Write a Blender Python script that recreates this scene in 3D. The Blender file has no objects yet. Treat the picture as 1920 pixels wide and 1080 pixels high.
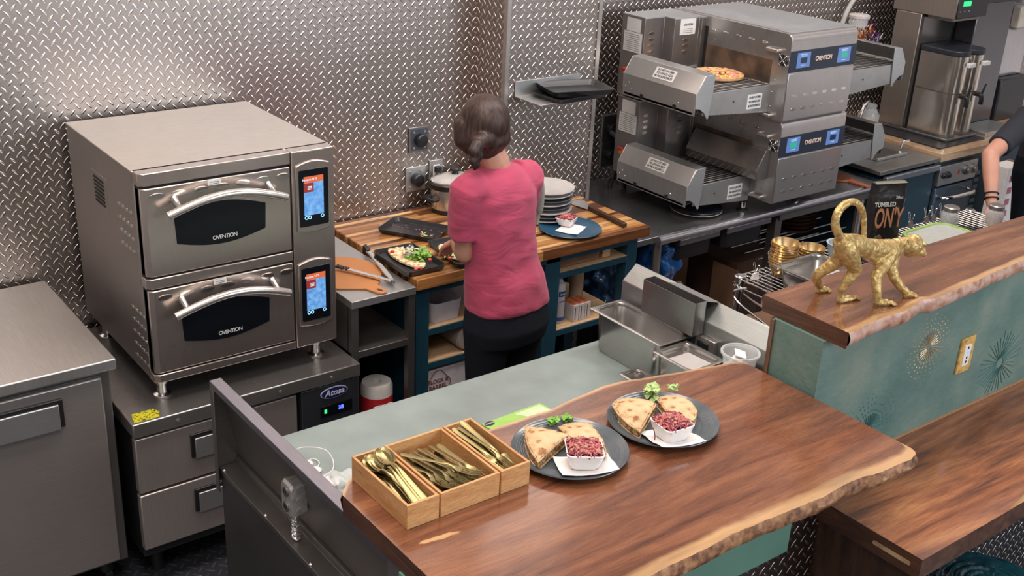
import bpy, bmesh, math, random
from mathutils import Vector, Matrix, noise
random.seed(7)
PI = math.pi
S = bpy.context.scene
C = S.collection

# ------------------------------------------------------------------ camera
FPX = 2128.0
YAW, PITCH, ROLL = (math.radians(a) for a in (38.04, 23.12, 2.79))
EYE = Vector((0, 0, 2.6))
_f = Vector((math.sin(YAW)*math.cos(PITCH), math.cos(YAW)*math.cos(PITCH), -math.sin(PITCH)))
_r = Vector((math.cos(YAW), -math.sin(YAW), 0)); _u = _r.cross(_f)
_r2 = _r*math.cos(ROLL) + _u*math.sin(ROLL); _u2 = -_r*math.sin(ROLL) + _u*math.cos(ROLL)
cam_data = bpy.data.cameras.new('camera'); cam = bpy.data.objects.new('camera', cam_data); C.objects.link(cam)
cam_data.sensor_width = 36; cam_data.lens = 36*FPX/1920; cam_data.clip_start = .05; cam_data.clip_end = 60
cam.matrix_world = Matrix(((_r2.x, _u2.x, -_f.x, EYE.x), (_r2.y, _u2.y, -_f.y, EYE.y), (_r2.z, _u2.z, -_f.z, EYE.z), (0, 0, 0, 1)))
S.camera = cam

def A(px, py, x=None, y=None, z=None):
    """world point seen at a pixel, on the plane x=, y= or z="""
    d = _r2*((px-960)/FPX) - _u2*((py-540)/FPX) + _f
    if z is not None: t = (z-EYE.z)/d.z
    elif y is not None: t = (y-EYE.y)/d.y
    else: t = (x-EYE.x)/d.x
    return EYE + d*t

# ------------------------------------------------------------------ view and light
S.view_settings.view_transform = 'Standard'; S.view_settings.look = 'None'
S.view_settings.gamma = 1; S.view_settings.use_curve_mapping = False
S.view_settings.exposure = -0.14
W = bpy.data.worlds.new('world'); S.world = W; W.use_nodes = True
wn = W.node_tree; wn.nodes.clear()
def wnode(t): return wn.nodes.new(t)
_tc = wnode('ShaderNodeTexCoord'); _mp = wnode('ShaderNodeMapping'); _mp.inputs['Scale'].default_value = (1.6, 1.6, 2.6)
_no = wnode('ShaderNodeTexNoise'); _no.inputs['Scale'].default_value = 1.5; _no.inputs['Detail'].default_value = 3
_cr = wnode('ShaderNodeValToRGB'); _bg = wnode('ShaderNodeBackground'); _wo = wnode('ShaderNodeOutputWorld')
_cr.color_ramp.elements[0].position = .36; _cr.color_ramp.elements[0].color = (.10, .09, .085, 1)
_cr.color_ramp.elements[1].position = .66; _cr.color_ramp.elements[1].color = (1.15, 1.07, 1.02, 1)
_e = _cr.color_ramp.elements.new(.5); _e.color = (.42, .385, .37, 1)
wn.links.new(_tc.outputs['Generated'], _mp.inputs['Vector']); wn.links.new(_mp.outputs[0], _no.inputs['Vector'])
wn.links.new(_no.outputs['Fac'], _cr.inputs[0]); wn.links.new(_cr.outputs[0], _bg.inputs[0]); wn.links.new(_bg.outputs[0], _wo.inputs[0])
_bg.inputs[1].default_value = 1.0
def area(name, loc, target, sx, sy, power, col):
    l = bpy.data.lights.new(name, 'AREA'); l.shape = 'RECTANGLE'; l.size = sx; l.size_y = sy; l.energy = power; l.color = col
    o = bpy.data.objects.new(name, l); C.objects.link(o); o.location = loc
    o.rotation_euler = (Vector(target)-Vector(loc)).to_track_quat('-Z', 'Y').to_euler(); return o
area('ceiling_light_kitchen', (1.4, 2.6, 4.2), (1.3, 3.2, 0), 2.6, .6, 95, (1, .86, .76))
area('ceiling_light_middle', (4.4, 2.5, 4.2), (4.4, 3.1, 0), 2.6, .6, 95, (1, .93, .88))
area('window_daylight', (5.5, -4.5, 3.2), (3.2, 2.4, .9), 4.5, 2.6, 300, (.80, .90, 1))
area('ceiling_light_front', (.2, .2, 4.6), (1.6, 2.2, .9), 1.6, 1.2, 75, (1, .93, .86))

# ------------------------------------------------------------------ materials
MATS = {}
def newmat(name):
    m = bpy.data.materials.new(name); m.use_nodes = True; nt = m.node_tree
    b = nt.nodes.get('Principled BSDF'); return m, nt, b
def N(nt, t, **kw):
    n = nt.nodes.new('ShaderNode'+t)
    for k, v in kw.items():
        if k in n.inputs: n.inputs[k].default_value = v
        else: setattr(n, k, v)
    return n
def ramp(nt, fac, stops):
    r = N(nt, 'ValToRGB'); cr = r.color_ramp
    while len(cr.elements) > 1: cr.elements.remove(cr.elements[-1])
    cr.elements[0].position = stops[0][0]; cr.elements[0].color = (*stops[0][1], 1)
    for p, c in stops[1:]:
        e = cr.elements.new(p); e.color = (*c, 1)
    nt.links.new(fac, r.inputs[0]); return r.outputs[0]
def coords(nt, scale=(1, 1, 1), rot=(0, 0, 0), kind='Object'):
    t = N(nt, 'TexCoord'); m = N(nt, 'Mapping'); m.inputs['Scale'].default_value = scale; m.inputs['Rotation'].default_value = rot
    nt.links.new(t.outputs[kind], m.inputs[0]); return m.outputs[0]
def bump(nt, b, h, strength=.3, dist=.002):
    n = N(nt, 'Bump'); n.inputs['Strength'].default_value = strength; n.inputs['Distance'].default_value = dist
    nt.links.new(h, n.inputs['Height']); nt.links.new(n.outputs[0], b.inputs['Normal'])
def setp(b, col=None, rough=None, metal=None, **kw):
    if col is not None: b.inputs['Base Color'].default_value = (*col, 1)
    if rough is not None: b.inputs['Roughness'].default_value = rough
    if metal is not None: b.inputs['Metallic'].default_value = metal
    for k, v in kw.items():
        k = {'coat': 'Coat Weight', 'coatr': 'Coat Roughness', 'emis': 'Emission Strength', 'trans': 'Transmission Weight', 'ior': 'IOR', 'alpha': 'Alpha', 'sss': 'Subsurface Weight', 'spec': 'Specular IOR Level', 'sheen': 'Sheen Weight'}[k]
        b.inputs[k].default_value = v
def plain(name, col, rough=.5, metal=0, vary=.08, scale=30, bmp=0, **kw):
    """colour with a faint procedural mottling"""
    if name in MATS: return MATS[name]
    m, nt, b = newmat(name); setp(b, col, rough, metal, **kw)
    n = N(nt, 'TexNoise'); n.inputs['Scale'].default_value = scale; n.inputs['Detail'].default_value = 3
    nt.links.new(coords(nt), n.inputs['Vector'])
    lo = tuple(max(0, c*(1-vary)) for c in col); hi = tuple(min(1, c*(1+vary)) for c in col)
    nt.links.new(ramp(nt, n.outputs['Fac'], [(.3, lo), (.7, hi)]), b.inputs['Base Color'])
    if bmp: bump(nt, b, n.outputs['Fac'], .5, bmp)
    MATS[name] = m; return m
def steel(name, col=(.56, .54, .52), rough=.3, brush=(2, 2, 60), vary=.06, metal=.88):
    if name in MATS: return MATS[name]
    m, nt, b = newmat(name); setp(b, col, rough, metal)
    n = N(nt, 'TexNoise'); n.inputs['Scale'].default_value = 6; n.inputs['Detail'].default_value = 5
    nt.links.new(coords(nt, brush), n.inputs['Vector'])
    n2 = N(nt, 'TexNoise'); n2.inputs['Scale'].default_value = 5; n2.inputs['Detail'].default_value = 4
    nt.links.new(coords(nt), n2.inputs['Vector'])
    mr = N(nt, 'MapRange'); mr.inputs['To Min'].default_value = rough*.75; mr.inputs['To Max'].default_value = rough*1.3
    nt.links.new(n2.outputs['Fac'], mr.inputs['Value']); nt.links.new(mr.outputs[0], b.inputs['Roughness'])
    lo = tuple(c*(1-vary) for c in col); hi = tuple(min(1, c*(1+vary)) for c in col)
    nt.links.new(ramp(nt, n.outputs['Fac'], [(.3, lo), (.7, hi)]), b.inputs['Base Color'])
    bump(nt, b, n.outputs['Fac'], .03, .001)
    MATS[name] = m; return m
def emit(name, col, s=1.0):
    if name in MATS: return MATS[name]
    m, nt, b = newmat(name); setp(b, tuple(c*.2 for c in col), .2); b.inputs['Emission Color'].default_value = (*col, 1); b.inputs['Emission Strength'].default_value = s
    MATS[name] = m; return m
def diamond(name, col, rough, axes='xz', lug=(.86, .78, .72), pitch=.040, metal=1.0, strength=1.0):
    """tread plate: raised lugs on two interleaved lattices, leaning left and right"""
    m, nt, b = newmat(name); setp(b, col, rough, metal)
    t = N(nt, 'TexCoord'); sx = N(nt, 'SeparateXYZ'); nt.links.new(t.outputs['Object'], sx.inputs[0])
    P = sx.outputs[{'x': 0, 'y': 1, 'z': 2}[axes[0]]]; Q = sx.outputs[{'x': 0, 'y': 1, 'z': 2}[axes[1]]]
    def M(op, a, c=None, d=None):
        n = N(nt, 'Math'); n.operation = op
        for i, v in enumerate((a, c, d)):
            if v is None: continue
            if isinstance(v, (int, float)): n.inputs[i].default_value = v
            else: nt.links.new(v, n.inputs[i])
        return n.outputs[0]
    hs = []
    for off, sg in ((0, 1), (.5, -1)):
        u = M('SUBTRACT', M('FRACT', M('ADD', M('DIVIDE', P, pitch), off+50)), .5)
        v = M('SUBTRACT', M('FRACT', M('ADD', M('DIVIDE', Q, pitch*1.06), off+50)), .5)
        a = M('MULTIPLY', M('ADD', u, M('MULTIPLY', v, sg)), .7071)
        c = M('MULTIPLY', M('SUBTRACT', v, M('MULTIPLY', u, sg)), .7071)
        e = M('ADD', M('POWER', M('ABSOLUTE', M('DIVIDE', a, .37)), 2.2), M('POWER', M('ABSOLUTE', M('DIVIDE', c, .105)), 2.0))
        hs.append(M('MAXIMUM', M('SUBTRACT', 1.0, e), 0.0))
    h = M('MAXIMUM', hs[0], hs[1]); h2 = M('POWER', h, .55)
    nz = N(nt, 'TexNoise'); nz.inputs['Scale'].default_value = 3; nz.inputs['Detail'].default_value = 4; nt.links.new(coords(nt), nz.inputs['Vector'])
    wave = M('MULTIPLY', nz.outputs['Fac'], .6)
    bump(nt, b, M('ADD', h2, wave), strength, .0035)
    mx = N(nt, 'MapRange'); mx.inputs['From Max'].default_value = .25; nt.links.new(h, mx.inputs['Value'])
    rr = N(nt, 'MapRange'); rr.inputs['To Min'].default_value = rough; rr.inputs['To Max'].default_value = rough*.75; nt.links.new(mx.outputs[0], rr.inputs['Value']); nt.links.new(rr.outputs[0], b.inputs['Roughness'])
    nt.links.new(ramp(nt, mx.outputs[0], [(0, col), (1, lug)]), b.inputs['Base Color'])  # lug highlights put into the colour: lugs painted lighter than the plate
    MATS[name] = m; return m
def wood(name, dark, mid, light, grain='x', scale=1.0, rough=.3, coat=.4, sap=None, coatr=.12, figure=1.0, contrast=(.3, .5, .72)):
    if name in MATS: return MATS[name]
    m, nt, b = newmat(name); setp(b, mid, rough, 0, coat=coat, coatr=coatr)
    st = {'x': (1.1, 9, 9), 'y': (9, 1.1, 9), 'z': (9, 9, 1.1)}[grain]
    n0 = N(nt, 'TexNoise'); n0.inputs['Scale'].default_value = 1.2*scale; n0.inputs['Detail'].default_value = 2
    nt.links.new(coords(nt, tuple(.5*a**.6 for a in st)), n0.inputs['Vector'])
    ad = N(nt, 'MixRGB'); ad.blend_type = 'ADD'; ad.inputs[0].default_value = .45*figure
    nt.links.new(coords(nt, st), ad.inputs[1]); nt.links.new(n0.outputs['Color'], ad.inputs[2])
    n1 = N(nt, 'TexNoise'); n1.inputs['Scale'].default_value = 1.6*scale; n1.inputs['Detail'].default_value = 8; n1.inputs['Roughness'].default_value = .62; n1.inputs['Distortion'].default_value = 1.1*figure
    nt.links.new(ad.outputs[0], n1.inputs['Vector'])
    n2 = N(nt, 'TexNoise'); n2.inputs['Scale'].default_value = 24*scale; n2.inputs['Detail'].default_value = 4
    nt.links.new(coords(nt, tuple(a if a < 5 else a*1.6 for a in st)), n2.inputs['Vector'])
    c1 = ramp(nt, n1.outputs['Fac'], [(contrast[0], dark), (contrast[1], mid), (contrast[2], light)])
    mu = N(nt, 'MixRGB'); mu.blend_type = 'MULTIPLY'; mu.inputs[0].default_value = .6
    nt.links.new(c1, mu.inputs[1]); nt.links.new(ramp(nt, n2.outputs['Fac'], [(.35, (.55, .5, .5)), (.6, (1, 1, 1))]), mu.inputs[2])
    out = mu.outputs[0]
    if sap:
        at = N(nt, 'Attribute'); at.attribute_name = 'sap'
        nz = N(nt, 'TexNoise'); nz.inputs['Scale'].default_value = 7; nz.inputs['Detail'].default_value = 5; nt.links.new(coords(nt), nz.inputs['Vector'])
        sb = N(nt, 'Math'); sb.operation = 'MULTIPLY_ADD'; sb.inputs[1].default_value = .22; nt.links.new(nz.outputs['Fac'], sb.inputs[0]); nt.links.new(at.outputs['Fac'], sb.inputs[2])
        mr = N(nt, 'MapRange'); mr.inputs['From Min'].default_value = .62; mr.inputs['From Max'].default_value = .80; nt.links.new(sb.outputs[0], mr.inputs['Value'])
        m2 = N(nt, 'MixRGB'); nt.links.new(mr.outputs[0], m2.inputs[0]); nt.links.new(out, m2.inputs[1])
        n3 = N(nt, 'TexNoise'); n3.inputs['Scale'].default_value = 3; n3.inputs['Detail'].default_value = 5; nt.links.new(coords(nt, st), n3.inputs['Vector'])
        nt.links.new(ramp(nt, n3.outputs['Fac'], [(.35, tuple(c*.6 for c in sap)), (.6, sap)]), m2.inputs[2]); out = m2.outputs[0]
    nt.links.new(out, b.inputs['Base Color'])
    bump(nt, b, n1.outputs['Fac'], .12, .001)
    MATS[name] = m; return m
def butcher(name):
    m, nt, b = newmat(name); setp(b, (.5, .25, .1), .38, 0, coat=.15)
    sx = N(nt, 'SeparateXYZ'); t = N(nt, 'TexCoord'); nt.links.new(t.outputs['Object'], sx.inputs[0])
    br = N(nt, 'TexBrick'); br.offset = .5; br.inputs['Scale'].default_value = 1; br.inputs['Mortar Size'].default_value = .0; br.inputs['Brick Width'].default_value = .42; br.inputs['Row Height'].default_value = .025
    br.inputs['Color1'].default_value = (0, 0, 0, 1); br.inputs['Color2'].default_value = (1, 1, 1, 1); br.inputs['Bias'].default_value = 0
    nt.links.new(t.outputs['Object'], br.inputs['Vector'])
    n = N(nt, 'TexNoise'); n.inputs['Scale'].default_value = 3; n.inputs['Detail'].default_value = 6; nt.links.new(coords(nt, (1.5, 22, 22)), n.inputs['Vector'])
    c1 = ramp(nt, br.outputs['Color'], [(.0, (.06, .020, .008)), (.22, (.16, .06, .02)), (.45, (.34, .15, .05)), (.75, (.50, .27, .10)), (1, (.72, .50, .24))])
    c2 = ramp(nt, n.outputs['Fac'], [(.3, (.45, .35, .3)), (.6, (1.15, 1.1, 1.05))])
    mu = N(nt, 'MixRGB'); mu.blend_type = 'MULTIPLY'; mu.inputs[0].default_value = .8; nt.links.new(c1, mu.inputs[1]); nt.links.new(c2, mu.inputs[2])
    nt.links.new(mu.outputs[0], b.inputs['Base Color']); MATS[name] = m; return m
def spotted(name, base, spot, scale=18, lo=.52, hi=.6, rough=.6, bmp=.002, mid=None, detail=3):
    if name in MATS: return MATS[name]
    m, nt, b = newmat(name); setp(b, base, rough)
    n = N(nt, 'TexNoise'); n.inputs['Scale'].default_value = scale; n.inputs['Detail'].default_value = detail; nt.links.new(coords(nt), n.inputs['Vector'])
    st = [(lo, base), (hi, spot)]
    if mid: st = [(lo-.15, mid), (lo, base), (hi, spot)]
    nt.links.new(ramp(nt, n.outputs['Fac'], st), b.inputs['Base Color'])
    if bmp: bump(nt, b, n.outputs['Fac'], .6, bmp)
    MATS[name] = m; return m

STEEL = steel('brushed_steel', (.56, .515, .49), .30)
STEELX = steel('brushed_steel_horizontal', (.56, .515, .49), .27, (60, 2, 2))
STEEL_D = steel('dark_steel', (.25, .235, .23), .38)
STEEL_L = steel('light_steel', (.50, .50, .50), .40)
TABLE_S = steel('table_steel', (.30, .30, .32), .25, (2, 30, 2))
CHROME = steel('chrome', (.78, .77, .76), .14, vary=.03, metal=1)
WALLP = diamond('tread_plate_wall', (.40, .355, .335), .36, 'xz')
WALLY = diamond('tread_plate_side', (.40, .355, .335), .36, 'yz')
FLOORP = diamond('tread_plate_floor', (.035, .037, .045), .42, 'xy', (.07, .07, .085), .05, .35, .7)
KICKP = diamond('tread_plate_kick', (.20, .16, .15), .4, 'xz')
BLACK = plain('black_plastic', (.012, .012, .014), .35)
BLACKM = plain('black_enamel', (.018, .018, .022), .32, 0)
VOID = plain('shadow_black', (.006, .006, .007), .7)
GLASSB = plain('black_glass', (.005, .006, .009), .22, 0, spec=.25)
WHITE = plain('white_ceramic', (.80, .78, .77), .22, 0, .02, coat=.5)
PAPER = plain('white_paper', (.78, .74, .73), .8, 0, .03)
LABEL = plain('label_white', (.66, .65, .64), .6, 0, .05)
INK = plain('label_ink', (.03, .03, .03), .6)
WALNUT = wood('walnut_slab', (.085, .028, .015), (.21, .076, .036), (.345, .142, .066), 'x', 1.0, .25, .9, sap=(.56, .33, .16), figure=.8, contrast=(.30, .5, .72))
WALNUT2 = wood('walnut_shelf_slab', (.10, .036, .02), (.23, .092, .046), (.36, .17, .09), 'x', .8, .16, 1.0, coatr=.03, sap=(.58, .34, .17), figure=.6, contrast=(.33, .52, .72))
WALNUT3 = wood('figured_walnut', (.12, .036, .015), (.30, .098, .036), (.46, .19, .07), 'x', .6, .24, .6, sap=(.60, .34, .12), figure=1.6, contrast=(.36, .5, .68))
WALNUTD = wood('dark_walnut', (.012, .006, .004), (.055, .024, .015), (.11, .055, .032), 'z', 1.0, .4, .2)
BARK = spotted('bark_edge', (.27, .12, .055), (.07, .03, .016), 48, .5, .68, .6, .003, (.40, .21, .10), 7)
BARK2 = spotted('pale_bark_edge', (.46, .25, .18), (.22, .10, .06), 34, .55, .72, .3, .003, (.55, .38, .32), 6)
BAMBOO = wood('bamboo', (.44, .20, .07), (.62, .32, .125), (.72, .41, .18), 'x', 2.0, .42, .15, figure=.2)
BAMBOOY = wood('bamboo_long', (.44, .20, .07), (.62, .32, .125), (.72, .41, .18), 'y', 2.0, .42, .15, figure=.2)
PINE = wood('pale_pine', (.38, .22, .11), (.55, .36, .2), (.66, .47, .29), 'x', 1.5, .55, .05, figure=.5)
BUTCHER = butcher('butcher_block')
def teal():
    m, nt, b = newmat('teal_plaster'); setp(b, (.13, .23, .20), .55)
    n = N(nt, 'TexNoise'); n.inputs['Scale'].default_value = 5; n.inputs['Detail'].default_value = 7; nt.links.new(coords(nt), n.inputs['Vector'])
    nt.links.new(ramp(nt, n.outputs['Fac'], [(.3, (.075, .155, .14)), (.52, (.125, .205, .18)), (.7, (.19, .245, .205))]), b.inputs['Base Color'])
    n2 = N(nt, 'TexNoise'); n2.inputs['Scale'].default_value = 40; n2.inputs['Detail'].default_value = 5; nt.links.new(coords(nt), n2.inputs['Vector'])
    bump(nt, b, n2.outputs['Fac'], .7, .004); return m
TEAL = teal(); TEALP = plain('teal_panel', (.13, .26, .20), .35, 0, .05, 8)
TEALD = plain('teal_relief', (.03, .12, .11), .5)
GOLDP = plain('gilded_relief', (.42, .32, .20), .4, .5)
GREENTOP = plain('sage_laminate', (.235, .285, .275), .32, 0, .10, 9)
NAVY = plain('navy_paint', (.006, .045, .075), .5)
NAVYC = plain('blue_black_cabinet', (.02, .045, .065), .4)
GOLD = None
def gold():
    m, nt, b = newmat('gold_leaf'); setp(b, (.62, .41, .13), .45, .6)
    n = N(nt, 'TexNoise'); n.inputs['Scale'].default_value = 75; n.inputs['Detail'].default_value = 4; nt.links.new(coords(nt, (1, 1, 1.0)), n.inputs['Vector'])
    v = N(nt, 'TexVoronoi'); v.inputs['Scale'].default_value = 95; nt.links.new(coords(nt), v.inputs['Vector'])
    nt.links.new(ramp(nt, n.outputs['Fac'], [(.3, (.34, .22, .08)), (.55, (.54, .38, .15)), (.75, (.72, .55, .28))]), b.inputs['Base Color'])
    ad = N(nt, 'Math'); ad.operation = 'ADD'; nt.links.new(n.outputs['Fac'], ad.inputs[0]); nt.links.new(v.outputs['Distance'], ad.inputs[1])
    bump(nt, b, ad.outputs[0], .7, .0025); return m
GOLD = gold()
BRASS = steel('brass_cutlery', (.31, .25, .115), .33, vary=.1)
GOLDB = steel('gold_bowl', (.76, .54, .27), .24, vary=.05)
SLATE = plain('slate_plate', (.075, .092, .105), .28, 0, .15, 20, coat=.3)
BLUEP = plain('blue_plate_glaze', (.018, .07, .13), .3, 0, .12, 18)
TORT = spotted('toasted_tortilla', (.56, .36, .18), (.27, .10, .03), 42, .57, .66, .6, .003, (.64, .45, .26), 3)
FILL = spotted('quesadilla_filling', (.30, .14, .06), (.52, .36, .16), 110, .48, .56, .5, .004, (.12, .05, .025))
SLAW1 = plain('cabbage_purple', (.20, .025, .055), .3); SLAW2 = plain('cabbage_pink', (.50, .13, .12), .3); SLAW3 = plain('walnut_bits', (.50, .30, .20), .6)
LETT = plain('lettuce_green', (.20, .42, .06), .45, 0, .35, 60); LETT2 = plain('lettuce_pale', (.42, .56, .22), .45, 0, .2, 60)
TOMATO = plain('tomato_red', (.50, .045, .015), .2, 0, .1, coat=.5)
CHEESE = spotted('melted_cheese', (.78, .60, .34), (.52, .20, .08), 60, .55, .62, .5, .003, (.86, .74, .52))
def cotton():
    m, nt, b = newmat('pink_cotton'); setp(b, (.43, .052, .112), .85, sheen=.12)
    n = N(nt, 'TexNoise'); n.inputs['Scale'].default_value = 7; n.inputs['Detail'].default_value = 2; n.inputs['Distortion'].default_value = 1.2; nt.links.new(coords(nt, (1, 1, 2.2), (0, .5, 0)), n.inputs['Vector'])
    bump(nt, b, n.outputs['Fac'], .20, .03); return m
PINK = cotton()
TROUS = plain('black_trousers', (.008, .010, .015), .95, spec=.2)
SKIN = plain('skin', (.55, .27, .19), .5, 0, .08, 12, sss=.08)
def hairmat():
    m, nt, b = newmat('brown_hair'); setp(b, (.03, .013, .010), .5)
    n = N(nt, 'TexNoise'); n.inputs['Scale'].default_value = 9; n.inputs['Detail'].default_value = 5; nt.links.new(coords(nt, (12, 12, 1.0), (0, .25, 0)), n.inputs['Vector'])
    nt.links.new(ramp(nt, n.outputs['Fac'], [(.35, (.012, .005, .004)), (.65, (.055, .024, .018))]), b.inputs['Base Color']); bump(nt, b, n.outputs['Fac'], .5, .004); return m
HAIR = hairmat()
DARKSHIRT = plain('dark_shirt', (.016, .018, .026), .8)
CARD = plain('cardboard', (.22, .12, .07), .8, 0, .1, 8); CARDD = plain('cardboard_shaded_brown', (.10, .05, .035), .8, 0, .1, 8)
ORANGE = plain('copper_brown_board', (.46, .19, .065), .5, 0, .08, 6)
def glass(name, col=(.9, .93, .93), rough=.05, alpha=.35):
    m, nt, b = newmat(name); setp(b, col, rough, 0, alpha=alpha); b.inputs['Specular IOR Level'].default_value = .8; MATS[name] = m; return m
CLEAR = glass('clear_plastic'); GLASSJ = glass('jar_glass', (.8, .84, .84), .05, .3)

# ------------------------------------------------------------------ geometry helpers
def BM(): return bmesh.new()
def box(bm, x0, x1, y0, y1, z0, z1):
    v = [bm.verts.new(p) for p in ((x0, y0, z0), (x1, y0, z0), (x1, y1, z0), (x0, y1, z0), (x0, y0, z1), (x1, y0, z1), (x1, y1, z1), (x0, y1, z1))]
    for f in ((3, 2, 1, 0), (4, 5, 6, 7), (0, 1, 5, 4), (1, 2, 6, 5), (2, 3, 7, 6), (3, 0, 4, 7)): bm.faces.new([v[i] for i in f])
    return v
def obox(bm, c, sx, sy, sz, rot=None):
    v = box(bm, -sx/2, sx/2, -sy/2, sy/2, -sz/2, sz/2)
    M = Matrix.Translation(Vector(c)) @ (rot.to_4x4() if rot else Matrix())
    for a in v: a.co = M @ a.co
    return v
def frame_of(d, up=Vector((0, 0, 1))):
    d = d.normalized()
    if abs(d.dot(up)) > .97: up = Vector((1, 0, 0))
    a = up.cross(d).normalized(); return a, d.cross(a).normalized()
def ringloft(bm, rings, cap=True, closed=False):
    R = [[bm.verts.new(p) for p in r] for r in rings]; n = len(R[0])
    for i in range(len(R)-1 + (1 if closed else 0)):
        p, q = R[i], R[(i+1) % len(R)]
        for j in range(n): bm.faces.new((p[j], p[(j+1) % n], q[(j+1) % n], q[j]))
    if cap and not closed:
        bm.faces.new(R[0][::-1]); bm.faces.new(R[-1])
    return R
def tube(bm, pts, r, n=10, closed=False, up=Vector((0, 0, 1))):
    pts = [Vector(p) for p in pts]; rs = r if isinstance(r, (list, tuple)) else [r]*len(pts); rings = []
    a = None
    for i, p in enumerate(pts):
        if closed: d = pts[(i+1) % len(pts)] - pts[i-1]
        else: d = pts[min(i+1, len(pts)-1)] - pts[max(i-1, 0)]
        d.normalize()
        if a is None: a, b = frame_of(d, up)
        else:
            a = (a - d*a.dot(d)).normalized(); b = d.cross(a)
        rings.append([p + (a*math.cos(2*PI*k/n) + b*math.sin(2*PI*k/n))*rs[i] for k in range(n)])
    return ringloft(bm, rings, True, closed)
def smoothpts(pts, k=6, closed=False):
    pts = [Vector(p) for p in pts]; out = []; n = len(pts)
    rng = n if closed else n-1
    for i in range(rng):
        if closed: p0, p1, p2, p3 = pts[i-1], pts[i], pts[(i+1) % n], pts[(i+2) % n]
        else: p0, p1, p2, p3 = pts[max(i-1, 0)], pts[i], pts[i+1], pts[min(i+2, n-1)]
        for j in range(k):
            t = j/k
            out.append(.5*((2*p1)+(p2-p0)*t+(2*p0-5*p1+4*p2-p3)*t*t+(3*p1-p0-3*p2+p3)*t**3))
    if not closed: out.append(pts[-1])
    return out
def lathe(bm, prof, c=(0, 0, 0), n=48, axis='z', sx=1, sy=1):
    c = Vector(c); rings = []
    for r, h in prof:
        ring = []
        for k in range(n):
            a = 2*PI*k/n; x, y = r*math.cos(a)*sx, r*math.sin(a)*sy
            ring.append(c + (Vector((x, y, h)) if axis == 'z' else Vector((x, -h, y)) if axis == 'y' else Vector((h, x, y))))
        rings.append(ring)
    return ringloft(bm, rings, True)
def cyl(bm, p0, p1, r, n=16): return tube(bm, [p0, p1], r, n)
def prism(bm, poly, z0, z1, plane='xy'):
    def P(a, b, h): return {'xy': (a, b, h), 'xz': (a, h, b), 'yz': (h, a, b)}[plane]
    lo = [bm.verts.new(P(a, b, z0)) for a, b in poly]; hi = [bm.verts.new(P(a, b, z1)) for a, b in poly]; n = len(poly)
    bm.faces.new(lo); bm.faces.new(hi[::-1])
    for i in range(n): bm.faces.new((lo[i], hi[i], hi[(i+1) % n], lo[(i+1) % n]))
def rrect(w, h, r, n=5, cx=0, cy=0):
    out = []
    for sx, sy, a0 in ((1, 1, 0), (-1, 1, 90), (-1, -1, 180), (1, -1, 270)):
        for k in range(n+1):
            a = math.radians(a0+90*k/n); out.append((cx+sx*(w/2-r)+r*math.cos(a), cy+sy*(h/2-r)+r*math.sin(a)))
    return out
def ball(bm, c, r, sc=(1, 1, 1), rot=None, sub=2):
    res = bmesh.ops.create_icosphere(bm, subdivisions=sub, radius=1.0)
    M = Matrix.Translation(Vector(c)) @ (rot.to_4x4() if rot else Matrix()) @ Matrix.Diagonal((r*sc[0], r*sc[1], r*sc[2], 1))
    for v in res['verts']: v.co = M @ v.co
def chain(bm, pts, rs, n=12):
    """tapered limb: cones between joints, balls on them (unioned by a remesh)"""
    pts = [Vector(p) for p in pts]
    for i in range(len(pts)-1):
        if (pts[i+1]-pts[i]).length > 1e-4: tube(bm, [pts[i], pts[i+1]], [rs[i], rs[i+1]], n)
    for p, r in zip(pts, rs): ball(bm, p, r, sub=2)
def ell(c, rx, ry, n=24, ax=Vector((1, 0, 0)), ay=Vector((0, 1, 0)), p=2.0):
    out = []
    for k in range(n):
        a = 2*PI*k/n; ca, sa = math.cos(a), math.sin(a)
        f = (abs(ca)**p+abs(sa)**p)**(-1/p)
        out.append(Vector(c)+ax*rx*ca*f+ay*ry*sa*f)
    return out

def finish(name, bm, mat, parent=None, bevel=0, smooth=True, recalc=True, ang=35, seg=2):
    if parent is not None and parent.type == 'EMPTY' and not parent.get('_local'):
        off = -Vector(parent.location)
        for v in bm.verts: v.co += off
    elif parent is not None and parent.type == 'MESH' and parent.parent is not None and not parent.parent.get('_local'):
        off = -Vector(parent.parent.location)
        for v in bm.verts: v.co += off
    if recalc: bmesh.ops.recalc_face_normals(bm, faces=bm.faces)
    me = bpy.data.meshes.new(name); bm.to_mesh(me); bm.free()
    for m in (mat if isinstance(mat, (list, tuple)) else [mat]): me.materials.append(m)
    if smooth:
        me.polygons.foreach_set('use_smooth', [True]*len(me.polygons)); me.set_sharp_from_angle(angle=math.radians(ang))
    o = bpy.data.objects.new(name, me); C.objects.link(o)
    if parent is not None: o.parent = parent
    if bevel:
        b = o.modifiers.new('bevel', 'BEVEL'); b.width = bevel; b.segments = seg; b.limit_method = 'ANGLE'; b.angle_limit = math.radians(40); b.harden_normals = False
    return o
def thing(name, label, cat, loc=(0, 0, 0), group=None, local=False):
    o = bpy.data.objects.new(name, None); C.objects.link(o); o.location = loc; o.empty_display_size = .05
    o['label'] = label; o['category'] = cat
    if group: o['group'] = group
    if local: o['_local'] = 1
    return o
def tag(o, label, cat, group=None, kind=None):
    o['label'] = label; o['category'] = cat
    if group: o['group'] = group
    if kind: o['kind'] = kind
    return o
def struct(name, bm, mat, **kw):
    o = finish(name, bm, mat, **kw); o['kind'] = 'structure'; return o
def kids(o): return [c for c in bpy.data.objects if c.parent == o]
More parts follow.
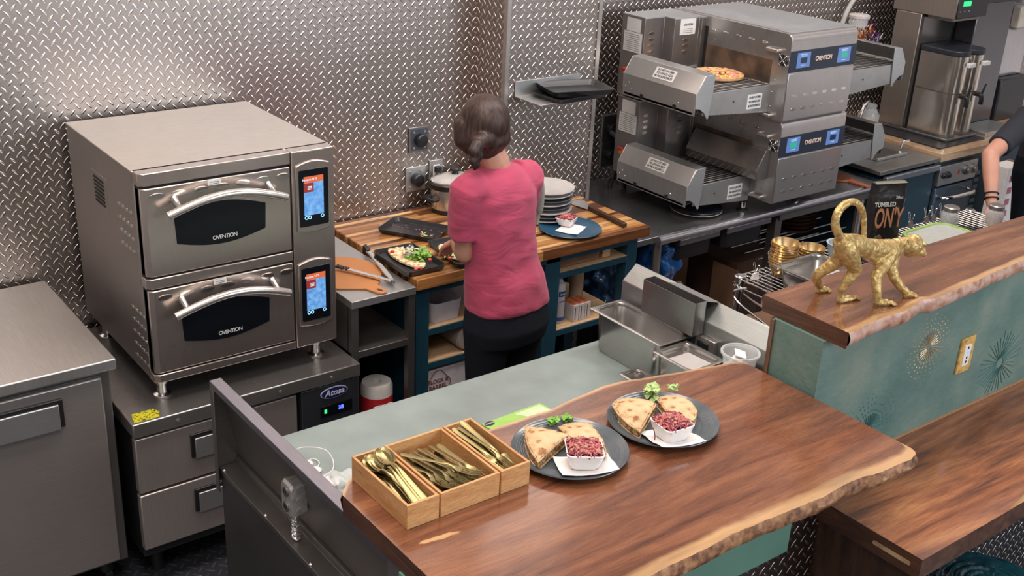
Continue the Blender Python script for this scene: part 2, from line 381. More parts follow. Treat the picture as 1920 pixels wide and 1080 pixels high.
def dup(root, loc=None, rot=None, label=None, group=None, scale=None):
    r = root.copy(); C.objects.link(r)
    if loc is not None: r.location = loc
    if rot is not None: r.rotation_euler = rot
    if scale: r.scale = scale
    if label: r['label'] = label
    if group: r['group'] = group
    for ch in kids(root):
        c = ch.copy(); C.objects.link(c); c.parent = r
        for g in kids(ch):
            d = g.copy(); C.objects.link(d); d.parent = c
    return r
def remesh(o, vox, smooth=4, fac=.6):
    r = o.modifiers.new('remesh', 'REMESH'); r.mode = 'VOXEL'; r.voxel_size = vox; r.use_smooth_shade = True
    if smooth:
        s = o.modifiers.new('smooth', 'SMOOTH'); s.iterations = smooth; s.factor = fac
    return o
_FONT = bpy.data.fonts.load if False else None
def text(name, body, size, mat, parent, origin, right, up, ext=.0004, bold=0.0, sx=1.0, align='CENTER', shear=0, space=1.0):
    """raised lettering turned into a mesh; right/up give the plane it lies on"""
    cu = bpy.data.curves.new(name, 'FONT'); cu.body = body; cu.size = size; cu.extrude = ext; cu.offset = bold; cu.align_x = align; cu.align_y = 'CENTER'; cu.shear = shear; cu.space_character = space
    o = bpy.data.objects.new(name, cu); C.objects.link(o)
    dg = bpy.context.evaluated_depsgraph_get(); me = bpy.data.meshes.new_from_object(o.evaluated_get(dg))
    bpy.data.objects.remove(o); me.name = name
    r = Vector(right).normalized(); u = Vector(up).normalized(); nrm = r.cross(u)
    org = Vector(origin)
    p = parent
    if p is not None and p.type == 'MESH': p = p.parent or p
    if p is not None and p.type == 'EMPTY' and not p.get('_local'): org = org - Vector(p.location)
    for v in me.vertices: v.co = org + r*v.co.x*sx + u*v.co.y + nrm*(v.co.z+ext)
    me.materials.clear(); me.materials.append(mat)
    q = bpy.data.objects.new(name, me); C.objects.link(q)
    if parent is not None: q.parent = parent
    return q

# ================================================================== THE SETTING
bm = BM(); box(bm, -1.5, 9.5, -.6, 4.6, -.05, 0); struct('floor', bm, FLOORP)
bm = BM(); box(bm, -1.5, 2.947, 4.12, 4.2, 0, 4.25); struct('wall_left', bm, WALLP)
bm = BM(); box(bm, 2.947, 3.47, 3.885, 4.2, 0, 4.25)
o = struct('wall_center', bm, [WALLP, WALLY]); 
for f in o.data.polygons:
    if abs(f.normal.x) > .5: f.material_index = 1
bm = BM(); box(bm, 3.3, 9.5, 4.36, 4.45, 0, 4.25); struct('wall_right', bm, WALLP)
bm = BM(); prism(bm, [(2.941, 3.879), (2.960, 3.879), (2.960, 3.884), (2.9465, 3.884), (2.9465, 3.905), (2.941, 3.905)], .9, 4.2); struct('trim_1', bm, STEEL)
bm = BM(); prism(bm, [(3.455, 3.884), (3.455, 3.879), (3.476, 3.879), (3.476, 3.905), (3.4705, 3.905), (3.4705, 3.884)], .76, 4.2); struct('trim_2', bm, STEEL)

# ================================================================== WORKTOP FRIDGE, far left
x1, yf = 1.006, 3.335
t = thing('worktop_fridge', 'large stainless worktop fridge at the left edge with one tall door', 'fridge', (.3, 3.7, 0))
bm = BM(); box(bm, -.35, x1-.012, yf+.045, 4.09, .1, .845); finish('body', bm, STEEL_D, t, .004)
bm = BM(); box(bm, -.36, x1, yf, 4.09, .862, .90); finish('worktop', bm, steel('worktop_steel', (.56, .54, .52), .36, (30, 2, 2)), t, .004)
bm = BM(); box(bm, -.3, x1-.045, yf+.02, yf+.045, .12, .835)
d = finish('door', bm, steel('door_steel', (.41, .37, .355), .34, metal=.72), t, .006)
hp = A(129, 790, y=yf+.02)
bm = BM(); box(bm, .2, .83, yf+.008, yf+.022, .70, .80)
h = finish('handle_recess', bm, BLACK, d, .003)
bm = BM(); v = box(bm, .2, .815, yf+.002, yf+.014, .695, .785); finish('handle', bm, STEEL_L, d, .003)
for lx in (-.2, .93):
    bm = BM(); lathe(bm, [(.02, .04), (.028, .05), (.02, .1)], (lx, yf+.1, 0)); cyl(bm, (lx-.012, yf+.1, .028), (lx+.012, yf+.1, .028), .028); finish('caster', bm, BLACK, t)

# ================================================================== CHEF BASE with drawers
x0, x1, yf, zt = 1.022, 1.876, 3.285, .67
t = thing('refrigerated_base', 'low stainless refrigerated drawer base under the double oven, with blue display', 'refrigerator', (1.45, 3.7, 0))
bm = BM(); box(bm, x0+.01, x1-.005, yf+.04, 4.08, .12, zt-.05); finish('body', bm, BLACKM, t, .003)
bm = BM(); box(bm, x0, x1, yf, 4.09, zt-.052, zt); finish('worktop', bm, TABLE_S if False else steel('base_top_steel', (.44, .42, .41), .27, (2, 30, 2)), t, .004)
for fx in (.18, .36, .62, .86):
    xx = x0+(x1-x0)*fx; bm = BM(); cyl(bm, (xx, yf-.002, zt-.026), (xx, yf+.004, zt-.026), .006); finish('screw', bm, STEEL_L, t)
def drawer(xa, xb, za, zb, hx0, hx1):
    bm = BM(); box(bm, xa, xb, yf+.012, yf+.045, za, zb)
    d = finish('drawer', bm, steel('drawer_steel', (.50, .445, .425), .30, (40, 2, 2), metal=.72), t, .004)
    hz0, hz1 = zb-.125, zb-.035
    bm = BM(); box(bm, hx0, hx1, yf+.004, yf+.014, hz0, hz1); finish('handle_recess', bm, BLACK, d, .002)
    bm = BM(); box(bm, hx0+.014, hx1-.014, yf-.001, yf+.009, hz0-.004, hz1-.016); finish('handle', bm, STEEL_L, d, .002)
drawer(x0+.006, 1.62, .395, .605, 1.215, 1.47)
drawer(x0+.006, 1.62, .165, .385, 1.215, 1.47)
bm = BM(); box(bm, 1.635, x1-.008, yf+.004, yf+.04, .14, zt-.056)
cp = finish('compressor_panel', bm, plain('dark_panel', (.022, .024, .03), .4), t, .003)
# badge, printed name and display
c = A(627, 735.5, y=yf); ring = [(c.x+.056*math.cos(a), c.z+.023*math.sin(a)) for a in [2*PI*k/40 for k in range(40)]]
bm = BM(); prism(bm, ring, yf+.0015, yf+.004, 'xz'); ov = finish('badge', bm, plain('badge_rim', (.4, .42, .55), .4), cp)
bm = BM(); prism(bm, [(c.x+(a-c.x)*.93, c.z+(b_-c.z)*.86) for a, b_ in ring], yf-.0005, yf+.0015, 'xz'); finish('badge_face', bm, plain('badge_blue', (.01, .015, .10), .3), t)
text('lettering', 'Atosa', .034, plain('badge_letter', (.6, .62, .72), .4), t, (c.x, yf-.0006, c.z+.001), (1, 0, 0), (0, 0, 1), bold=.0006, shear=.25)
c = A(629, 766, y=yf); bm = BM(); box(bm, c.x-.06, c.x+.07, yf-.001, yf+.004, c.z-.022, c.z+.022); dsp = finish('display', bm, GLASSB, t, .001)
text('display_digits', '38', .022, emit('blue_led', (.05, .08, 1.0), 5), t, (c.x+.022, yf-.0015, c.z+.001), (1, 0, 0), (0, 0, 1), bold=.0006)
bm = BM(); box(bm, c.x-.046, c.x-.036, yf-.0025, yf, c.z-.008, c.z+.008); finish('indicator_light', bm, emit('green_led', (.05, .7, .2), 1.6), t)
bm = BM(); prism(bm, [(1.032, yf+.012), (1.118, yf+.012), (1.13, yf+.045), (1.118, yf+.072), (1.044, yf+.072)], zt+.0003, zt+.0013); finish('warning_sticker', bm, spotted('yellow_sticker', (.55, .50, .02), (.10, .09, .01), 160, .55, .58, .5, 0), t)
for lx in (x0+.08, x1-.08):
    bm = BM(); cyl(bm, (lx, yf+.12, 0), (lx, yf+.12, .12), .022); finish('caster', bm, BLACK, t)

# ================================================================== DOUBLE DECK OVEN
X0, XD, X1, YF, Z0, Z1, YB = 1.138, 1.662, 1.824, 3.365, .752, 1.487, 4.07
t = thing('double_deck_oven', 'tall double stack bench oven in stainless steel with two curved handles and two blue screens', 'oven', (1.48, 3.7, zt))
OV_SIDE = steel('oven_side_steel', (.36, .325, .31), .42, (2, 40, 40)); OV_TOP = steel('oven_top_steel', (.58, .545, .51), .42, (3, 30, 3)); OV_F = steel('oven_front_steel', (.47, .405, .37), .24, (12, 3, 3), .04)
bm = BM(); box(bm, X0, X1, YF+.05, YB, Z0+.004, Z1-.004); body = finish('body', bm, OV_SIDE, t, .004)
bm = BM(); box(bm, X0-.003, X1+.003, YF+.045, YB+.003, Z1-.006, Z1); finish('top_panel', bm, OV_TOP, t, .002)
# bevelled front crown of the upper deck and rails
def rail(z0, z1, name):
    bm = BM(); prism(bm, [(X0+.018, YF+.002), (XD-.003, YF+.002), (XD-.003, YF+.06), (X0, YF+.06), (X0, YF+.016)], z0, z1); return finish(name, bm, OV_F, t, .003)
rail(Z1-.042, Z1, 'front_crown'); rail(Z0+.342, Z0+.378, 'middle_rail'); rail(Z0, Z0+.03, 'bottom_rail')
bm = BM(); box(bm, X0+.004, XD-.002, YF+.02, YF+.06, Z0+.01, Z1-.02); finish('door_gap', bm, VOID, t)
LETTER = plain('silver_letter', (.6, .59, .57), .4)
HANDLE = steel('handle_steel', (.66, .61, .57), .26, (60, 3, 3))
def door(za, zb):
    zc = (za+zb)/2
    bm = BM(); prism(bm, [(X0+.02, YF+.001), (XD-.006, YF+.001), (XD-.006, YF+.05), (X0+.004, YF+.05), (X0+.004, YF+.014)], za, zb)
    d = finish('door', bm, OV_F, t, .0035)
    # window: straight sides, bowed top and bottom
    wx0, wx1 = X0+.106, XD-.100; wz0, wz1 = za+.100, zb-.104; n = 16; poly = []
    for k in range(n+1):
        u = k/n; poly.append((wx0+.004+(wx1-wx0-.008)*u, wz0+.0+.0-.026*math.sin(PI*u)))
    for k in range(n+1):
        u = 1-k/n; poly.append((wx0+(wx1-wx0)*u, wz1-.006+.034*math.sin(PI*u)))
    bm = BM(); prism(bm, poly, YF-.0015, YF+.004, 'xz'); finish('window', bm, GLASSB, d, .001)
    # arched handle on two stems
    hp = []
    for k in range(21):
        u = k/20; hp.append((X0+.070+(XD-X0-.116)*u, YF-.048-.014*math.sin(PI*u), zb-.082+.048*math.sin(PI*u)-.004*u))
    bm = BM(); tube(bm, hp, .0135, 16)
    hd = finish('handle', bm, HANDLE, d)
    for i in (2, 18):
        bm = BM(); tube(bm, [(hp[i][0], YF+.002, hp[i][2]+.022), hp[i]], [.013, .009], 12); finish('handle_stem', bm, CHROME, d)
    # vent louvres
    for k in range(7):
        cx = X0+.056+(XD-X0-.088)*k/6; bm = BM()
        lathe(bm, [(.001, -.002), (.013, -.0015), (.016, 0), (.018, .002)], (cx, YF, zb-.028), 20, 'y', 1.35, .5)
        finish('vent', bm, CHROME, d)
    bm = BM(); box(bm, X0+.225, X0+.27, YF-.0008, YF+.002, zb-.020, zb-.003); finish('label', bm, LABEL, d)
    for q in (0, 1):
        bm = BM(); box(bm, X0+.231, X0+.264, YF-.0012, YF, zb-.010-.006*q, zb-.0085-.006*q); finish('label_line', bm, INK, d)
    text('lettering', 'OVENTION', .019, LETTER, d, ((X0+XD)/2+.012, YF-.0016, wz0-.002), (1, 0, 0), (0, 0, 1), bold=.0003, space=.85)
door(Z0+.385, Z1-.05); door(Z0+.036, Z0+.336)
bm = BM(); box(bm, XD, X1, YF, YF+.06, Z0, Z1); cpn = finish('control_column', bm, OV_F, t, .004)
SCR = emit('screen_blue', (.16, .42, .85), 1.0); SCR_O = emit('screen_orange', (.75, .16, .06), .9); SCR_R = emit('screen_red', (.32, .04, .03), .9); SCR_W = emit('screen_white', (.75, .85, 1), 1.0)
def lcd_blue():
    nt = SCR.node_tree; b = nt.nodes['Principled BSDF']; n = N(nt, 'TexNoise'); n.inputs['Scale'].default_value = 55; n.inputs['Detail'].default_value = 6; nt.links.new(coords(nt), n.inputs['Vector'])
    nt.links.new(ramp(nt, n.outputs['Fac'], [(.3, (.05, .22, .62)), (.7, (.26, .52, .85))]), b.inputs['Emission Color'])
lcd_blue()
for zc in (1.318, .958):
    cx = (XD+X1)/2-.004; w, h = .132, .235
    n = 10; poly = [(cx-w/2+w*k/n, zc-h/2-.010*math.sin(PI*k/n)) for k in range(n+1)]+[(cx+w/2-w*k/n, zc+h/2+.014*math.sin(PI*k/n)) for k in range(n+1)]
    bm = BM(); prism(bm, poly, YF-.008, YF+.002, 'xz'); bz = finish('screen_bezel', bm, OV_F, cpn, .003)
    bm = BM(); prism(bm, rrect(.112, .205, .006, 3, cx, zc), YF-.0095, YF-.007, 'xz'); finish('touchscreen', bm, GLASSB, cpn)
    sx0, sx1, sz0, sz1 = cx-.038, cx+.037, zc-.062, zc+.078; y0, y1 = YF-.0102, YF-.0090
    bm = BM(); box(bm, sx0, sx1, y0, y1, sz0, sz1-.022); finish('screen_image', bm, SCR, cpn)
    bm = BM(); box(bm, sx0, sx1, y0, y1, sz1-.022, sz1); finish('screen_header', bm, SCR_O, cpn)
    bm = BM(); box(bm, sx0, sx0+.037, y0-.0006, y1, sz1-.056, sz1-.023); finish('screen_tile', bm, SCR_R, cpn)
    text('lettering', 'Recipes N°5', .011, SCR_W, cpn, (sx0+.022, y0-.0003, sz1-.011), (1, 0, 0), (0, 0, 1))
    for q in range(3):
        bm = BM(); cyl(bm, (sx0+.014, y0-.0008, sz1-.036-.005*q), (sx0+.030, y0-.0008, sz1-.036-.005*q), .0012, 6); finish('screen_icon', bm, SCR_W, cpn)
    for q in (-.031, -.018, .031):
        bm = BM(); tube(bm, [(cx+q+.0055*math.cos(a), YF-.0104, sz0-.008+.0055*math.sin(a)) for a in [2*PI*k/14 for k in range(14)]], .0013, 6, True); finish('screen_button', bm, emit('screen_cyan', (.3, .65, 1), 1.6), cpn)
# side vents
sv = X0-.001
for (ya, za, n, m_) in ((3.46, 1.20, 4, 4), (3.42, .80, 4, 5)):
    for i in range(n):
        for j in range(m_):
            bm = BM(); cy_, cz_ = ya+.035*i, za+.045*j
            obox(bm, (sv, cy_, cz_), .004, .024, .011, Matrix.Rotation(math.radians(-12), 3, 'X')); finish('side_louvre', bm, STEEL_L if j % 2 else STEEL, body, .0015)
for zc in (1.33,):
    bm = BM(); box(bm, sv-.001, sv+.002, 3.68, 3.83, zc-.075, zc+.055); g = finish('vent_panel', bm, OV_SIDE, body, .001)
    for q in range(7):
        bm = BM(); box(bm, sv-.003, sv, 3.705, 3.80, zc-.052+.014*q, zc-.045+.014*q); finish('vent_slot', bm, VOID, body)
for lx, ly in ((X0+.045, YF+.075), (X1-.05, YF+.075), (X0+.045, YB-.08), (X1-.05, YB-.08)):
    bm = BM(); lathe(bm, [(.028, zt+.0), (.03, zt+.006), (.018, zt+.012), (.016, zt+.045), (.022, zt+.048), (.022, zt+.085)], (lx, ly, 0), 20); finish('leg', bm, CHROME, t)

# ================================================================== STAND beside the base, PIZZA PEEL, TONGS
sx0, sx1, sy0, sy1, sz = 1.885, 2.165, 3.36, 4.05, .885
t = thing('equipment_stand', 'dark metal equipment stand with steel top and shelf, between drawer base and wooden table', 'stand', (2.03, 3.7, 0))
bm = BM(); box(bm, sx0, sx1, sy0, sy1, sz-.03, sz); finish('top', bm, STEEL_L, t, .002)
for lx in (sx0, sx1-.03):
    for ly in (sy0+.005, sy1-.03):
        bm = BM(); box(bm, lx, lx+.03, ly, ly+.03, 0, sz-.03); finish('leg', bm, STEEL_D, t)
bm = BM(); box(bm, sx0, sx1, sy0+.01, sy1, .641, .67); finish('shelf', bm, STEEL_D, t, .002)
bm = BM(); box(bm, sx0, sx1, sy0+.01, sy1, .135, .15); finish('shelf', bm, STEEL_D, t, .002)
bm = BM(); box(bm, sx0, sx0+.006, sy0+.03, sy1-.03, .03, sz-.03); finish('side_panel', bm, STEEL_D, t)
bm = BM(); box(bm, sx0+.03, sx1-.03, sy1-.1, sy1-.09, .03, sz-.03); finish('back_panel', bm, VOID, t)
# roll of film on the floor shelf
c = A(706, 745, y=3.45)
t = thing('film_roll', 'red and white wrapped roll of film standing low behind the green counter', 'roll', (c.x, 3.45, .15))
bm = BM(); lathe(bm, [(.005, .151), (.060, .151), (.064, .16), (.064, .46), (.058, .475), (.02, .475), (.018, .45)], (c.x, 3.45, 0), 32); b1 = finish('roll', bm, plain('roll_white', (.55, .52, .5), .5), t)
bm = BM(); lathe(bm, [(.0645, .18), (.0652, .182), (.0652, .423), (.0645, .425)], (c.x, 3.45, 0), 32); finish('red_band', bm, plain('roll_red', (.35, .015, .02), .4), t)
bm = BM(); box(bm, c.x-.05, c.x+.035, 3.383, 3.388, .21, .40); finish('label', bm, LABEL, t)
bm = BM(); box(bm, c.x-.045, c.x-.015, 3.381, 3.384, .33, .385); finish('barcode', bm, plain('barcode_blue', (.04, .04, .15), .5), t)
# peel
t = thing('pizza_peel', 'brown composite pizza peel with holed handle lying on the steel stand', 'peel', (2.0, 3.5, sz))
z = sz+.001
h0 = A(650, 475, z=sz+.006); he = A(722, 549, z=sz+.006)
cc = Vector((1.985, 3.62)); dirv = Vector((he.x-cc.x, he.y-cc.y)); L = dirv.length; dirv.normalize(); per = Vector((-dirv.y, dirv.x))
poly = []
R_ = .155
for k in range(33):
    a = math.radians(32 + 296*k/32); poly.append(cc + dirv*R_*math.cos(a)*1.05 + per*R_*math.sin(a))
poly += [cc+dirv*(R_+.03)-per*.03, cc+dirv*(L-.02)-per*.021]
for k in range(7):
    a = -PI/2+PI*k/6; poly.append(cc+dirv*(L-.02+.021*math.cos(a))+per*.021*math.sin(a))
poly += [cc+dirv*(R_+.03)+per*.03]
bm = BM(); prism(bm, [(p.x, p.y) for p in poly], z, z+.007); finish('board', bm, ORANGE, t, .002)
bm = BM(); hc = cc+dirv*(L-.03)
prism(bm, [(hc.x+dirv.x*.016*math.cos(a)+per.x*.007*math.sin(a), hc.y+dirv.y*.016*math.cos(a)+per.y*.007*math.sin(a)) for a in [2*PI*k/20 for k in range(20)]], z+.0068, z+.0078); finish('hole', bm, BLACK, t)
# tongs
t = thing('tongs', 'open metal tongs with black tips lying across the brown peel', 'tongs', (2.1, 3.45, sz+.008))
zt_ = sz+.016
pv = A(737, 528, z=zt_); e1 = A(632, 500, z=zt_+.006); e2 = A(684, 462, z=zt_+.01)
for e, nm in ((e1, 'arm'), (e2, 'arm')):
    dd = (e-pv).normalized(); a, b_ = frame_of(dd); bm = BM()
    ringloft(bm, [[pv+dd*s+a*w*q1+b_*hh*q2 for q1, q2 in ((-1, -1), (1, -1), (1, 1), (-1, 1))] for s, w, hh in ((0, .006, .003), (.06, .010, .004), ((e-pv).length*.8, .008, .004), ((e-pv).length*.86, .012, .003))]); arm = finish(nm, bm, CHROME, t, .001)
    bm = BM(); tp = e
    for q in range(5):
        obox(bm, e-dd*.012*q+b_*.002, .02, .008, .008, Matrix.Rotation(.5, 3, 'Z'))
    finish('tip', bm, BLACK, t)
bm = BM(); cyl(bm, pv-Vector((0, 0, .006)), pv+Vector((0, 0, .006)), .009); finish('pivot', bm, STEEL_D, t)

# ================================================================== BUTCHER BLOCK TABLE
TZ = .90
poly = [(2.185, 3.385), (3.405, 3.375), (3.405, 3.868), (2.93, 3.868), (2.93, 4.105), (2.185, 4.105)]
t = thing('butcher_block_table', 'wooden butcher block table on navy frame with open shelves, behind the person in pink', 'table', (2.8, 3.7, 0))
bm = BM(); prism(bm, poly, TZ-.048, TZ); finish('tabletop', bm, BUTCHER, t, .004)
yy = 3.41
POSTS = [(2.20, 2.26), (2.845, 2.925), (3.31, 3.37)]
for xa, xb in POSTS:
    bm = BM(); box(bm, xa, xb, yy, yy+.06, 0, TZ-.05); finish('leg', bm, NAVY, t, .003)
    bm = BM(); box(bm, xa, xb, 3.80, 3.86, 0, TZ-.05); finish('leg', bm, NAVY, t, .003)
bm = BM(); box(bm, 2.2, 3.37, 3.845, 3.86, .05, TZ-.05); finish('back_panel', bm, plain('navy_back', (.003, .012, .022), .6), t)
bm = BM(); box(bm, 2.2, 2.206, 3.43, 3.86, .05, TZ-.05); finish('side_panel', bm, NAVY, t)
bm = BM(); box(bm, 2.88, 2.89, 3.43, 3.86, .05, TZ-.05); finish('divider', bm, NAVY, t)
for xa, xb, zz in ((2.26, 2.845, .665), (2.26, 2.845, .514), (2.925, 3.31, .768), (2.925, 3.31, .494)):
    bm = BM(); box(bm, xa, xb, yy+.002, 3.845, zz-.012, zz); sh = finish('shelf', bm, PINE, t)
    bm = BM(); box(bm, xa, xb, yy, yy+.02, zz-.032, zz-.003); finish('shelf_rail', bm, NAVY, t, .002)
bm = BM(); box(bm, 2.26, 3.31, yy, yy+.02, TZ-.08, TZ-.05); finish('apron', bm, NAVY, t)
# things on its shelves
c = A(826, 590, y=3.5)
def tray_box(name, label, cat, cx, cy, z0, w, d, h, r, mat, group=None, taper=.92, wall=.003, lip=0):
    t_ = thing(name, label, cat, (cx, cy, z0), group)
    bm = BM(); outs = []
    for s, zz in ((taper, 0), (1, h)): outs.append([Vector((cx+a, cy+b_, z0+zz)) for a, b_ in rrect(w*s, d*s, r, 4)])
    if lip:
        outs.append([Vector((cx+a, cy+b_, z0+h)) for a, b_ in rrect(w+2*lip, d+2*lip, r+lip, 4)])
        outs.append([Vector((cx+a, cy+b_, z0+h+.002)) for a, b_ in rrect(w+2*lip, d+2*lip, r+lip, 4)])
    outs.append([Vector((cx+a, cy+b_, z0+h+(.002 if lip else 0))) for a, b_ in rrect(w-2*wall, d-2*wall, max(.001, r-wall), 4)])
    outs.append([Vector((cx+a, cy+b_, z0+wall)) for a, b_ in rrect((w-2*wall)*taper, (d-2*wall)*taper, max(.001, r-wall), 4)])
    ringloft(bm, outs); finish('pan' if 'pan' in name else 'tub', bm, mat, t_, 0); return t_
tray_box('plastic_tub', 'white plastic tub on the upper shelf of the navy table', 'tub', 2.365, 3.53, .666, .15, .20, .085, .03, plain('white_plastic', (.50, .48, .52), .4))
tray_box('plastic_tub', 'large translucent tub behind the white tub on the navy table shelf', 'tub', 2.54, 3.66, .666, .20, .26, .12, .03, plain('grey_plastic', (.24, .20, .20), .4))
bm = BM(); lathe(bm, [(.01, 0), (.05, .0), (.052, .19), (.045, .20), (.01, .20)], (0, 0, 0), 24, 'y')
for v in bm.verts: v.co = Vector((2.46+v.co.x, 3.62+v.co.y, .567+v.co.z))
tag(finish('cup_sleeve', bm, plain('cup_stack', (.28, .24, .22), .5)), 'stack of pale plastic cups lying on the middle shelf of the navy table', 'cups')
t = thing('carton', 'white printed carton at the bottom of the navy table', 'box', (2.42, 3.5, 0))
bm = BM(); box(bm, 2.27, 2.56, 3.42, 3.7, .002, .466); finish('box', bm, plain('carton_pink_white', (.48, .44, .46), .7), t, .003)
PRINT = plain('red_brown_print', (.16, .05, .05), .6)
bm = BM(); cx_, cz_ = 2.315, .395
pts = [(cx_+.055*math.cos(a)*(1+.10*math.cos(4*a)), 3.4185, cz_+.062*math.sin(a)*(1+.10*math.cos(4*a))) for a in [2*PI*k/40 for k in range(40)]]
tube(bm, pts, .0016, 6, True); finish('printed_shield', bm, PRINT, t)
text('lettering', 'BLOCK &', .024, PRINT, t, (cx_, 3.4195, cz_+.017), (1, 0, 0), (0, 0, 1), bold=.0006)
text('lettering', 'BARREL', .026, PRINT, t, (cx_, 3.4195, cz_-.010), (1, 0, 0), (0, 0, 1), bold=.0006)
# wooden crate on the top right shelf
t = thing('wooden_crate', 'flat wooden crate on the top right shelf of the navy table', 'crate', (3.1, 3.5, .768))
bm = BM(); box(bm, 2.94, 3.17, 3.44, 3.70, .770, .825); finish('crate', bm, wood('crate_wood', (.12, .06, .035), (.20, .11, .065), (.28, .16, .1)), t, .002)
bm = BM(); box(bm, 3.19, 3.235, 3.44, 3.50, .770, .835); finish('block', bm, PINE, t, .002)
# bottles
def can(label, cx, cy, z0, r, h, mat, capmat, band):
    t_ = thing('spray_can', label, 'bottle', (cx, cy, z0))
    bm = BM(); lathe(bm, [(r*.9, 0), (r, .005), (r, h*.80), (r*.93, h*.86), (r*.55, h*.90), (r*.5, h*.91)], (cx, cy, z0), 28); finish('can', bm, mat, t_)
    bm = BM(); lathe(bm, [(r*.52, h*.905), (r*.5, h*.95), (r*.2, h*.95), (r*.2, h), (r*.1, h)], (cx, cy, z0), 20); finish('nozzle', bm, capmat, t_)
    if band:
        bm = BM(); lathe(bm, [(r*1.0, .012), (r*1.012, .013), (r*1.012, .030), (r*1.0, .031)], (cx, cy, z0), 28); finish('base_band', bm, plain('label_blue', (.01, .07, .25), .4), t_)
        bm = BM(); a0 = -1.5; lb = [(cx+r*1.02*math.cos(a0+q), cy+r*1.02*math.sin(a0+q)) for q in (-.75, -.45, -.15, .15, .45, .75)]
        for (p_, q_) in zip(lb[:-1], lb[1:]):
            v = [bm.verts.new((p_[0], p_[1], z0+h*.60)), bm.verts.new((q_[0], q_[1], z0+h*.60)), bm.verts.new((q_[0], q_[1], z0+h*.72)), bm.verts.new((p_[0], p_[1], z0+h*.72))]; bm.faces.new(v)
        finish('label', bm, plain('label_blue', (.01, .07, .25), .4), t_)
        text('lettering', 'Envy', .014, WHITE, t_, (cx-.002, cy-r*1.035, z0+h*.66), (1, 0, 0), (0, 0, 1))
        text('lettering', 'Cleaner', .010, plain('label_blue', (.01, .07, .25), .4), t_, (cx-.002, cy-r*1.03, z0+h*.50), (1, 0, 0), (0, 0, 1))
    return t_
can('white aerosol can with blue label at the front of the navy table shelf', 2.985, 3.48, .495, .029, .215, plain('can_white', (.55, .53, .58), .35), WHITE, True)
can('cream coloured spray bottle beside the orange and white boxes', 3.155, 3.56, .495, .032, .22, plain('can_cream', (.42, .34, .24), .35), WHITE, False)
can('grey bottle standing behind the white aerosol can', 3.07, 3.63, .495, .03, .20, plain('can_grey', (.22, .20, .22), .4), STEEL_D, False)
for k in range(3):
    t_ = thing('small_box', ['orange and white box nearest the white aerosol can', 'middle one of three orange and white boxes in a row', 'orange and white box furthest right on the navy table shelf'][k], 'box', (3.045+.032*k, 3.47, .495), 'orange and white boxes on the shelf')
    xx = 3.04+.034*k; bm = BM(); box(bm, xx, xx+.03, 3.435, 3.52, .495, .572); finish('carton', bm, plain('box_white', (.52, .48, .48), .6), t_, .001)
    bm = BM(); box(bm, xx+.001, xx+.029, 3.445, 3.519, .5722, .573); finish('orange_top', bm, plain('box_orange', (.52, .12, .04), .5), t_)
    bm = BM(); box(bm, xx+.009, xx+.012, 3.4343, 3.435, .503, .563); finish('print', bm, INK, t_)
bm = BM()
pts = [(2.67, 3.60), (2.84, 3.60), (2.84, 3.8), (2.67, 3.8)]
prism(bm, pts, .666, .72); tag(finish('paper_pack', bm, PAPER, bevel=.004), 'white paper pack on the navy shelf half hidden behind the person in pink', 'paper')

# ================================================================== WALL FITTINGS
def wallplate(kind, label, px, py, w, h, dark, yw=4.119):
    c = A(px, py, y=yw-.004)
    t_ = thing('wall_outlet', label, 'outlet', (c.x, yw, c.z))
    bm = BM(); box(bm, c.x-w/2, c.x+w/2, yw-.008, yw-.0005, c.z-h/2, c.z+h/2); finish('plate', bm, STEEL_D if dark else STEEL_L, t_, .003)
    if kind == 'round':
        if dark:
            bm = BM(); box(bm, c.x-w/2+.01, c.x+w/2-.01, yw-.010, yw-.007, c.z-h/2+.01, c.z+h/2-.01); finish('inner_plate', bm, plain('blue_grey_plate', (.05, .06, .08), .4), t_)
        bm = BM(); lathe(bm, [(.028, .0), (.028, .03), (.024, .034), (.006, .036)], (c.x, yw-.008, c.z), 28, 'y'); finish('socket', bm, BLACK, t_)
        bm = BM(); box(bm, c.x-.018, c.x+.018, yw-.046, yw-.04, c.z-.003, c.z+.003); finish('slot', bm, VOID, t_)
        for sx in (-1, 1):
            for sz in (-1, 1):
                bm = BM(); cyl(bm, (c.x+sx*.028, yw-.013, c.z+sz*.035), (c.x+sx*.028, yw-.006, c.z+sz*.035), .005, 10); finish('screw', bm, STEEL_L, t_)
    elif kind == 'duplex':
        bm = BM(); box(bm, c.x-.017, c.x+.017, yw-.012, yw-.007, c.z-.035, c.z+.035); finish('socket', bm, WHITE, t_, .002)
        bm = BM(); box(bm, c.x-.014, c.x+.014, yw-.035, yw-.01, c.z+.004, c.z+.03); finish('plug', bm, BLACK, t_, .003)
    return t_, c
wallplate('round', 'square dark outlet with round black socket, highest on the tread plate wall', 785, 261, .105, .115, True)
wallplate('round', 'square steel outlet with round black socket, lower, left of the slow cooker', 779, 335, .105, .115, False)
_, cpl = wallplate('duplex', 'pale outlet plate with black plug behind the slow cooker', 817, 322, .072, .115, False)
for px, py, lab in ((1141, 240, 'dark double outlet beside the upper conveyor oven'), (1138, 288, 'dark outlet with black cord beside the lower conveyor oven')):
    c = A(px, py, y=4.35)
    t_ = thing('dark_outlet', lab, 'outlet', (c.x, 4.36, c.z))
    bm = BM(); box(bm, c.x-.05, c.x+.06, 4.345, 4.359, c.z-.075, c.z+.075); finish('plate', bm, STEEL_D, t_, .003)
    bm = BM(); box(bm, c.x-.043, c.x+.053, 4.342, 4.346, c.z-.068, c.z+.068); finish('face', bm, BLACKM, t_, .002)
    bm = BM(); cyl(bm, (c.x+.005, 4.30, c.z), (c.x+.005, 4.343, c.z), .03); finish('plug', bm, BLACK, t_)
bm = BM(); c = A(1138, 245, y=4.33)
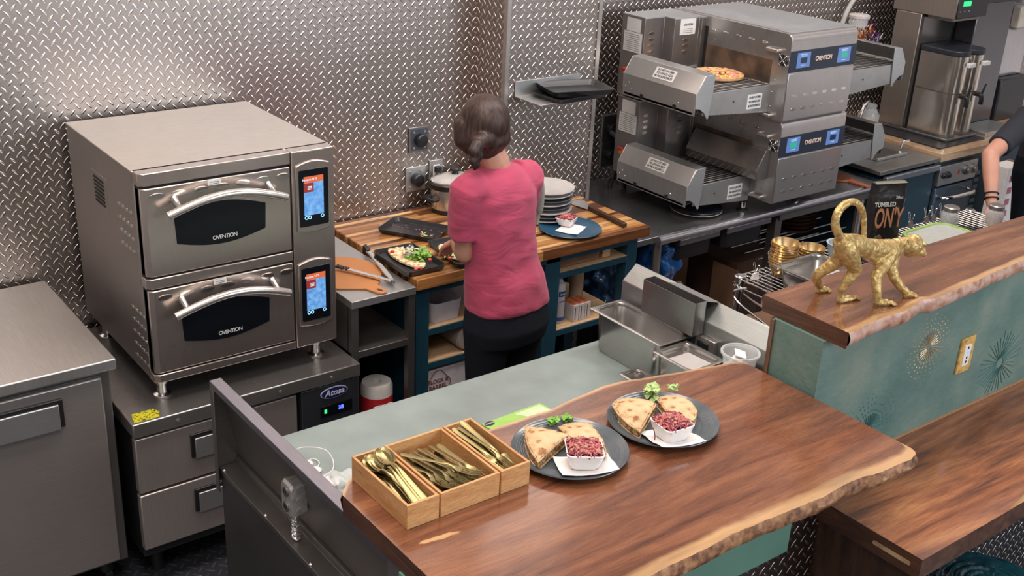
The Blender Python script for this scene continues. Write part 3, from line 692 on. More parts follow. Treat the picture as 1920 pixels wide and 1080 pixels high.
tube(bm, smoothpts([(c.x, 4.30, c.z), (c.x+.02, 4.22, c.z-.06), (c.x-.03, 4.22, c.z-.2), (c.x-.08, 4.20, c.z-.30), (c.x-.06, 4.22, max(.80, c.z-.38)), (c.x+.05, 4.2, .80)], 6), .014, 10)
tag(finish('power_cable', bm, BLACK), 'thick black cable hanging between the dark outlets and the steel table', 'cable')
bm = BM(); tube(bm, smoothpts([(c.x+.06, 4.28, c.z-.25), (c.x+.05, 4.18, c.z-.34), (c.x-.02, 4.15, max(.80, c.z-.38)), (c.x+.03, 4.12, .79), (c.x+.2, 4.08, .776)], 6), .012, 10)
tag(finish('power_cable', bm, BLACK), 'second black cable curling onto the steel table behind the conveyor ovens', 'cable')

# shelf with trays on the column
c0 = A(966, 158, y=3.88); c1 = A(1100, 190, y=3.88)
sxa, sxb = c0.x, c0.x+.37; szz = A(968, 180, y=3.88).z
t = thing('wall_shelf', 'small steel wall shelf with upturned back on the tread plate column', 'shelf', ((sxa+sxb)/2, 3.87, szz))
bm = BM(); box(bm, sxa, sxb, 3.70, 3.882, szz-.004, szz); finish('shelf_board', bm, STEEL_L, t, .001)
bm = BM(); box(bm, sxa, sxb, 3.878, 3.883, szz, szz+.065); finish('back_lip', bm, STEEL_L, t, .001)
bm = BM(); prism(bm, [(3.88, szz-.004), (3.72, szz-.004), (3.88, szz-.06)], sxb-.01, sxb-.006, 'yz'); finish('bracket', bm, STEEL, t)
def tray(name, label, cx, cy, z0, w, d, h, rot, mat=BLACKM, r=.02, group=None, flare=.9):
    t_ = thing(name, label, 'tray', (cx, cy, z0), group, local=True); t_.rotation_euler = (0, 0, rot)
    bm = BM(); rg = []
    for s, zz, ins in ((flare, 0, 0), (1, h, 0), (1, h, .004), (flare, .004, .004)):
        rg.append([Vector((a, b_, zz)) for a, b_ in rrect((w*s-2*ins), (d*s if s == 1 else d-w*(1-s))-2*ins, r, 4)])
    ringloft(bm, rg); finish('tray', bm, mat, t_, .001); return t_
sc = A(1065, 173, y=3.76)
tray('baking_tray', 'lower of two black trays stacked on the wall shelf', sxa+.22, 3.765, szz+.001, .31, .21, .022, math.radians(4), group='black trays on the wall shelf')
tray('baking_tray', 'upper of two black trays stacked askew on the wall shelf', sxa+.235, 3.755, szz+.024, .30, .21, .026, math.radians(-14), group='black trays on the wall shelf')

# ================================================================== GREEN PREP COUNTER and its steel ends
GZ, GY = .88, 2.645
t = thing('prep_counter', 'long pale sage green prep counter between the person and the walnut bar', 'counter', (1.8, 2.2, 0))
bm = BM(); prism(bm, [(1.119, 1.66), (2.31, 1.66), (2.31, 1.86), (2.613, 1.86), (2.613, GY), (1.119, GY)], GZ-.04, GZ); finish('worktop', bm, GREENTOP, t, .003)
bm = BM(); box(bm, 1.12, 2.30, 1.66, GY-.04, .1, GZ-.04); finish('cabinet', bm, steel('counter_body', (.42, .40, .39), .4), t, .003)
bm = BM(); box(bm, 2.30, 2.60, 1.87, GY-.04, .1, GZ-.04); finish('cabinet', bm, steel('counter_body', (.42, .40, .39), .4), t)
for lx in (1.16, 2.54):
    bm = BM(); cyl(bm, (lx, 2.55, 0), (lx, 2.55, .1), .02); finish('foot', bm, BLACK, t)
PX = 1.040
t = thing('side_splash', 'tall steel side splash with open back and bottom ledge at left end of the counter', 'splash guard', (PX, 2.2, 0))
PS = steel('splash_steel', (.24, .225, .215), .33, (2, 30, 30))
bm = BM(); prism(bm, [(PX+.028, 1.117), (PX+.032, 1.117), (PX+.077, .862), (PX+.073, .862)], 1.72, GY-.004, 'xz'); finish('panel', bm, PS, t, 0)
bm = BM(); prism(bm, [(PX, 1.12), (PX+.034, 1.12), (PX+.034, 1.115), (PX+.004, 1.115), (PX+.004, 1.10), (PX, 1.10)], 1.72, GY, 'xz'); finish('top_rail', bm, steel('splash_rail', (.30, .29, .34), .30, (30, 2, 30)), t, .0015)
bm = BM(); prism(bm, [(PX+.004, 1.115), (PX+.038, 1.115), (PX+.077, .862), (PX+.077, .80), (PX+.004, .80)], GY-.004, GY, 'xz'); finish('end_plate', bm, PS, t, 0)
bm = BM(); box(bm, PX, PX+.004, GY-.022, GY, .775, 1.10); finish('end_flange', bm, PS, t, .001)
bm = BM(); prism(bm, [(PX+.010, .845), (PX+.060, .846), (PX+.064, .862), (PX+.073, .862), (PX+.073, .83), (PX+.010, .83)], 1.72, GY-.005, 'xz'); finish('ledge', bm, PS, t, .001)
for y_ in (2.61, 2.35, 2.1, 1.85):
    bm = BM(); ball(bm, (PX+.013, y_, .847), .006, sub=1); finish('rivet', bm, STEEL, t)
bm = BM(); box(bm, PX+.012, 1.117, 1.72, GY-.012, .08, .829); tag(finish('counter_end_panel', bm, steel('end_panel_steel', (.12, .115, .115), .42, (2, 20, 20)), bevel=.003), 'dark steel end panel below the ledge of the side splash', 'panel')
bm = BM(); box(bm, PX+.002, PX+.034, 1.66, 1.718, .0, 1.118); tag(finish('corner_post', bm, steel('post_steel', (.38, .36, .36), .3), bevel=.002), 'narrow steel corner post under the left edge of the walnut bar', 'post')
# handy box outlet on flexible conduit
BX = PX+.034
c = A(553, 930, x=BX)
t = thing('metal_outlet_box', 'cast metal outlet box standing on a short coiled conduit beside the steel splash', 'outlet', (BX, c.y, .85))
CAST = spotted('cast_zinc', (.62, .61, .60), (.36, .35, .35), 40, .5, .7, .42, .002); CAST.node_tree.nodes['Principled BSDF'].inputs['Metallic'].default_value = .8
bm = BM(); ringloft(bm, [[Vector((BX+.022-.046*h, c.y+a, c.z+b_)) for a, b_ in rrect(w, w*1.75, .012, 5)] for h, w in ((0, .048), (.05, .054), (.85, .056), (1, .050))]); bx = finish('box', bm, CAST, t, 0)
for dz in (-.022, .022):
    bm = BM(); lathe(bm, [(.014, 0), (.014, .004)], (0, 0, 0), 20, 'x')
    for v in bm.verts: v.co = Vector((BX-.0275+v.co.x, c.y+v.co.y, c.z+dz+v.co.z))
    finish('socket', bm, STEEL_D, bx, .001)
    for q in (-.005, .005):
        bm = BM(); box(bm, BX-.0290, BX-.0275, c.y+q-.0012, c.y+q+.0012, c.z+dz-.004, c.z+dz+.005); finish('slot', bm, VOID, bx)
for dz in (-.03, .0, .03):
    bm = BM(); cyl(bm, (BX, c.y-.0285, c.z+dz), (BX, c.y-.025, c.z+dz), .011); finish('knockout', bm, CAST, bx)
bm = BM(); zc0 = c.z-.047; hc_ = zc0-.848
tube(bm, [(BX+.009*math.cos(a), c.y+.009*math.sin(a), zc0-hc_*(a/(12*PI))) for a in [2*PI*k/12 for k in range(73)]], .0036, 6); cyl(bm, (BX, c.y, zc0+.002), (BX, c.y, .848), .008); finish('conduit', bm, CHROME, t)

# right-hand guard with knife holder
GX = 2.551
prof = [(GX, .882), (GX, 1.091), (GX+.057, 1.142), (GX+.062, 1.142), (GX+.062, .882)]
t = thing('splash_guard', 'steel guard with sloped top at the right end of the green counter', 'splash guard', (GX, 2.3, .88))
bm = BM(); prism(bm, prof, 1.86, 2.64, 'xz'); 
finish('guard', bm, steel('guard_steel', (.42, .45, .44), .38, (30, 3, 30)), t, .004)
bm = BM(); box(bm, GX-.012, GX+.001, 1.86, 2.20, .882, .99); finish('dark_panel', bm, BLACKM, t, .001)
y0, y1 = A(1304, 572, x=GX-.055).y, A(1206, 523, x=GX-.055).y
zt2 = A(1206, 523, x=GX-.055).z
t = thing('knife_holder', 'open-topped steel box fixed to the guard above the deep pan', 'box', (GX-.03, (y0+y1)/2, .95))
hs = steel('holder_steel', (.30, .285, .28), .36)
bm = BM(); ringloft(bm, [[Vector((GX-.028+a, (y0+y1)/2+b_, z_)) for a, b_ in rrect(w, (y1-y0)-q, .004, 2)] for w, q, z_ in ((.052, 0, zt2-.115), (.052, 0, zt2), (.048, .004, zt2), (.048, .004, zt2-.11))]); finish('box', bm, hs, t)
bm = BM(); prism(bm, [(GX-.002, zt2+.0), (GX+.057, 1.146), (GX+.057, 1.1435), (GX-.002, zt2-.003)], y0, y1-.06, 'xz'); finish('flange', bm, STEEL_L, t)
c = Vector((GX-.014, 2.215, 1.01))
t = thing('guard_outlet', 'small black outlet with corrugated cord on the guard beside the deli cup', 'outlet', c)
bm = BM(); box(bm, GX-.018, GX-.001, 2.175, 2.26, .965, 1.045); finish('plate', bm, STEEL, t, .002)
bm = BM(); box(bm, GX-.024, GX-.018, 2.20, 2.245, .975, 1.03); finish('socket', bm, BLACK, t, .002)
bm = BM(); tube(bm, smoothpts([(GX-.026, 2.20, 1.0), (GX-.034, 2.16, .995), (GX-.032, 2.11, .95), (GX-.03, 2.09, .895)], 6), .010, 10)
finish('cord', bm, BLACK, t)
for q in range(7):
    bm = BM(); cyl(bm, (GX-.034, 2.160-.007*q, .990-.008*q), (GX-.034, 2.157-.007*q, .987-.008*q), .013, 12); finish('cord_ring', bm, BLACK, t)

# steel pans on the counter
def steampan(name, label, pts, z0, h, mat, group=None, lip=.012, r=.035, taper=.86, wall=.0015):
    cx = sum(p[0] for p in pts)/4; cy = sum(p[1] for p in pts)/4
    ex = (Vector(pts[2])-Vector(pts[1])+Vector(pts[3])-Vector(pts[0]))/2; ey = (Vector(pts[0])-Vector(pts[3])+Vector(pts[1])-Vector(pts[2]))/2
    # pts order: far-left, far-right, near-right, near-left ; axis aligned
    w = ((pts[1][0]-pts[0][0])+(pts[2][0]-pts[3][0]))/2; d = ((pts[0][1]-pts[3][1])+(pts[1][1]-pts[2][1]))/2
    t_ = thing(name, label, 'pan', (cx, cy, z0), group); bm = BM()
    def rg(w_, d_, z_, r_): return [Vector((cx+a, cy+b_, z_)) for a, b_ in rrect(w_, d_, min(r_, w_/2.1, d_/2.1), 6)]
    iw, idp = w-2*lip, d-2*lip; zt3 = z0+h
    dw = iw*(1-taper)
    ringloft(bm, [rg((iw-dw)*.92, (idp-dw)*.92, z0, r), rg(iw-dw, idp-dw, z0+.012, r), rg(iw-.006, idp-.006, zt3-.004, r), rg(w, d, zt3-.004, .006), rg(w, d, zt3-.001, .006), rg(w-.006, d-.006, zt3, .006), rg(iw, idp, zt3, r), rg(iw-.006, idp-.006, zt3-.006, r), rg(iw-dw-2*wall, idp-dw-2*wall, z0+.014, r), rg((iw-dw)*.9, (idp-dw)*.9, z0+.003, r)])
    finish('pan_body', bm, mat, t_); return t_
PAN = steel('pan_steel', (.50, .485, .465), .22, (3, 3, 30))
steampan('deep_steam_pan', 'deep empty steel pan, largest on the green counter', [(2.385, 2.618), (2.532, 2.618), (2.532, 2.27), (2.335+.05, 2.27)], GZ+.001, .152, PAN, lip=.011)
tp = steampan('paper_lined_pan', 'shallow steel pan holding white paper beside the deep pan', [(2.345, 2.262), (2.498, 2.262), (2.498, 2.09), (2.345, 2.09)], GZ+.001, .148, PAN, lip=.010, r=.02)
bm = BM(); vs = [bm.verts.new(p) for p in ((2.372, 2.235, 1.003), (2.470, 2.225, 1.008), (2.470, 2.115, 1.012), (2.372, 2.115, .990), (2.400, 2.18, 1.002))]
bm.faces.new((vs[0], vs[4], vs[1])); bm.faces.new((vs[4], vs[2], vs[1])); bm.faces.new((vs[4], vs[3], vs[2])); bm.faces.new((vs[0], vs[3], vs[4]))
bm.faces.ensure_lookup_table(); r_ = bmesh.ops.solidify(bm, geom=bm.faces[:], thickness=.006)
tag(finish('paper_sheets', bm, PAPER, smooth=False), 'folded white paper sheets inside the shallow pan', 'paper')
steampan('small_pan', 'smallest steel pan beside the edge of the walnut bar', [(2.285, 2.345), (2.372, 2.345), (2.372, 2.270), (2.285, 2.270)], GZ+.001, .05, PAN, lip=.009, r=.02)
# deli cup
t = thing('deli_cup', 'clear plastic deli cup with white packets at the end of the counter', 'cup', (2.49, 2.03, 1.02))
cc_ = Vector((2.500, 2.030, 0))
t_ = thing('black_unit', 'small black appliance block under the deli cup beside the guard', 'appliance', (2.48, 1.99, GZ))
bm = BM(); box(bm, 2.43, 2.537, 1.885, 2.078, GZ+.001, 1.02); finish('block', bm, BLACKM, t_, .004)
bm = BM(); lathe(bm, [(.048, 0), (.055, .048), (.061, .050), (.061, .056), (.054, .056), (.053, .048), (.046, .003)], (cc_.x-.012, cc_.y, 1.033), 36); finish('cup', bm, CLEAR, t)
for k in range(3):
    bm = BM(); obox(bm, (cc_.x-.018+.008*k, cc_.y+.004*k, 1.055+.010*k), .05, .035, .004, Matrix.Rotation(.4*k, 3, 'Z') @ Matrix.Rotation(.25, 3, 'X')); finish('packet', bm, PAPER, t, .001)
bm = BM(); cyl(bm, (cc_.x-.012, cc_.y, 1.0205), (cc_.x-.012, cc_.y, 1.0325), .050, 32); finish('saucer', bm, WHITE, t)

# string of white ornaments and a green leaflet on the counter
zc = GZ+.006
cord_pts = [A(*p, z=zc+(.03 if i in (1, 2, 3) else .012)) for i, p in enumerate(((545, 850), (562, 840), (590, 839), (612, 845), (624, 862), (624, 880), (609, 891)))]
bm = BM(); tube(bm, smoothpts(cord_pts, 6), .0016, 8); t = thing('string_of_shells', 'loop of white cord with white discs lying on the green counter behind the splash', 'ornament', (1.25, 2.3, GZ))
finish('cord', bm, PAPER, t)
bm = BM(); tube(bm, smoothpts([A(*p, z=zc) for p in ((576, 864), (588, 860), (598, 866), (596, 874), (586, 876))], 6), .0016, 8); finish('cord', bm, PAPER, t)
for px, py in ((572, 870), (588, 882), (603, 898), (622, 905)):
    p = A(px, py, z=GZ+.008); bm = BM(); ball(bm, p, .024, (1, .8, .3)); finish('disc', bm, WHITE, t)
t = thing('plastic_film', 'crumpled clear plastic bag beside the corner of the walnut bar', 'bag', (1.2, 2.15, GZ))
bm = BM(); p = A(640, 903, z=GZ+.02); ball(bm, p, .05, (1, .8, .5), sub=4)
for v in bm.verts: v.co += (v.co-p)*(.5*noise.noise(v.co*45))
finish('film', bm, CLEAR, t)
t = thing('leaflet', 'green and white leaflet with a black oval logo at the edge of the walnut bar', 'leaflet', (1.88, 2.2, GZ))
q = [A(*p, z=GZ+.001) for p in ((903, 797), (1012, 757), (1045, 775), (936, 815))]
bm = BM(); prism(bm, [(v.x, v.y) for v in q], GZ+.0005, GZ+.004); finish('leaflet', bm, plain('leaflet_green', (.32, .55, .13), .5, 0, .05), t)
q2 = [A(*p, z=GZ+.004) for p in ((965, 777), (1011, 758.5), (1042, 774), (1000, 783))]
bm = BM(); prism(bm, [(v.x, v.y) for v in q2], GZ+.004, GZ+.0045); finish('pale_panel', bm, plain('leaflet_pale', (.55, .66, .42), .5), t)
p = A(918, 794, z=GZ+.005); bm = BM(); lathe(bm, [(.001, 0), (.016, 0), (.016, .0007), (.001, .0007)], (p.x, p.y, GZ+.004), 28, sx=1.1, sy=.75); finish('oval_logo', bm, INK, t)
text('lettering', 'Bar&Co', .009, PAPER, t, (p.x, p.y, GZ+.0048), (1, 0, 0), (0, 1, 0))

# ================================================================== WALNUT SLABS
def slab(name, label, far, near, ztop, th, mat, bark, sapfar=.5, sapnear=1.0, nx=120, ny=40, sapw=.075, root=None, rough_edge=.004, left_w=0, round_c=0.0, jamp=1.0, sapx=None, plain_side=False, streak=False):
    """live-edge slab: far and near edges follow their own outlines"""
    def samp(pl, x):
        for (a, b_) in zip(pl[:-1], pl[1:]):
            if x <= b_[0] or b_ is pl[-1]:
                t_ = (x-a[0])/(b_[0]-a[0]) if b_[0] != a[0] else 0
                t_ = max(0, min(1, t_)); t2 = t_*t_*(3-2*t_); return a[1]+(b_[1]-a[1])*(t_*.6+t2*.4)
        return pl[-1][1]
    x0_, x1_ = far[0][0], far[-1][0]; bm = BM(); top = []; rough_side = not plain_side; lay = bm.verts.layers.float.new('sap')
    for i in range(nx+1):
        x = x0_+(x1_-x0_)*i/nx; yf_ = samp(far, x); yn = samp(near, x)
        edge = min((x-x0_), (x1_-x))
        if round_c and edge < round_c:
            q = round_c-math.sqrt(max(0, round_c**2-(round_c-edge)**2)); yn += q*1.0; yf_ -= q*.4
        wob = rough_edge*noise.noise(Vector((x*14, 3.1, ztop)))+rough_edge*.5*noise.noise(Vector((x*45, 7.7, ztop)))
        yn += wob; row = []
        W_ = yf_-yn
        for j in range(ny+1):
            v_ = j/ny; v_ = v_+ (0 if v_ > .5 else 0)
            y = yn+W_*v_; dn = y-yn; df = yf_-y; zz = ztop
            bv = bm.verts.new((x, y, zz)); sv = max(sapnear*max(0, 1-dn/sapw), sapfar*max(0, 1-df/(sapw*.55)))
            if sapx: sv *= max(0, min(1, (x-sapx[0])/sapx[1]))
            if streak: sv = max(sv, .95*math.exp(-((y-(1.655-.12*(x-1.06)))/.010)**2-((x-1.13)/.07)**2)+.25*noise.noise(Vector((x*40, y*90, 0)))*math.exp(-((x-1.13)/.09)**2))
            bv[lay] = sv; row.append(bv)
        # rounded live edges
        pass
        top.append(row)
    for i in range(nx):
        for j in range(ny):
            f = bm.faces.new((top[i][j], top[i+1][j], top[i+1][j+1], top[i][j+1])); f.material_index = 0
    def skirt(row, nrm, mi, mid=.0):
        prev = row; 
        for k, (dz, out) in enumerate(((.35, .008*mid), (.7, .004*mid), (1.0, -.010*mid))):
            nr = []
            for idx, v in enumerate(row):
                jit = (.5+.9*jamp*noise.noise(Vector((v.co.x*22, v.co.y*22, dz*3))) if rough_side else 0)
                p = v.co.copy(); p.z = ztop-th*dz; p += nrm*(out*(.6+jit)); w_ = bm.verts.new(p); w_[lay] = 0; nr.append(w_)
            for a in range(len(row)-1):
                f = bm.faces.new((prev[a], prev[a+1], nr[a+1], nr[a])); f.material_index = mi
            prev = nr
        return prev
    b1 = skirt([r[0] for r in top], Vector((0, -1, 0)), 2 if plain_side else 1, 0 if plain_side else 1); b2 = skirt([r[-1] for r in top], Vector((0, 1, 0)), 1, 1)
    b3 = skirt(top[0], Vector((-1, 0, 0)), 2, 0); b4 = skirt(top[-1], Vector((1, 0, 0)), 2, 0)
    bmesh.ops.remove_doubles(bm, verts=bm.verts[:], dist=.0002)
    for i in range(nx):
        f = bm.faces.new((b1[i], b1[i+1], b2[i+1], b2[i])) if all(v.is_valid for v in (b1[i], b1[i+1], b2[i+1], b2[i])) else None
    o_ = finish(name, bm, [mat, bark, ENDG], root, 0, ang=50)
    return o_
ENDG = wood('walnut_end_grain', (.035, .014, .009), (.10, .042, .024), (.17, .075, .04), 'y', 1.4, .4, .3)
far1 = [(1.035, 1.905), (1.085, 1.948), (1.30, 1.952), (1.60, 1.953), (1.665, 1.949), (1.74, 1.962), (1.81, 1.967), (1.87, 1.974), (1.93, 1.969), (2.01, 1.947), (2.128, 1.918), (2.27, 1.888), (2.312, 1.868)]
near1 = [(1.035, 1.262), (1.2, 1.30), (1.40, 1.302), (1.505, 1.304), (1.671, 1.309), (1.811, 1.303), (1.941, 1.295), (2.057, 1.30), (2.143, 1.287), (2.258, 1.283), (2.312, 1.292)]
BZ = 1.17
o = slab('walnut_bar_top', 'x', far1, near1, BZ, .05, WALNUT, BARK, .75, 1.0, nx=220, ny=110, round_c=.022, streak=True)
tag(o, 'large live edge walnut bar top carrying the two plates and cutlery trays', 'bar top')
far2 = [(2.335, 1.852), (3.09, 1.853), (3.6, 1.846), (4.4, 1.846)]
near2 = [(2.335, 1.562), (2.48, 1.575), (2.594, 1.570), (2.70, 1.592), (2.735, 1.578), (2.80, 1.580), (2.92, 1.590), (3.1, 1.603), (3.25, 1.612), (4.4, 1.60)]
o = slab('walnut_ledge', 'x', far2, near2, 1.38, .048, WALNUT2, BARK2, .1, .95, nx=160, ny=24, sapw=.055, rough_edge=.002, jamp=.5)
tag(o, 'raised glossy walnut ledge carrying the gold monkey', 'bar top')
far3 = [(2.298, 1.624), (4.3, 1.624)]
near3 = [(2.298, 1.213), (2.6, 1.213), (2.80, 1.215), (3.0, 1.235), (3.3, 1.25), (4.3, 1.25)]
o = slab('walnut_lower_top', 'x', far3, near3, .90, .062, WALNUT3, BARK, 0, .95, nx=120, ny=30, sapw=.05, rough_edge=.001, round_c=0, sapx=(2.52, .30), plain_side=True)
t = o; tag(t, 'lower figured walnut counter below the teal wall at right', 'bar top')
c = A(1672, 1031, x=2.297)
bm = BM(); prism(bm, rrect(.115, .012, .0055, 4, c.y, .90-.030), 2.2965, 2.299, 'yz'); finish('inlay_key', bm, PINE, t)
# counter leg in dark walnut
bm = BM(); box(bm, 2.315, 2.37, 1.235, 1.62, 0, .84); tag(finish('waterfall_leg', bm, WALNUTD, bevel=.003), 'dark walnut slab leg under the end of the lower counter', 'leg')

# ================================================================== TEAL BAR WALLS
bm = BM(); box(bm, 2.324, 5.2, 1.626, 1.80, 0, 1.331); struct('wall_teal', bm, TEAL)
bm = BM(); box(bm, 2.3165, 2.3238, 1.79, 1.803, 0, 1.331); struct('trim_3', bm, wood('trim_wood', (.10, .05, .03), (.17, .09, .055), (.24, .13, .08), 'z'), bevel=.001)
bm = BM(); box(bm, 2.3238, 5.2, 1.80, 1.805, 0, 1.331); struct('trim_4', bm, WALNUTD)
bm = BM(); box(bm, 2.324, 5.2, 1.618, 1.6258, .9005, .905); struct('trim_5', bm, plain('tan_caulk', (.35, .22, .13), .6))
bm = BM(); box(bm, 1.055, 2.314, 1.54, 1.60, 0, 1.118); struct('wall_bar_front', bm, KICKP)
bm = BM(); box(bm, 1.04, 2.14, 1.50, 1.539, .815, 1.118); 
tag(finish('teal_front_panel', bm, TEALP, bevel=.002), 'smooth teal panel above tread plate under the walnut bar top', 'panel')
bm = BM(); box(bm, 1.031, 1.0545, 1.54, 1.655, .0, 1.118); tag(finish('teal_end_panel', bm, TEALP, bevel=.002), 'teal end panel below the left edge of the walnut bar', 'panel')

bm = BM(); box(bm, 2.372, 5.2, 1.612, 1.6258, 0, .83); struct('trim_6', bm, diamond('tread_plate_grey', (.16, .155, .17), .4, 'xz'))

# starburst reliefs on the teal wall
YT = 1.626
def burst(label, cx, cz, mat, arms, r0, r1, group=None, dots=True, seed=1, up=False):
    rnd = random.Random(seed); t_ = thing('starburst_relief', label, 'wall ornament', (cx, YT, cz)); bm = BM()
    for k in range(arms):
        a = 2*PI*k/arms+rnd.uniform(-.03, .03)
        if up and math.sin(a) < -.1: continue
        rr = r1*rnd.uniform(.82, 1.05)
        if not dots:
            tube(bm, [(cx+r0*math.cos(a), YT-.0005, cz+r0*math.sin(a)), (cx+rr*math.cos(a), YT-.0005, cz+rr*math.sin(a))], [.0016, .0011], 6)
        else:
            tube(bm, [(cx+r0*math.cos(a), YT-.0005, cz+r0*math.sin(a)), (cx+r1*.42*math.cos(a), YT-.0005, cz+r1*.42*math.sin(a))], [.0012, .0022], 6)
            for q in range(4):
                rr = r1*(.52+.15*q)*rnd.uniform(.97, 1.03)
                ball(bm, (cx+rr*math.cos(a), YT, cz+rr*math.sin(a)), .0042-.0006*q, (1.3, .35, .9), Matrix.Rotation(-a, 3, 'Y'), sub=1)
    finish('rays', bm, mat, t_); return t_
p1 = A(1741, 650, y=YT); p2 = A(1630, 800, y=YT); p3 = A(1874, 680, y=YT)
burst('tan gilded dotted starburst on the teal wall left of the gold outlet', p1.x, p1.z, GOLDP, 26, .012, .105, seed=2)
burst('dark teal dotted fan pattern low on the teal wall above the bar corner', p2.x, p2.z-.01, TEALD, 34, .012, .125, seed=3, up=True)
burst('dark teal straight-ray starburst on the teal wall right of the gold outlet', p3.x, p3.z, TEALD, 34, .018, .115, dots=False, seed=5)
pts = A(1808, 664, y=YT)
t = thing('gold_outlet', 'gold outlet plate with blue lit socket on the teal wall', 'outlet', (pts.x, YT, pts.z))
GOLDPL = spotted('gold_plate', (.62, .40, .12), (.40, .22, .05), 60, .5, .65, .35, .002)
bm = BM(); box(bm, pts.x-.036, pts.x+.036, YT-.007, YT, pts.z-.06, pts.z+.06); finish('plate', bm, GOLDPL, t, .002)
bm = BM(); box(bm, pts.x-.017, pts.x+.017, YT-.0095, YT-.006, pts.z-.036, pts.z+.036); finish('socket', bm, WHITE, t, .001)
bm = BM(); cyl(bm, (pts.x, YT-.0105, pts.z+.010), (pts.x, YT-.009, pts.z+.010), .006); finish('indicator_light', bm, emit('blue_glow', (.1, .2, 1), 3), t)
for q in (.026, -.008, -.022):
    bm = BM(); box(bm, pts.x-.003, pts.x+.003, YT-.0105, YT-.009, pts.z+q-.004, pts.z+q+.004); finish('slot', bm, VOID, t)

# ================================================================== STEEL TABLE under the conveyor ovens
TS = .76
t = thing('steel_table', 'stainless steel work table with rolled front edge under the conveyor ovens', 'table', (4.4, 3.9, 0))
bm = BM(); box(bm, 3.475, 5.30, 3.53, 4.355, TS-.03, TS); finish('tabletop', bm, TABLE_S, t, .002)
bm = BM(); rp = [(3.53+.0, TS)]+[(3.525-.02*math.sin(a), TS-.022+.022*math.cos(a)) for a in [PI*k/10 for k in range(11)]]+[(3.53, TS-.044)]
prism(bm, rp, 3.615, 5.305, 'yz'); finish('front_roll', bm, steel('roll_steel', (.45, .45, .50), .2, (2, 30, 30)), t)
for lx in (3.66, 5.22):
    for ly in (3.57, 4.28):
        bm = BM(); cyl(bm, (lx, ly, 0), (lx, ly, TS-.03), .021, 20); finish('leg', bm, STEEL, t)
bm = BM(); box(bm, 4.50, 4.55, 3.56, 3.61, 0, TS-.03); finish('leg', bm, STEEL_D, t)
bm = BM(); box(bm, 4.50, 5.25, 3.535, 3.55, TS-.085, TS-.045); finish('cross_rail', bm, STEEL_D, t, .002)
def undertray(label, xa, xb, z0):
    t_ = thing('sliding_tray', label, 'tray', ((xa+xb)/2, 3.75, z0))
    bm = BM(); ringloft(bm, [[Vector(((xa+xb)/2+a, 3.76+b_, z_)) for a, b_ in rrect(w, .34, .03, 5)] for w, z_ in (((xb-xa)*.86, z0), (xb-xa-.02, z0+.10))]); finish('tray', bm, BLACKM, t_)
    bm = BM(); box(bm, xa, xb, 3.555, 3.59, z0+.09, z0+.125); finish('front_rim', bm, steel('tray_rim', (.34, .34, .38), .3), t_, .006)
undertray('shallow black drawer tray under the steel table, left one', 3.80, 4.08, .575)
undertray('shallow black drawer tray under the steel table, right one', 4.13, 4.46, .575)
# copper pans stacked on lower rack
bm0 = None
for k in range(6):
    t_ = thing('pan_stack_plate', ['lowest dark round pan in the stack under the steel table', 'second dark round pan in the stack under the steel table', 'third dark round pan in the stack under the steel table', 'fourth dark round pan in the stack under the steel table', 'fifth dark round pan in the stack under the steel table', 'topmost dark round pan in the stack under the steel table'][k], 'pan', (4.93, 3.80, .50+.022*k), 'dark round pans stacked under the steel table')
    bm = BM(); lathe(bm, [(.01, 0), (.125, 0), (.14, .018), (.136, .018), (.122, .004), (.01, .004)], (4.90+.004*(k % 2), 3.78, .50+.022*k), 36); finish('pan', bm, plain('seasoned_copper', (.11, .05, .04), .35, .6), t_)
t = thing('lower_rack', 'wire rack holding the dark round pans under the steel table', 'rack', (4.9, 3.8, .4))
for zz in (.495, .40):
    for yy_ in (3.62, 3.7, 3.8, 3.9, 4.0):
        bm = BM(); cyl(bm, (4.57, yy_, zz-.007), (5.2, yy_, zz-.007), .004, 8); finish('rod', bm, STEEL_L, t)
# dark round plate pair on the table
def lay_plate(name, label, c_, r, mat, rim=None, h=.02):
    t_ = thing(name, label, 'plate', c_)
    bm = BM(); lathe(bm, [(.01, 0), (r*.55, 0), (r*.62, .003), (r*.97, h*.8), (r, h), (r*.985, h+.002), (r*.93, h*.85), (r*.62, .007), (.01, .006)], c_, 56); finish('plate', bm, mat, t_)
    return t_
pc = A(1305, 393, z=TS+.01)
lay_plate('white_plate', 'pale plate under the dark plate on the steel table', (pc.x, pc.y, TS+.001), .13, plain('pale_plate', (.50, .44, .42), .3), h=.016)
lay_plate('dark_plate', 'dark blue-black plate on the steel table below the lower conveyor', (pc.x, pc.y, TS+.018), .132, plain('dark_blue_plate', (.012, .020, .032), .3), h=.010)

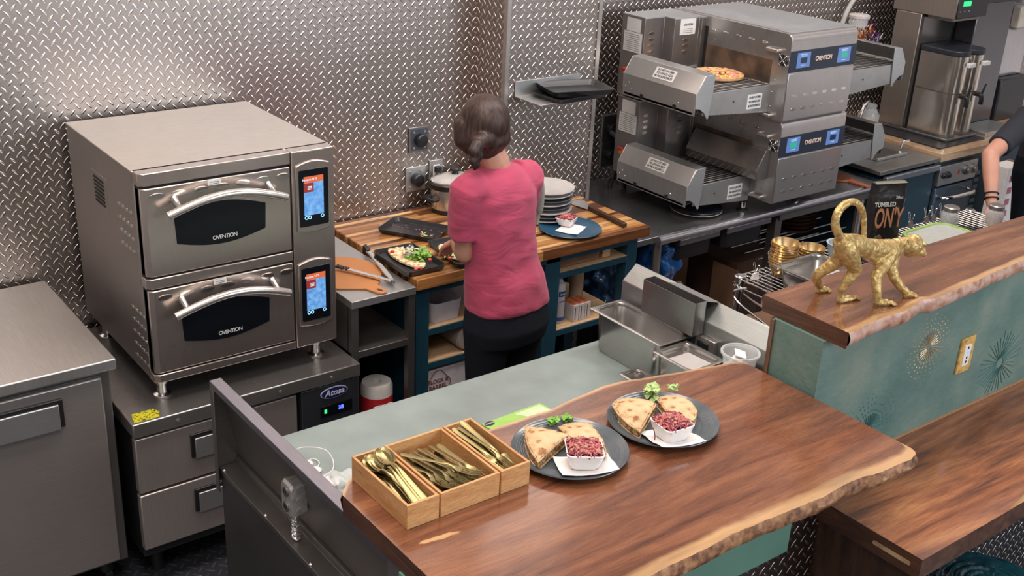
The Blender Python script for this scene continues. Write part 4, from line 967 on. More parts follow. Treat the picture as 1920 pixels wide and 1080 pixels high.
# ================================================================== CONVEYOR OVENS
CV = steel('conveyor_steel', (.50, .48, .47), .28, (3, 40, 3)); CVF = steel('conveyor_front_steel', (.56, .53, .53), .24, (40, 3, 3)); CVT = steel('conveyor_top_steel', (.62, .65, .68), .42, (3, 20, 3))
HOOD = steel('hood_steel', (.60, .60, .60), .33, (3, 40, 3))
def conveyor(name, label, zb, dx, yfw, blank):
    zt_ = zb+.415; xa, xb = 4.262+dx, 4.756+dx; yf_ = 3.42
    t_ = thing(name, label, 'oven', ((xa+xb)/2, 3.8, zb))
    # body with rounded crown
    R = .035; pr = [(4.20, zb), (yf_, zb), (yf_, zt_-R)]+[(yf_+R-R*math.cos(a), zt_-R+R*math.sin(a)) for a in [PI/2*k/8 for k in range(1, 9)]]+[(4.20, zt_)]
    bm = BM(); prism(bm, pr, xa+.004, xb-.004, 'yz'); finish('body', bm, CVF, t_, .002)
    bm = BM(); prism(bm, pr, xa, xa+.004, 'yz'); side = finish('side_panel', bm, CV, t_, .001)
    bm = BM(); box(bm, xa+.03, xb, yf_+R, 4.20, zt_, zt_+.0012); finish('top_panel', bm, CVT, t_)
    bm = BM(); box(bm, xa+.001, xb-.001, yf_-.0025, yf_+.004, zt_-.18, zt_-.078); band = finish('control_band', bm, plain('control_blue_black', (.018, .026, .045), .3), t_, .001)
    bm = BM(); box(bm, xa+.004, xb-.004, yf_-.004, yf_+.002, zb+.004, zt_-.185); fp = finish('front_panel', bm, CVF, t_, .002)
    for q, cxx in enumerate((xa+.098, xb-.095)):
        cz_ = zt_-.125; bm = BM(); box(bm, cxx-.047, cxx+.047, yf_-.0045, yf_-.002, cz_-.036, cz_+.036); finish('screen', bm, emit('conveyor_screen', (.12, .22, .50), .9), band)
        bm = BM(); box(bm, cxx-.022, cxx+.024, yf_-.0052, yf_-.004, cz_-.014, cz_+.012); finish('screen_tile', bm, emit('screen_green', (.03, .45, .30), .9) if (q == 1) == (not blank) else emit('screen_dark', (.02, .05, .12), .4), band)
        for j, (w_, zz) in enumerate(((.05, .027), (.04, .020), (.03, -.024))):
            bm = BM(); box(bm, cxx-w_/2, cxx+w_/2, yf_-.0052, yf_-.004, cz_+zz-.002, cz_+zz+.002); finish('screen_text', bm, emit('screen_pale', (.4, .6, .9), .9), band)
    text('lettering', 'OVENTION', .030, plain('silver_orange_letter', (.75, .55, .45), .4), band, ((xa+xb)/2-.0, yf_-.0028, zt_-.127), (1, 0, 0), (0, 0, 1), bold=.0006, space=.82, sx=.9)
    for r_ in range(2):
        for k in range(6):
            cx_ = xa+.07+.073*k; cz_ = zb+.055+.065*r_
            bm = BM(); lathe(bm, [(.001, -.004), (.010, -.003), (.013, 0), (.015, .002)], (cx_, yf_-.003, cz_), 18, 'y', 1.25, .5); finish('louvre', bm, CHROME, fp)
    # opening in the side with lighter frame
    zr = zb+.164
    bm = BM(); box(bm, xa-.0015, xa+.003, yfw+.012, yfw+.46, zr+.002, zr+.115); finish('oven_mouth', bm, spotted('oven_mouth_brown', (.13, .085, .06), (.05, .035, .028), 8, .45, .65, .35, 0), side)
    bm = BM(); box(bm, xa-.002, xa+.003, yfw+.44, yfw+.475, zr-.06, zr+.20); finish('mouth_gap', bm, VOID, side)
    for k in range(5):
        bm = BM(); lathe(bm, [(.001, -.003), (.009, -.002), (.012, 0), (.013, .002)], (xa-.0005, 3.58+.085*k, zt_-.062), 16, 'x', 1.5, .5); finish('side_louvre', bm, CHROME, side)
    for (yy_, zz) in ((3.50, zt_-.085), (3.50, zb+.02)):
        bm = BM(); tube(bm, [(xa, yy_+.045, zz), (xa-.022, yy_+.045, zz), (xa-.022, yy_-.02, zz), (xa, yy_-.02, zz)], 0.009, 10); finish('latch_handle', bm, STEEL, side)
    # fan grille
    cf = Vector((xa-.002, 3.455, zt_-.125)); bm = BM(); lathe(bm, [(.027, -.001), (.027, .002)], cf, 24, 'x'); fan = finish('fan', bm, BLACK, side)
    for rr in (.008, .015, .022, .028):
        bm = BM(); tube(bm, [cf+Vector((-.004, rr*math.cos(a), rr*math.sin(a))) for a in [2*PI*k/24 for k in range(24)]], .0012, 6, True); finish('fan_ring', bm, CHROME, side)
    for a in (.8, .8+PI/2):
        bm = BM(); tube(bm, [cf+Vector((-.005, .036*math.cos(a), .036*math.sin(a))), cf-Vector((.005, .036*math.cos(a), .036*math.sin(a)))], .0014, 6); finish('fan_guard', bm, CHROME, side)
    for (yy_, zz) in ((3.50, zb+.06), (3.50, zb+.13), (3.49, zb+.19)):
        bm = BM(); ball(bm, (xa-.001, yy_, zz), .004, sub=1); finish('screw', bm, CHROME, side)
    # motor housing stepping out at the rear
    hp_ = [(3.932+dx, 4.225), (3.932+dx, 4.062), (4.062+dx, 4.062), (4.062+dx, 3.988), (4.232+dx, 3.988), (4.232+dx, 3.97), (4.262+dx, 3.97), (4.262+dx, 4.225)]
    bm = BM(); prism(bm, hp_, zb+.005, zt_-.01); mh = finish('motor_housing', bm, steel('housing_steel', (.36, .33, .32), .3, (30, 30, 2)), t_, .001)
    bm = BM(); prism(bm, hp_, zt_-.01, zt_-.006); finish('housing_lid', bm, CVT, t_)
    for cx_, yy_ in ((3.982+dx, 4.062), (4.147+dx, 3.988)):
        for k in range(4):
            bm = BM(); lathe(bm, [(.001, -.004), (.010, -.003), (.014, 0), (.015, .002)], (cx_, yy_, zt_-.085-.030*k), 16, 'y', 1.3, .5); finish('louvre', bm, CHROME, mh)
    xl = 3.932+dx
    bm = BM(); box(bm, xl-.001, xl+.001, 4.09, 4.19, zt_-.085, zt_-.02); finish('rating_label', bm, LABEL, mh)
    bm = BM(); box(bm, xl-.0012, xl+.001, 4.075, 4.205, zt_-.185, zt_-.088); finish('rating_label', bm, LABEL, mh)
    for k in range(9):
        bm = BM(); box(bm, xl-.0018, xl-.001, 4.085+.006*(k % 3), 4.195-.008*(k % 2), zt_-.176+.0095*k, zt_-.1735+.0095*k); finish('label_line', bm, plain('label_grey', (.2, .2, .2), .6), mh)
    if not blank:
        bm = BM(); box(bm, 4.10+dx, 4.205+dx, 3.9855, 3.9875, zt_-.09, zt_-.012); finish('warning_label', bm, LABEL, mh)
        text('lettering', 'CAUTION', .014, INK, mh, (4.152+dx, 3.985, zt_-.04), (1, 0, 0), (0, 0, 1), bold=.0004)
        for k in range(3):
            bm = BM(); box(bm, 4.12+dx, 4.185+dx, 3.9848, 3.9855, zt_-.062-.009*k, zt_-.060-.009*k); finish('label_line', bm, plain('label_grey', (.2, .2, .2), .6), mh)
    bm = BM(); ball(bm, (xl-.012, 4.17, zb+.14), .016, (.6, 1.4, .6)); finish('emergency_knob', bm, plain('knob_red', (.50, .02, .015), .3), mh)
    bm = BM(); ball(bm, (xl-.004, 4.17, zb+.125), .022, (.3, 1, 1)); finish('knob_ring', bm, plain('knob_orange', (.65, .22, .05), .4), mh)
    # conveyor wings
    def wing(s, xin, xh, yn, length, zoff):
        """s=-1 left, +1 right; xin body side, xh hood plane"""
        zr_ = zb+.164+zoff; w_ = thing  # noqa
        bm = BM(); prism(bm, [(xin, zr_), (xh+s*-.06, zr_), (xh-s*.06, zr_-.10), (xin, zr_-.135)], yn, yn+.010, 'xz'); fr = finish('wing_rail', bm, HOOD, t_, .001)
        bm = BM(); prism(bm, [(xin, zr_), (xh-s*.06, zr_), (xh-s*.06, zr_-.09), (xin, zr_-.12)], yn+length-.01, yn+length, 'xz'); finish('wing_rail', bm, HOOD, t_, .001)
        bm = BM(); box(bm, min(xin, xh), max(xin, xh), yn+.01, yn+length-.01, zr_-.09, zr_-.08); finish('crumb_tray', bm, plain('crumb_tray_dark', (.03, .028, .03), .4), t_)
        for k in range(22):
            yy_ = yn+.014+(length-.03)*k/21; bm = BM(); cyl(bm, (xin, yy_, zr_-.004), (xh-s*.008, yy_, zr_-.004), .003, 6); finish('belt_rod', bm, STEEL if k % 2 else STEEL_D, fr)
        for k in range(5):
            xx = xin+(xh-xin)*(.15+.18*k); bm = BM(); cyl(bm, (xx, yn+.01, zr_-.008), (xx, yn+length-.01, zr_-.008), .002, 6); finish('belt_rod', bm, STEEL_D, fr)
        # hood: bent sheet seen as a prism shell, open towards the oven
        o_ = s
        shell = [(xh-o_*.0, zr_-.095), (xh, zr_+.008), (xh-o_*.05, zr_+.086), (xh-o_*.112, zr_+.090), (xh-o_*.112, zr_+.087), (xh-o_*.052, zr_+.083), (xh-o_*.004, zr_+.007), (xh-o_*.004, zr_-.095)]
        bm = BM(); prism(bm, shell, yn-.004, yn+length, 'xz'); hd = finish('end_hood', bm, HOOD, t_, .001, ang=15)
        cap = [(xh, zr_-.06), (xh, zr_+.008), (xh-o_*.05, zr_+.086), (xh-o_*.112, zr_+.090), (xh-o_*.105, zr_-.01), (xh-o_*.092, zr_-.115), (xh-o_*.085, zr_-.118), (xh-o_*.06, zr_-.085), (xh-o_*.03, zr_-.065)]
        bm = BM(); prism(bm, cap, yn-.008, yn-.004, 'xz'); finish('hood_end_cap', bm, steel('cap_steel', (.66, .67, .68), .4), t_, .001)
        bm = BM(); prism(bm, cap[:5], yn+length, yn+length+.004, 'xz'); finish('hood_end_cap', bm, HOOD, t_, .001)
        if s < 0:
            n_ = Vector((-.078, 0, .05)).normalized(); up_ = Vector((.05, 0, .078)).normalized()
            cc2 = Vector((xh+.026, yn+length*.48, zr_+.048))+n_*.0015
            bm = BM(); obox(bm, (0, 0, 0), .0012, .135, .055)
            rot = Matrix((tuple(n_), (0, 1, 0), tuple(up_))).transposed()
            for v in bm.verts: v.co = cc2 + rot @ v.co
            finish('warning_label', bm, LABEL, hd)
            for k, tx in enumerate(('DO NOT LIFT HERE', 'NO LEVANTE AQUI', 'NE PAS SOULEVER ICI')):
                text('lettering', tx, .0155, INK, hd, cc2+n_*.0008+up_*(.016-.016*k), (0, -1, 0), up_, bold=.0003, sx=.78)
            xs = xin-.10; bm = BM(); box(bm, xs-.055, xs+.045, yn-.0012, yn, zr_-.105, zr_-.035); finish('warning_label', bm, LABEL, fr)
            for k, tx in enumerate(('DO NOT LIFT HERE', 'NO LEVANTE AQUI', 'NE PAS SOULEVER ICI')):
                text('lettering', tx, .0145, INK, fr, (xs-.005, yn-.0014, zr_-.05-.020*k), (1, 0, 0), (0, 0, 1), bold=.0002, sx=.62)
            for yy_, zz in ((yn+length-.06, zr_-.055), (yn+.10, zr_-.055), (yn+length-.02, zr_-.05), (yn+length-.04, zr_-.03)):
                bm = BM(); ball(bm, (xh-.001, yy_, zz), .004, sub=1); finish('screw', bm, CHROME, hd)
            for yy_ in (yn+length*.72, yn+length*.26):
                bm = BM(); box(bm, xh-.0015, xh+.002, yy_-.011, yy_+.011, zr_-.088, zr_-.068); finish('slot', bm, VOID, hd)
        bm = BM(); ball(bm, (xin+s*.25, yn-.001, zr_-.055), .005, sub=1); finish('screw', bm, BLACK, fr)
    wing(-1, xa, 3.743+(.073 if blank else 0)+dx*0, yfw, .48 if not blank else .485, .0 if not blank else -.054)
    wing(1, xb, 5.335+(.03 if blank else 0), yfw+.02, .48, .0 if not blank else -.012)
    if blank:   # lowered hearth shield on the left side
        sh = [(xa-.004, zb+.262), (xa-.03, zb+.262), (xa-.085, zb+.165), (xa-.075, zb+.12), (xa-.070, zb+.12), (xa-.079, zb+.165), (xa-.026, zb+.257), (xa-.004, zb+.257)]
        bm = BM(); prism(bm, sh, 3.47, 3.95, 'xz'); finish('mouth_shield', bm, steel('shield_steel', (.32, .29, .27), .25, (3, 40, 3)), t_, .001)
        bm = BM(); prism(bm, [(xa, zb+.262), (xa-.03, zb+.262), (xa-.085, zb+.165), (xa-.075, zb+.12), (xa, zb+.12)], 3.466, 3.470, 'xz'); finish('shield_end', bm, STEEL_D, t_)
        for lx, ly in ((4.27, 3.60), (4.66, 3.58), (4.30, 4.15), (4.7, 4.15)):
            bm = BM(); lathe(bm, [(.03, TS+.001), (.03, TS+.006), (.016, TS+.012), (.016, TS+.05), (.022, TS+.052), (.022, zb+.001)], (lx, ly, 0), 18); finish('leg', bm, BLACK, t_)
            bm = BM(); cyl(bm, (lx, ly, TS+.014), (lx, ly, TS+.046), .0175); finish('leg_collar', bm, CHROME, t_)
    return t_
conveyor('conveyor_oven', 'upper of two stacked steel conveyor ovens, with a pizza on its belt', 1.257, -.008, 3.51, False)
conveyor('conveyor_oven', 'lower of two stacked steel conveyor ovens, standing on the steel table', .842, .006, 3.572, True)

# ================================================================== RIGHT-HAND STATION
RZ, RY = .80, 3.57
t = thing('chiller_cabinet', 'blue-black low chiller cabinet with steel lid top, right of the steel table', 'cabinet', (5.65, 3.9, 0))
bm = BM(); box(bm, 5.38, 5.935, RY+.02, 4.25, .06, RZ-.055); finish('body', bm, NAVYC, t, .004)
bm = BM(); box(bm, 5.365, 5.94, RY, 4.25, RZ-.025, RZ); finish('top', bm, steel('lid_steel', (.36, .36, .36), .35, (30, 2, 2)), t, .003)
bm = BM(); box(bm, 5.42, 5.935, RY-.012, RY+.02, RZ-.075, RZ-.04); finish('handle_rail', bm, steel('bluish_rail', (.50, .55, .62), .3, (30, 2, 2)), t, .004)
a = A(1643, 303, z=RZ); b = A(1708, 291, z=RZ)
bm = BM(); box(bm, 5.52, 5.80, 3.72, 4.05, RZ+.0005, RZ+.006); fl = finish('lid', bm, steel('lid_dark_steel', (.25, .245, .24), .3, (30, 2, 2)), t, .003)
bm = BM(); box(bm, 5.52, 5.80, 3.705, 3.72, RZ+.0005, RZ+.018); finish('lid_lip', bm, STEEL_L, t, .004)
bm = BM(); tube(bm, smoothpts([(5.86, 3.80, RZ+.01), (5.87, 3.79, RZ+.05), (5.885, 3.76, RZ+.065)], 5), .008, 10); finish('latch', bm, CHROME, t)
t = thing('oven_counter', 'wood-topped blue-black counter holding the coffee brewer', 'counter', (6.4, 3.9, 0))
bm = BM(); box(bm, 5.945, 7.3, RY, 4.35, RZ-.03, RZ+.02); finish('worktop', bm, wood('birch_top', (.40, .24, .14), (.52, .34, .2), (.6, .42, .27)), t, .003)
bm = BM(); box(bm, 5.95, 7.3, RY+.04, 4.30, .0, RZ-.03); finish('body', bm, NAVYC, t, .003)
bm = BM(); box(bm, 5.965, 6.36, RY+.008, RY+.038, .11, .60); dr = finish('door', bm, plain('oven_door_blue', (.035, .055, .08), .35), t, .008)
bm = BM(); tube(bm, smoothpts([(6.00, RY+.006, .545), (6.00, RY-.03, .548), (6.05, RY-.05, .55), (6.25, RY-.05, .55), (6.31, RY-.03, .55), (6.31, RY+.006, .55)], 5), .013, 12); finish('handle', bm, CHROME, dr)
bm = BM(); box(bm, 5.965, 6.36, RY+.004, RY+.038, .615, .735); pn = finish('control_panel', bm, steel('panel_grey', (.40, .40, .42), .4), t, .003)
for xx, r_ in ((6.005, .018), (6.045, .022), (6.245, .03), (6.315, .03)):
    bm = BM(); lathe(bm, [(r_, 0), (r_, .012), (r_*.6, .016), (r_*.55, .026), (.004, .026)], (xx, RY+.004, .68), 20, 'y'); finish('knob', bm, BLACK if r_ < .025 else STEEL_D, pn)
bm = BM(); box(bm, 6.16, 6.175, RY+.002, RY+.004, .665, .69); finish('indicator', bm, plain('red_mark', (.4, .02, .02), .4), pn)
for k in range(9):
    bm = BM(); box(bm, 6.42, 6.465, RY+.036, RY+.042, .25+.045*k, .272+.045*k); finish('vent_slot', bm, steel('vent_light', (.5, .52, .56), .4), t)
bm = BM(); prism(bm, [(6.02, 4.15), (6.52, 4.15), (6.50, 3.64), (6.02, 3.64)], RZ+.0205, RZ+.028); tag(finish('black_mat', bm, BLACKM, bevel=.002), 'black mat on the wooden counter under the coffee brewer', 'mat')
# coffee brewer
bx0, bx1, byf, byb = 6.171, 6.49, 3.70, 4.20
t = thing('coffee_brewer', 'tall stainless coffee brewer with green lit display', 'coffee machine', (6.33, 4.0, RZ+.03))
CB = steel('brewer_steel', (.42, .37, .33), .35, (30, 30, 2)); CB2 = steel('brewer_dark_steel', (.20, .19, .19), .25, (30, 30, 2))
bm = BM(); box(bm, bx0, bx1, 4.02, byb, RZ+.046, 1.544); finish('column', bm, CB, t, .004)
bm = BM(); box(bm, bx0+.003, bx1-.003, 4.0, 4.022, RZ+.04, 1.53); finish('column_front', bm, CB2, t)
bm = BM(); box(bm, bx0, bx1, byf, byb, RZ+.028, RZ+.045); finish('base', bm, STEEL_D, t, .004)
bm = BM(); box(bm, bx0, bx1, 3.80, byb+.03, 1.545, 1.74); finish('head', bm, CB, t, .004)
bm = BM(); box(bm, bx0+.03, bx1-.0, 3.83, 4.0, 1.525, 1.546); finish('spray_plate', bm, STEEL_D, t, .002)
bm = BM(); box(bm, bx0+.004, bx1-.004, 3.792, 3.802, 1.55, 1.665); dp = finish('display_panel', bm, BLACK, t, .003)
bm = BM(); box(bm, bx0+.05, bx0+.13, 3.7905, 3.7925, 1.62, 1.65); finish('display', bm, emit('green_display', (.02, .75, .25), 1.3), t, .001)
for k in range(3):
    bm = BM(); ball(bm, (bx0+.03+.045*k, 3.791, 1.59), .007, (1, .4, .7), sub=1); finish('button', bm, STEEL_L, t)
for (xx, zz) in ((0, 0), (.07, 0), (0, -.03), (.07, -.03)):
    bm = BM(); lathe(bm, [(.001, -.004), (.009, -.003), (.012, 0)], (bx0, 4.10-xx, 1.66+zz), 14, 'x', 1.6, .5); finish('vent', bm, CHROME, t)
bm = BM(); tube(bm, smoothpts([(6.20, 4.30, 1.74), (6.02, 4.30, 1.68), (5.86, 4.31, 1.58), (5.80, 4.32, 1.35), (5.84, 4.32, 1.0)], 8), .014, 10); tag(finish('water_hose', bm, plain('pale_hose', (.42, .40, .38), .5)), 'pale curved water hose running down the wall beside the coffee brewer', 'hose')
# urns
def urn(label, xa, xb, ya):
    t_ = thing('coffee_urn', label, 'urn', ((xa+xb)/2, 3.85, RZ+.05), 'coffee urns in the brewer')
    r_ = (xb-xa)/2; cx_ = (xa+xb)/2
    poly = [(xa, 3.985), (xa, ya+r_)]+[(cx_-r_*math.cos(a), ya+r_-r_*math.sin(a)) for a in [PI*k/14 for k in range(1, 14)]]+[(xb, ya+r_), (xb, 3.985)]
    def sc(s): return [(cx_+(p[0]-cx_)*s, 3.85+(p[1]-3.85)*s) for p in poly]
    bm = BM(); prism(bm, poly, RZ+.06, 1.335); bd = finish('urn_body', bm, steel('urn_steel', (.62, .56, .50), .16, (40, 40, 1), .05), t_, 0)
    bm = BM(); prism(bm, sc(1.008), RZ+.046, RZ+.062); prism(bm, sc(1.006), 1.11, 1.118); finish('band', bm, STEEL_D, t_)
    bm = BM(); prism(bm, sc(1.03), 1.335, 1.368); finish('lid', bm, plain('urn_lid', (.022, .025, .032), .35), t_, .006)
    bm = BM(); box(bm, cx_-.01, cx_+.055, ya-.03, ya-.004, 1.275, 1.30); finish('name_tag', bm, LABEL, t_, .003)
    bm = BM(); tube(bm, smoothpts([(cx_, ya+.003, 1.10), (cx_, ya-.035, 1.10), (cx_, ya-.05, 1.08), (cx_, ya-.05, 1.045)], 4), .014, 10); tp_ = finish('tap', bm, BLACK, t_)
    bm = BM(); tube(bm, [(cx_, ya-.045, 1.11), (cx_+.01, ya-.055, 1.17)], [.008, .005], 8); finish('tap_lever', bm, BLACK, tp_)
urn('front left coffee urn of the pair, nearer the conveyor ovens', bx0+.006, bx0+.156, 3.715)
urn('right coffee urn of the pair, beside the dark brewer panel', bx0+.162, bx0+.312, 3.715)
# second dark machine to the right and dispenser
t = thing('dark_brewer', 'dark brewer cabinet standing right of the coffee urns', 'coffee machine', (6.75, 4.0, RZ+.02))
bm = BM(); box(bm, 6.51, 6.90, 3.86, 4.30, RZ+.0205, 1.62); finish('cabinet', bm, steel('dark_cabinet_steel', (.15, .145, .16), .2, (30, 30, 2)), t, .006)
bm = BM(); box(bm, 6.50, 6.93, 3.80, 4.32, 1.62, 1.66); finish('top', bm, BLACKM, t, .003)
bm = BM(); box(bm, 6.505, 6.92, 3.76, 4.32, 1.66, 1.86); finish('hopper_base', bm, BLACKM, t, .01)
bm = BM(); box(bm, 6.53, 6.88, 3.66, 3.855, RZ+.0205, RZ+.05); finish('drip_tray', bm, STEEL_L, t, .002)
t = thing('juice_dispenser', 'steel drink dispenser with clear gauge at the far right', 'dispenser', (7.15, 3.9, RZ+.02))
bm = BM(); box(bm, 6.95, 7.28, 3.86, 4.3, RZ+.0205, 1.10); finish('base', bm, BLACKM, t, .01)
bm = BM(); box(bm, 6.96, 7.26, 3.92, 4.3, 1.10, 1.85); finish('body', bm, steel('dispenser_steel', (.5, .48, .5), .2, (30, 30, 2)), t, .006)
bm = BM(); box(bm, 7.0, 7.2, 3.86, 3.92, 1.42, 1.56); finish('gauge', bm, plain('gauge_cream', (.55, .48, .40), .3), t, .01)
for zz in (1.40, 1.57):
    bm = BM(); cyl(bm, (7.19, 3.80, zz), (7.19, 3.86, zz), .022); finish('knob', bm, BLACK, t)
bm = BM(); cyl(bm, (7.06, 3.87, 1.62), (7.06, 3.87, 1.72), .05); finish('jar', bm, CLEAR, t)
# silver jug and garland behind the ovens
c = A(1640, 228, y=4.0)
t = thing('glass_jar', 'clear jar with chrome loop handle behind the lower conveyor oven', 'jar', (c.x, 4.0, .80))
bm = BM(); lathe(bm, [(.03, RZ+.001), (.06, RZ+.03), (.065, RZ+.16), (.04, RZ+.20), (.042, RZ+.22), (.038, RZ+.22)], (c.x, 4.05, 0), 24); finish('jar', bm, GLASSJ, t)
bm = BM(); tube(bm, smoothpts([(c.x-.03, 4.05, RZ+.20), (c.x-.09, 4.0, RZ+.26), (c.x-.16, 3.98, RZ+.24), (c.x-.2, 3.98, RZ+.1)], 8), .009, 10); finish('handle', bm, CHROME, t)
c = A(1610, 50, y=4.15); c2 = A(1606, 27, y=4.15)
t = thing('lidded_tub', 'clear lidded tub of bright metallic garland behind the upper conveyor oven', 'tub', (c.x, 4.15, 1.3))
zz0 = c2.z
bm = BM(); box(bm, c.x-.14, c.x+.16, 4.06, 4.35, zz0-.27, zz0-.25); finish('shelf_bracket', bm, STEEL_D, t)
bm = BM(); lathe(bm, [(.05, zz0-.249), (.055, zz0-.02), (.05, zz0-.02)], (c.x-.01, 4.15, 0), 24); finish('tub', bm, CLEAR, t)
bm = BM(); lathe(bm, [(.06, zz0-.02), (.062, zz0-.005), (.05, zz0)], (c.x-.01, 4.15, 0), 24); finish('lid', bm, plain('lid_translucent', (.55, .50, .48), .4), t)
GAR = [plain('foil_orange', (.55, .20, .06), .2, .8), plain('foil_purple', (.22, .03, .30), .2, .8), plain('foil_silver', (.7, .7, .8), .15, .9)]
rnd = random.Random(4); bms = [BM(), BM(), BM()]
for k in range(150):
    u = rnd.random(); p = Vector((c.x-.12+.24*u, 4.08+rnd.uniform(-.03, .03), zz0-.085-.06*u*u+rnd.uniform(-.03, .02)-.02*math.sin(u*9)))
    mi = 0 if u < .55 else (1 if u < .9 and k % 3 else 2); d_ = Vector((rnd.uniform(-1, 1), rnd.uniform(-1, .2), rnd.uniform(-1, 1))).normalized()
    s_, q_ = frame_of(d_); b_ = bms[mi]; b_.faces.new([b_.verts.new(p+v) for v in (s_*.004, d_*.035+s_*.003, d_*.035-s_*.003, -s_*.004)])
for i, b_ in enumerate(bms): finish('garland', b_, GAR[i], t, recalc=False)
# copper paddle behind the oven on the steel table
cpd = A(1585, 338, z=TS+.006)
t = thing('wooden_paddle', 'reddish brown paddle lying at the right end of the steel table', 'paddle', (cpd.x, cpd.y, TS))
pb = plain('paddle_brown', (.30, .09, .045), .45)
e = A(1630, 351, z=TS+.006); c0_ = A(1572, 332, z=TS+.006); d_ = (e-c0_).to_2d().normalized(); pe = Vector((-d_.y, d_.x)); Lp = (e-c0_).to_2d().length
poly = [(c0_.x+d_.x*.085*math.cos(a)+pe.x*.075*math.sin(a), c0_.y+d_.y*.085*math.cos(a)+pe.y*.075*math.sin(a)) for a in [math.radians(18+324*k/24) for k in range(25)]]
poly += [(c0_.x+d_.x*Lp-pe.x*.014, c0_.y+d_.y*Lp-pe.y*.014), (c0_.x+d_.x*Lp+pe.x*.014, c0_.y+d_.y*Lp+pe.y*.014)]
bm = BM(); prism(bm, poly, TS+.001, TS+.012); finish('paddle', bm, pb, t, .002)

# ================================================================== WIRE RACK and what stands on it
KZ = .90
t = thing('wire_rack', 'chrome wire shelving rack behind the raised walnut ledge', 'rack', (4.1, 2.55, 0))
rx0, rx1, ry0, ry1 = 3.29, 4.93, 2.32, 2.765
for lx in (rx0+.015, rx1-.015):
    for ly in (ry0+.015, ry1-.015):
        bm = BM(); cyl(bm, (lx, ly, 0), (lx, ly, KZ+.012), .0127, 16); finish('post', bm, CHROME, t)
        bm = BM(); lathe(bm, [(.021, -.045), (.024, 0), (.019, .004), (.015, -.01)], (lx, ly, KZ+.006), 20); finish('collar', bm, CHROME, t)
for zz in (KZ, KZ-.035, .30, .265):
    for p0, p1 in (((rx0, ry0, zz), (rx1, ry0, zz)), ((rx0, ry1, zz), (rx1, ry1, zz)), ((rx0, ry0, zz), (rx0, ry1, zz)), ((rx1, ry0, zz), (rx1, ry1, zz))):
        bm = BM(); cyl(bm, p0, p1, .0035, 8); finish('frame_rod', bm, CHROME, t)
for k in range(60):
    xx = rx0+.02+(rx1-rx0-.04)*k/59; bm = BM(); cyl(bm, (xx, ry0, KZ+.003), (xx, ry1, KZ+.003), .0026, 6); finish('shelf_rod', bm, CHROME, t)
for q in (.12, .24, .36):
    bm = BM(); cyl(bm, (rx0, ry0+q, KZ-.003), (rx1, ry0+q, KZ-.003), .003, 6); finish('shelf_rod', bm, CHROME, t)
# angled side basket rods
for off in (0, .012):
    a_ = A(1376, 547, x=rx0-.03-off); pts = [A(1400, 540, x=rx0-.01-off), a_, A(1385, 568, x=rx0-.03-off), A(1430, 604, x=rx0-.03-off), A(1476, 641, x=rx0-.03-off)]
    bm = BM(); tube(bm, smoothpts(pts, 6), .0045, 8); finish('side_rod', bm, CHROME, t)
bm = BM(); tube(bm, smoothpts([(rx0, ry1, KZ-.02), (rx0-.02, ry1-.1, KZ-.05), (rx0-.02, ry0+.1, KZ-.075)], 6), .0035, 8); finish('side_rod', bm, CHROME, t)
def clip(label, c_, mat, group=None, tilt=.2):
    t_ = thing('binder_clip', label, 'clip', c_, 'binder clips on the wire rack')
    bm = BM(); prism(bm, [(c_[1]-.010, c_[2]-.004), (c_[1]+.010, c_[2]-.004), (c_[1]+.003, c_[2]+.022), (c_[1]-.003, c_[2]+.022)], c_[0]-.016, c_[0]+.016, 'yz'); finish('clip_body', bm, mat, t_, .001)
    for s_ in (-1, 1):
        b0 = Vector(c_)+Vector((0, s_*.003, .020)); h_ = Vector((tilt*.02*s_, s_*.012, .034)); w_ = Vector((.006, 0, 0))
        bm = BM(); tube(bm, smoothpts([b0-w_*.5, b0+h_*.6-w_*.7, b0+h_-w_, b0+h_*1.2, b0+h_+w_, b0+h_*.6+w_*.7, b0+w_*.5], 4), .0015, 6); finish('clip_wire', bm, CHROME, t_)
clip('white binder clip at the left end of the wire rack', (rx0+.05, ry1-.06, KZ+.006), WHITE)
clip('black binder clip between the white clip and the gold bowls', (rx0+.20, ry1-.005, KZ+.006), BLACK)
for i, (px, py) in enumerate(((1504, 491), (1707, 414), (1736, 408), (1748, 408), (1764, 402))):
    p = A(px, py, y=ry1-.003)
    clip(['silver binder clip behind the stacked gold bowls', 'binder clip just right of the black food bag on the rack edge', 'left one of a close pair of binder clips above the green lid', 'right one of a close pair of binder clips above the green lid', 'binder clip nearest the jar of dark spice'][i], (p.x, ry1-.004, KZ+.006), STEEL_D)
# gold bowls
BOWLP = [(.01, 0), (.028, 0), (.035, .004), (.050, .038), (.055, .052), (.053, .052), (.048, .038), (.033, .007), (.01, .005)]
cb = A(1478, 520, z=KZ+.006)
proto = None
cbx, cby = A(1490, 455, z=KZ+.20).x, A(1490, 455, z=KZ+.20).y
cbx, cby = 3.447, 2.665
for k in range(14):
    if proto is None:
        proto = thing('gold_bowl', 'lowest gold bowl of the tall stack on the wire rack', 'bowl', (cbx, cby, KZ+.008), 'stacked gold bowls on the wire rack', local=True)
        bm = BM(); lathe(bm, BOWLP, (0, 0, 0), 40); finish('bowl', bm, GOLDB, proto)
    else:
        top_ = k == 13
        dup(proto, loc=(cbx+.0012*math.sin(k*2.1), cby+.0012*math.cos(k*1.7), KZ+.008+.0072*k), label='topmost open gold bowl of the tall stack on the wire rack' if top_ else 'nested gold bowl within the tall stack on the wire rack')
for k in range(4):
    dup(proto, loc=(cbx+.165, cby-.005, KZ+.008+.014*k), label=['lowest gold bowl in the short stack behind the steel pan', 'second gold bowl in the short stack behind the steel pan', 'third gold bowl in the short stack behind the steel pan', 'topmost gold bowl in the short stack behind the steel pan'][k], group='short stack of gold bowls')
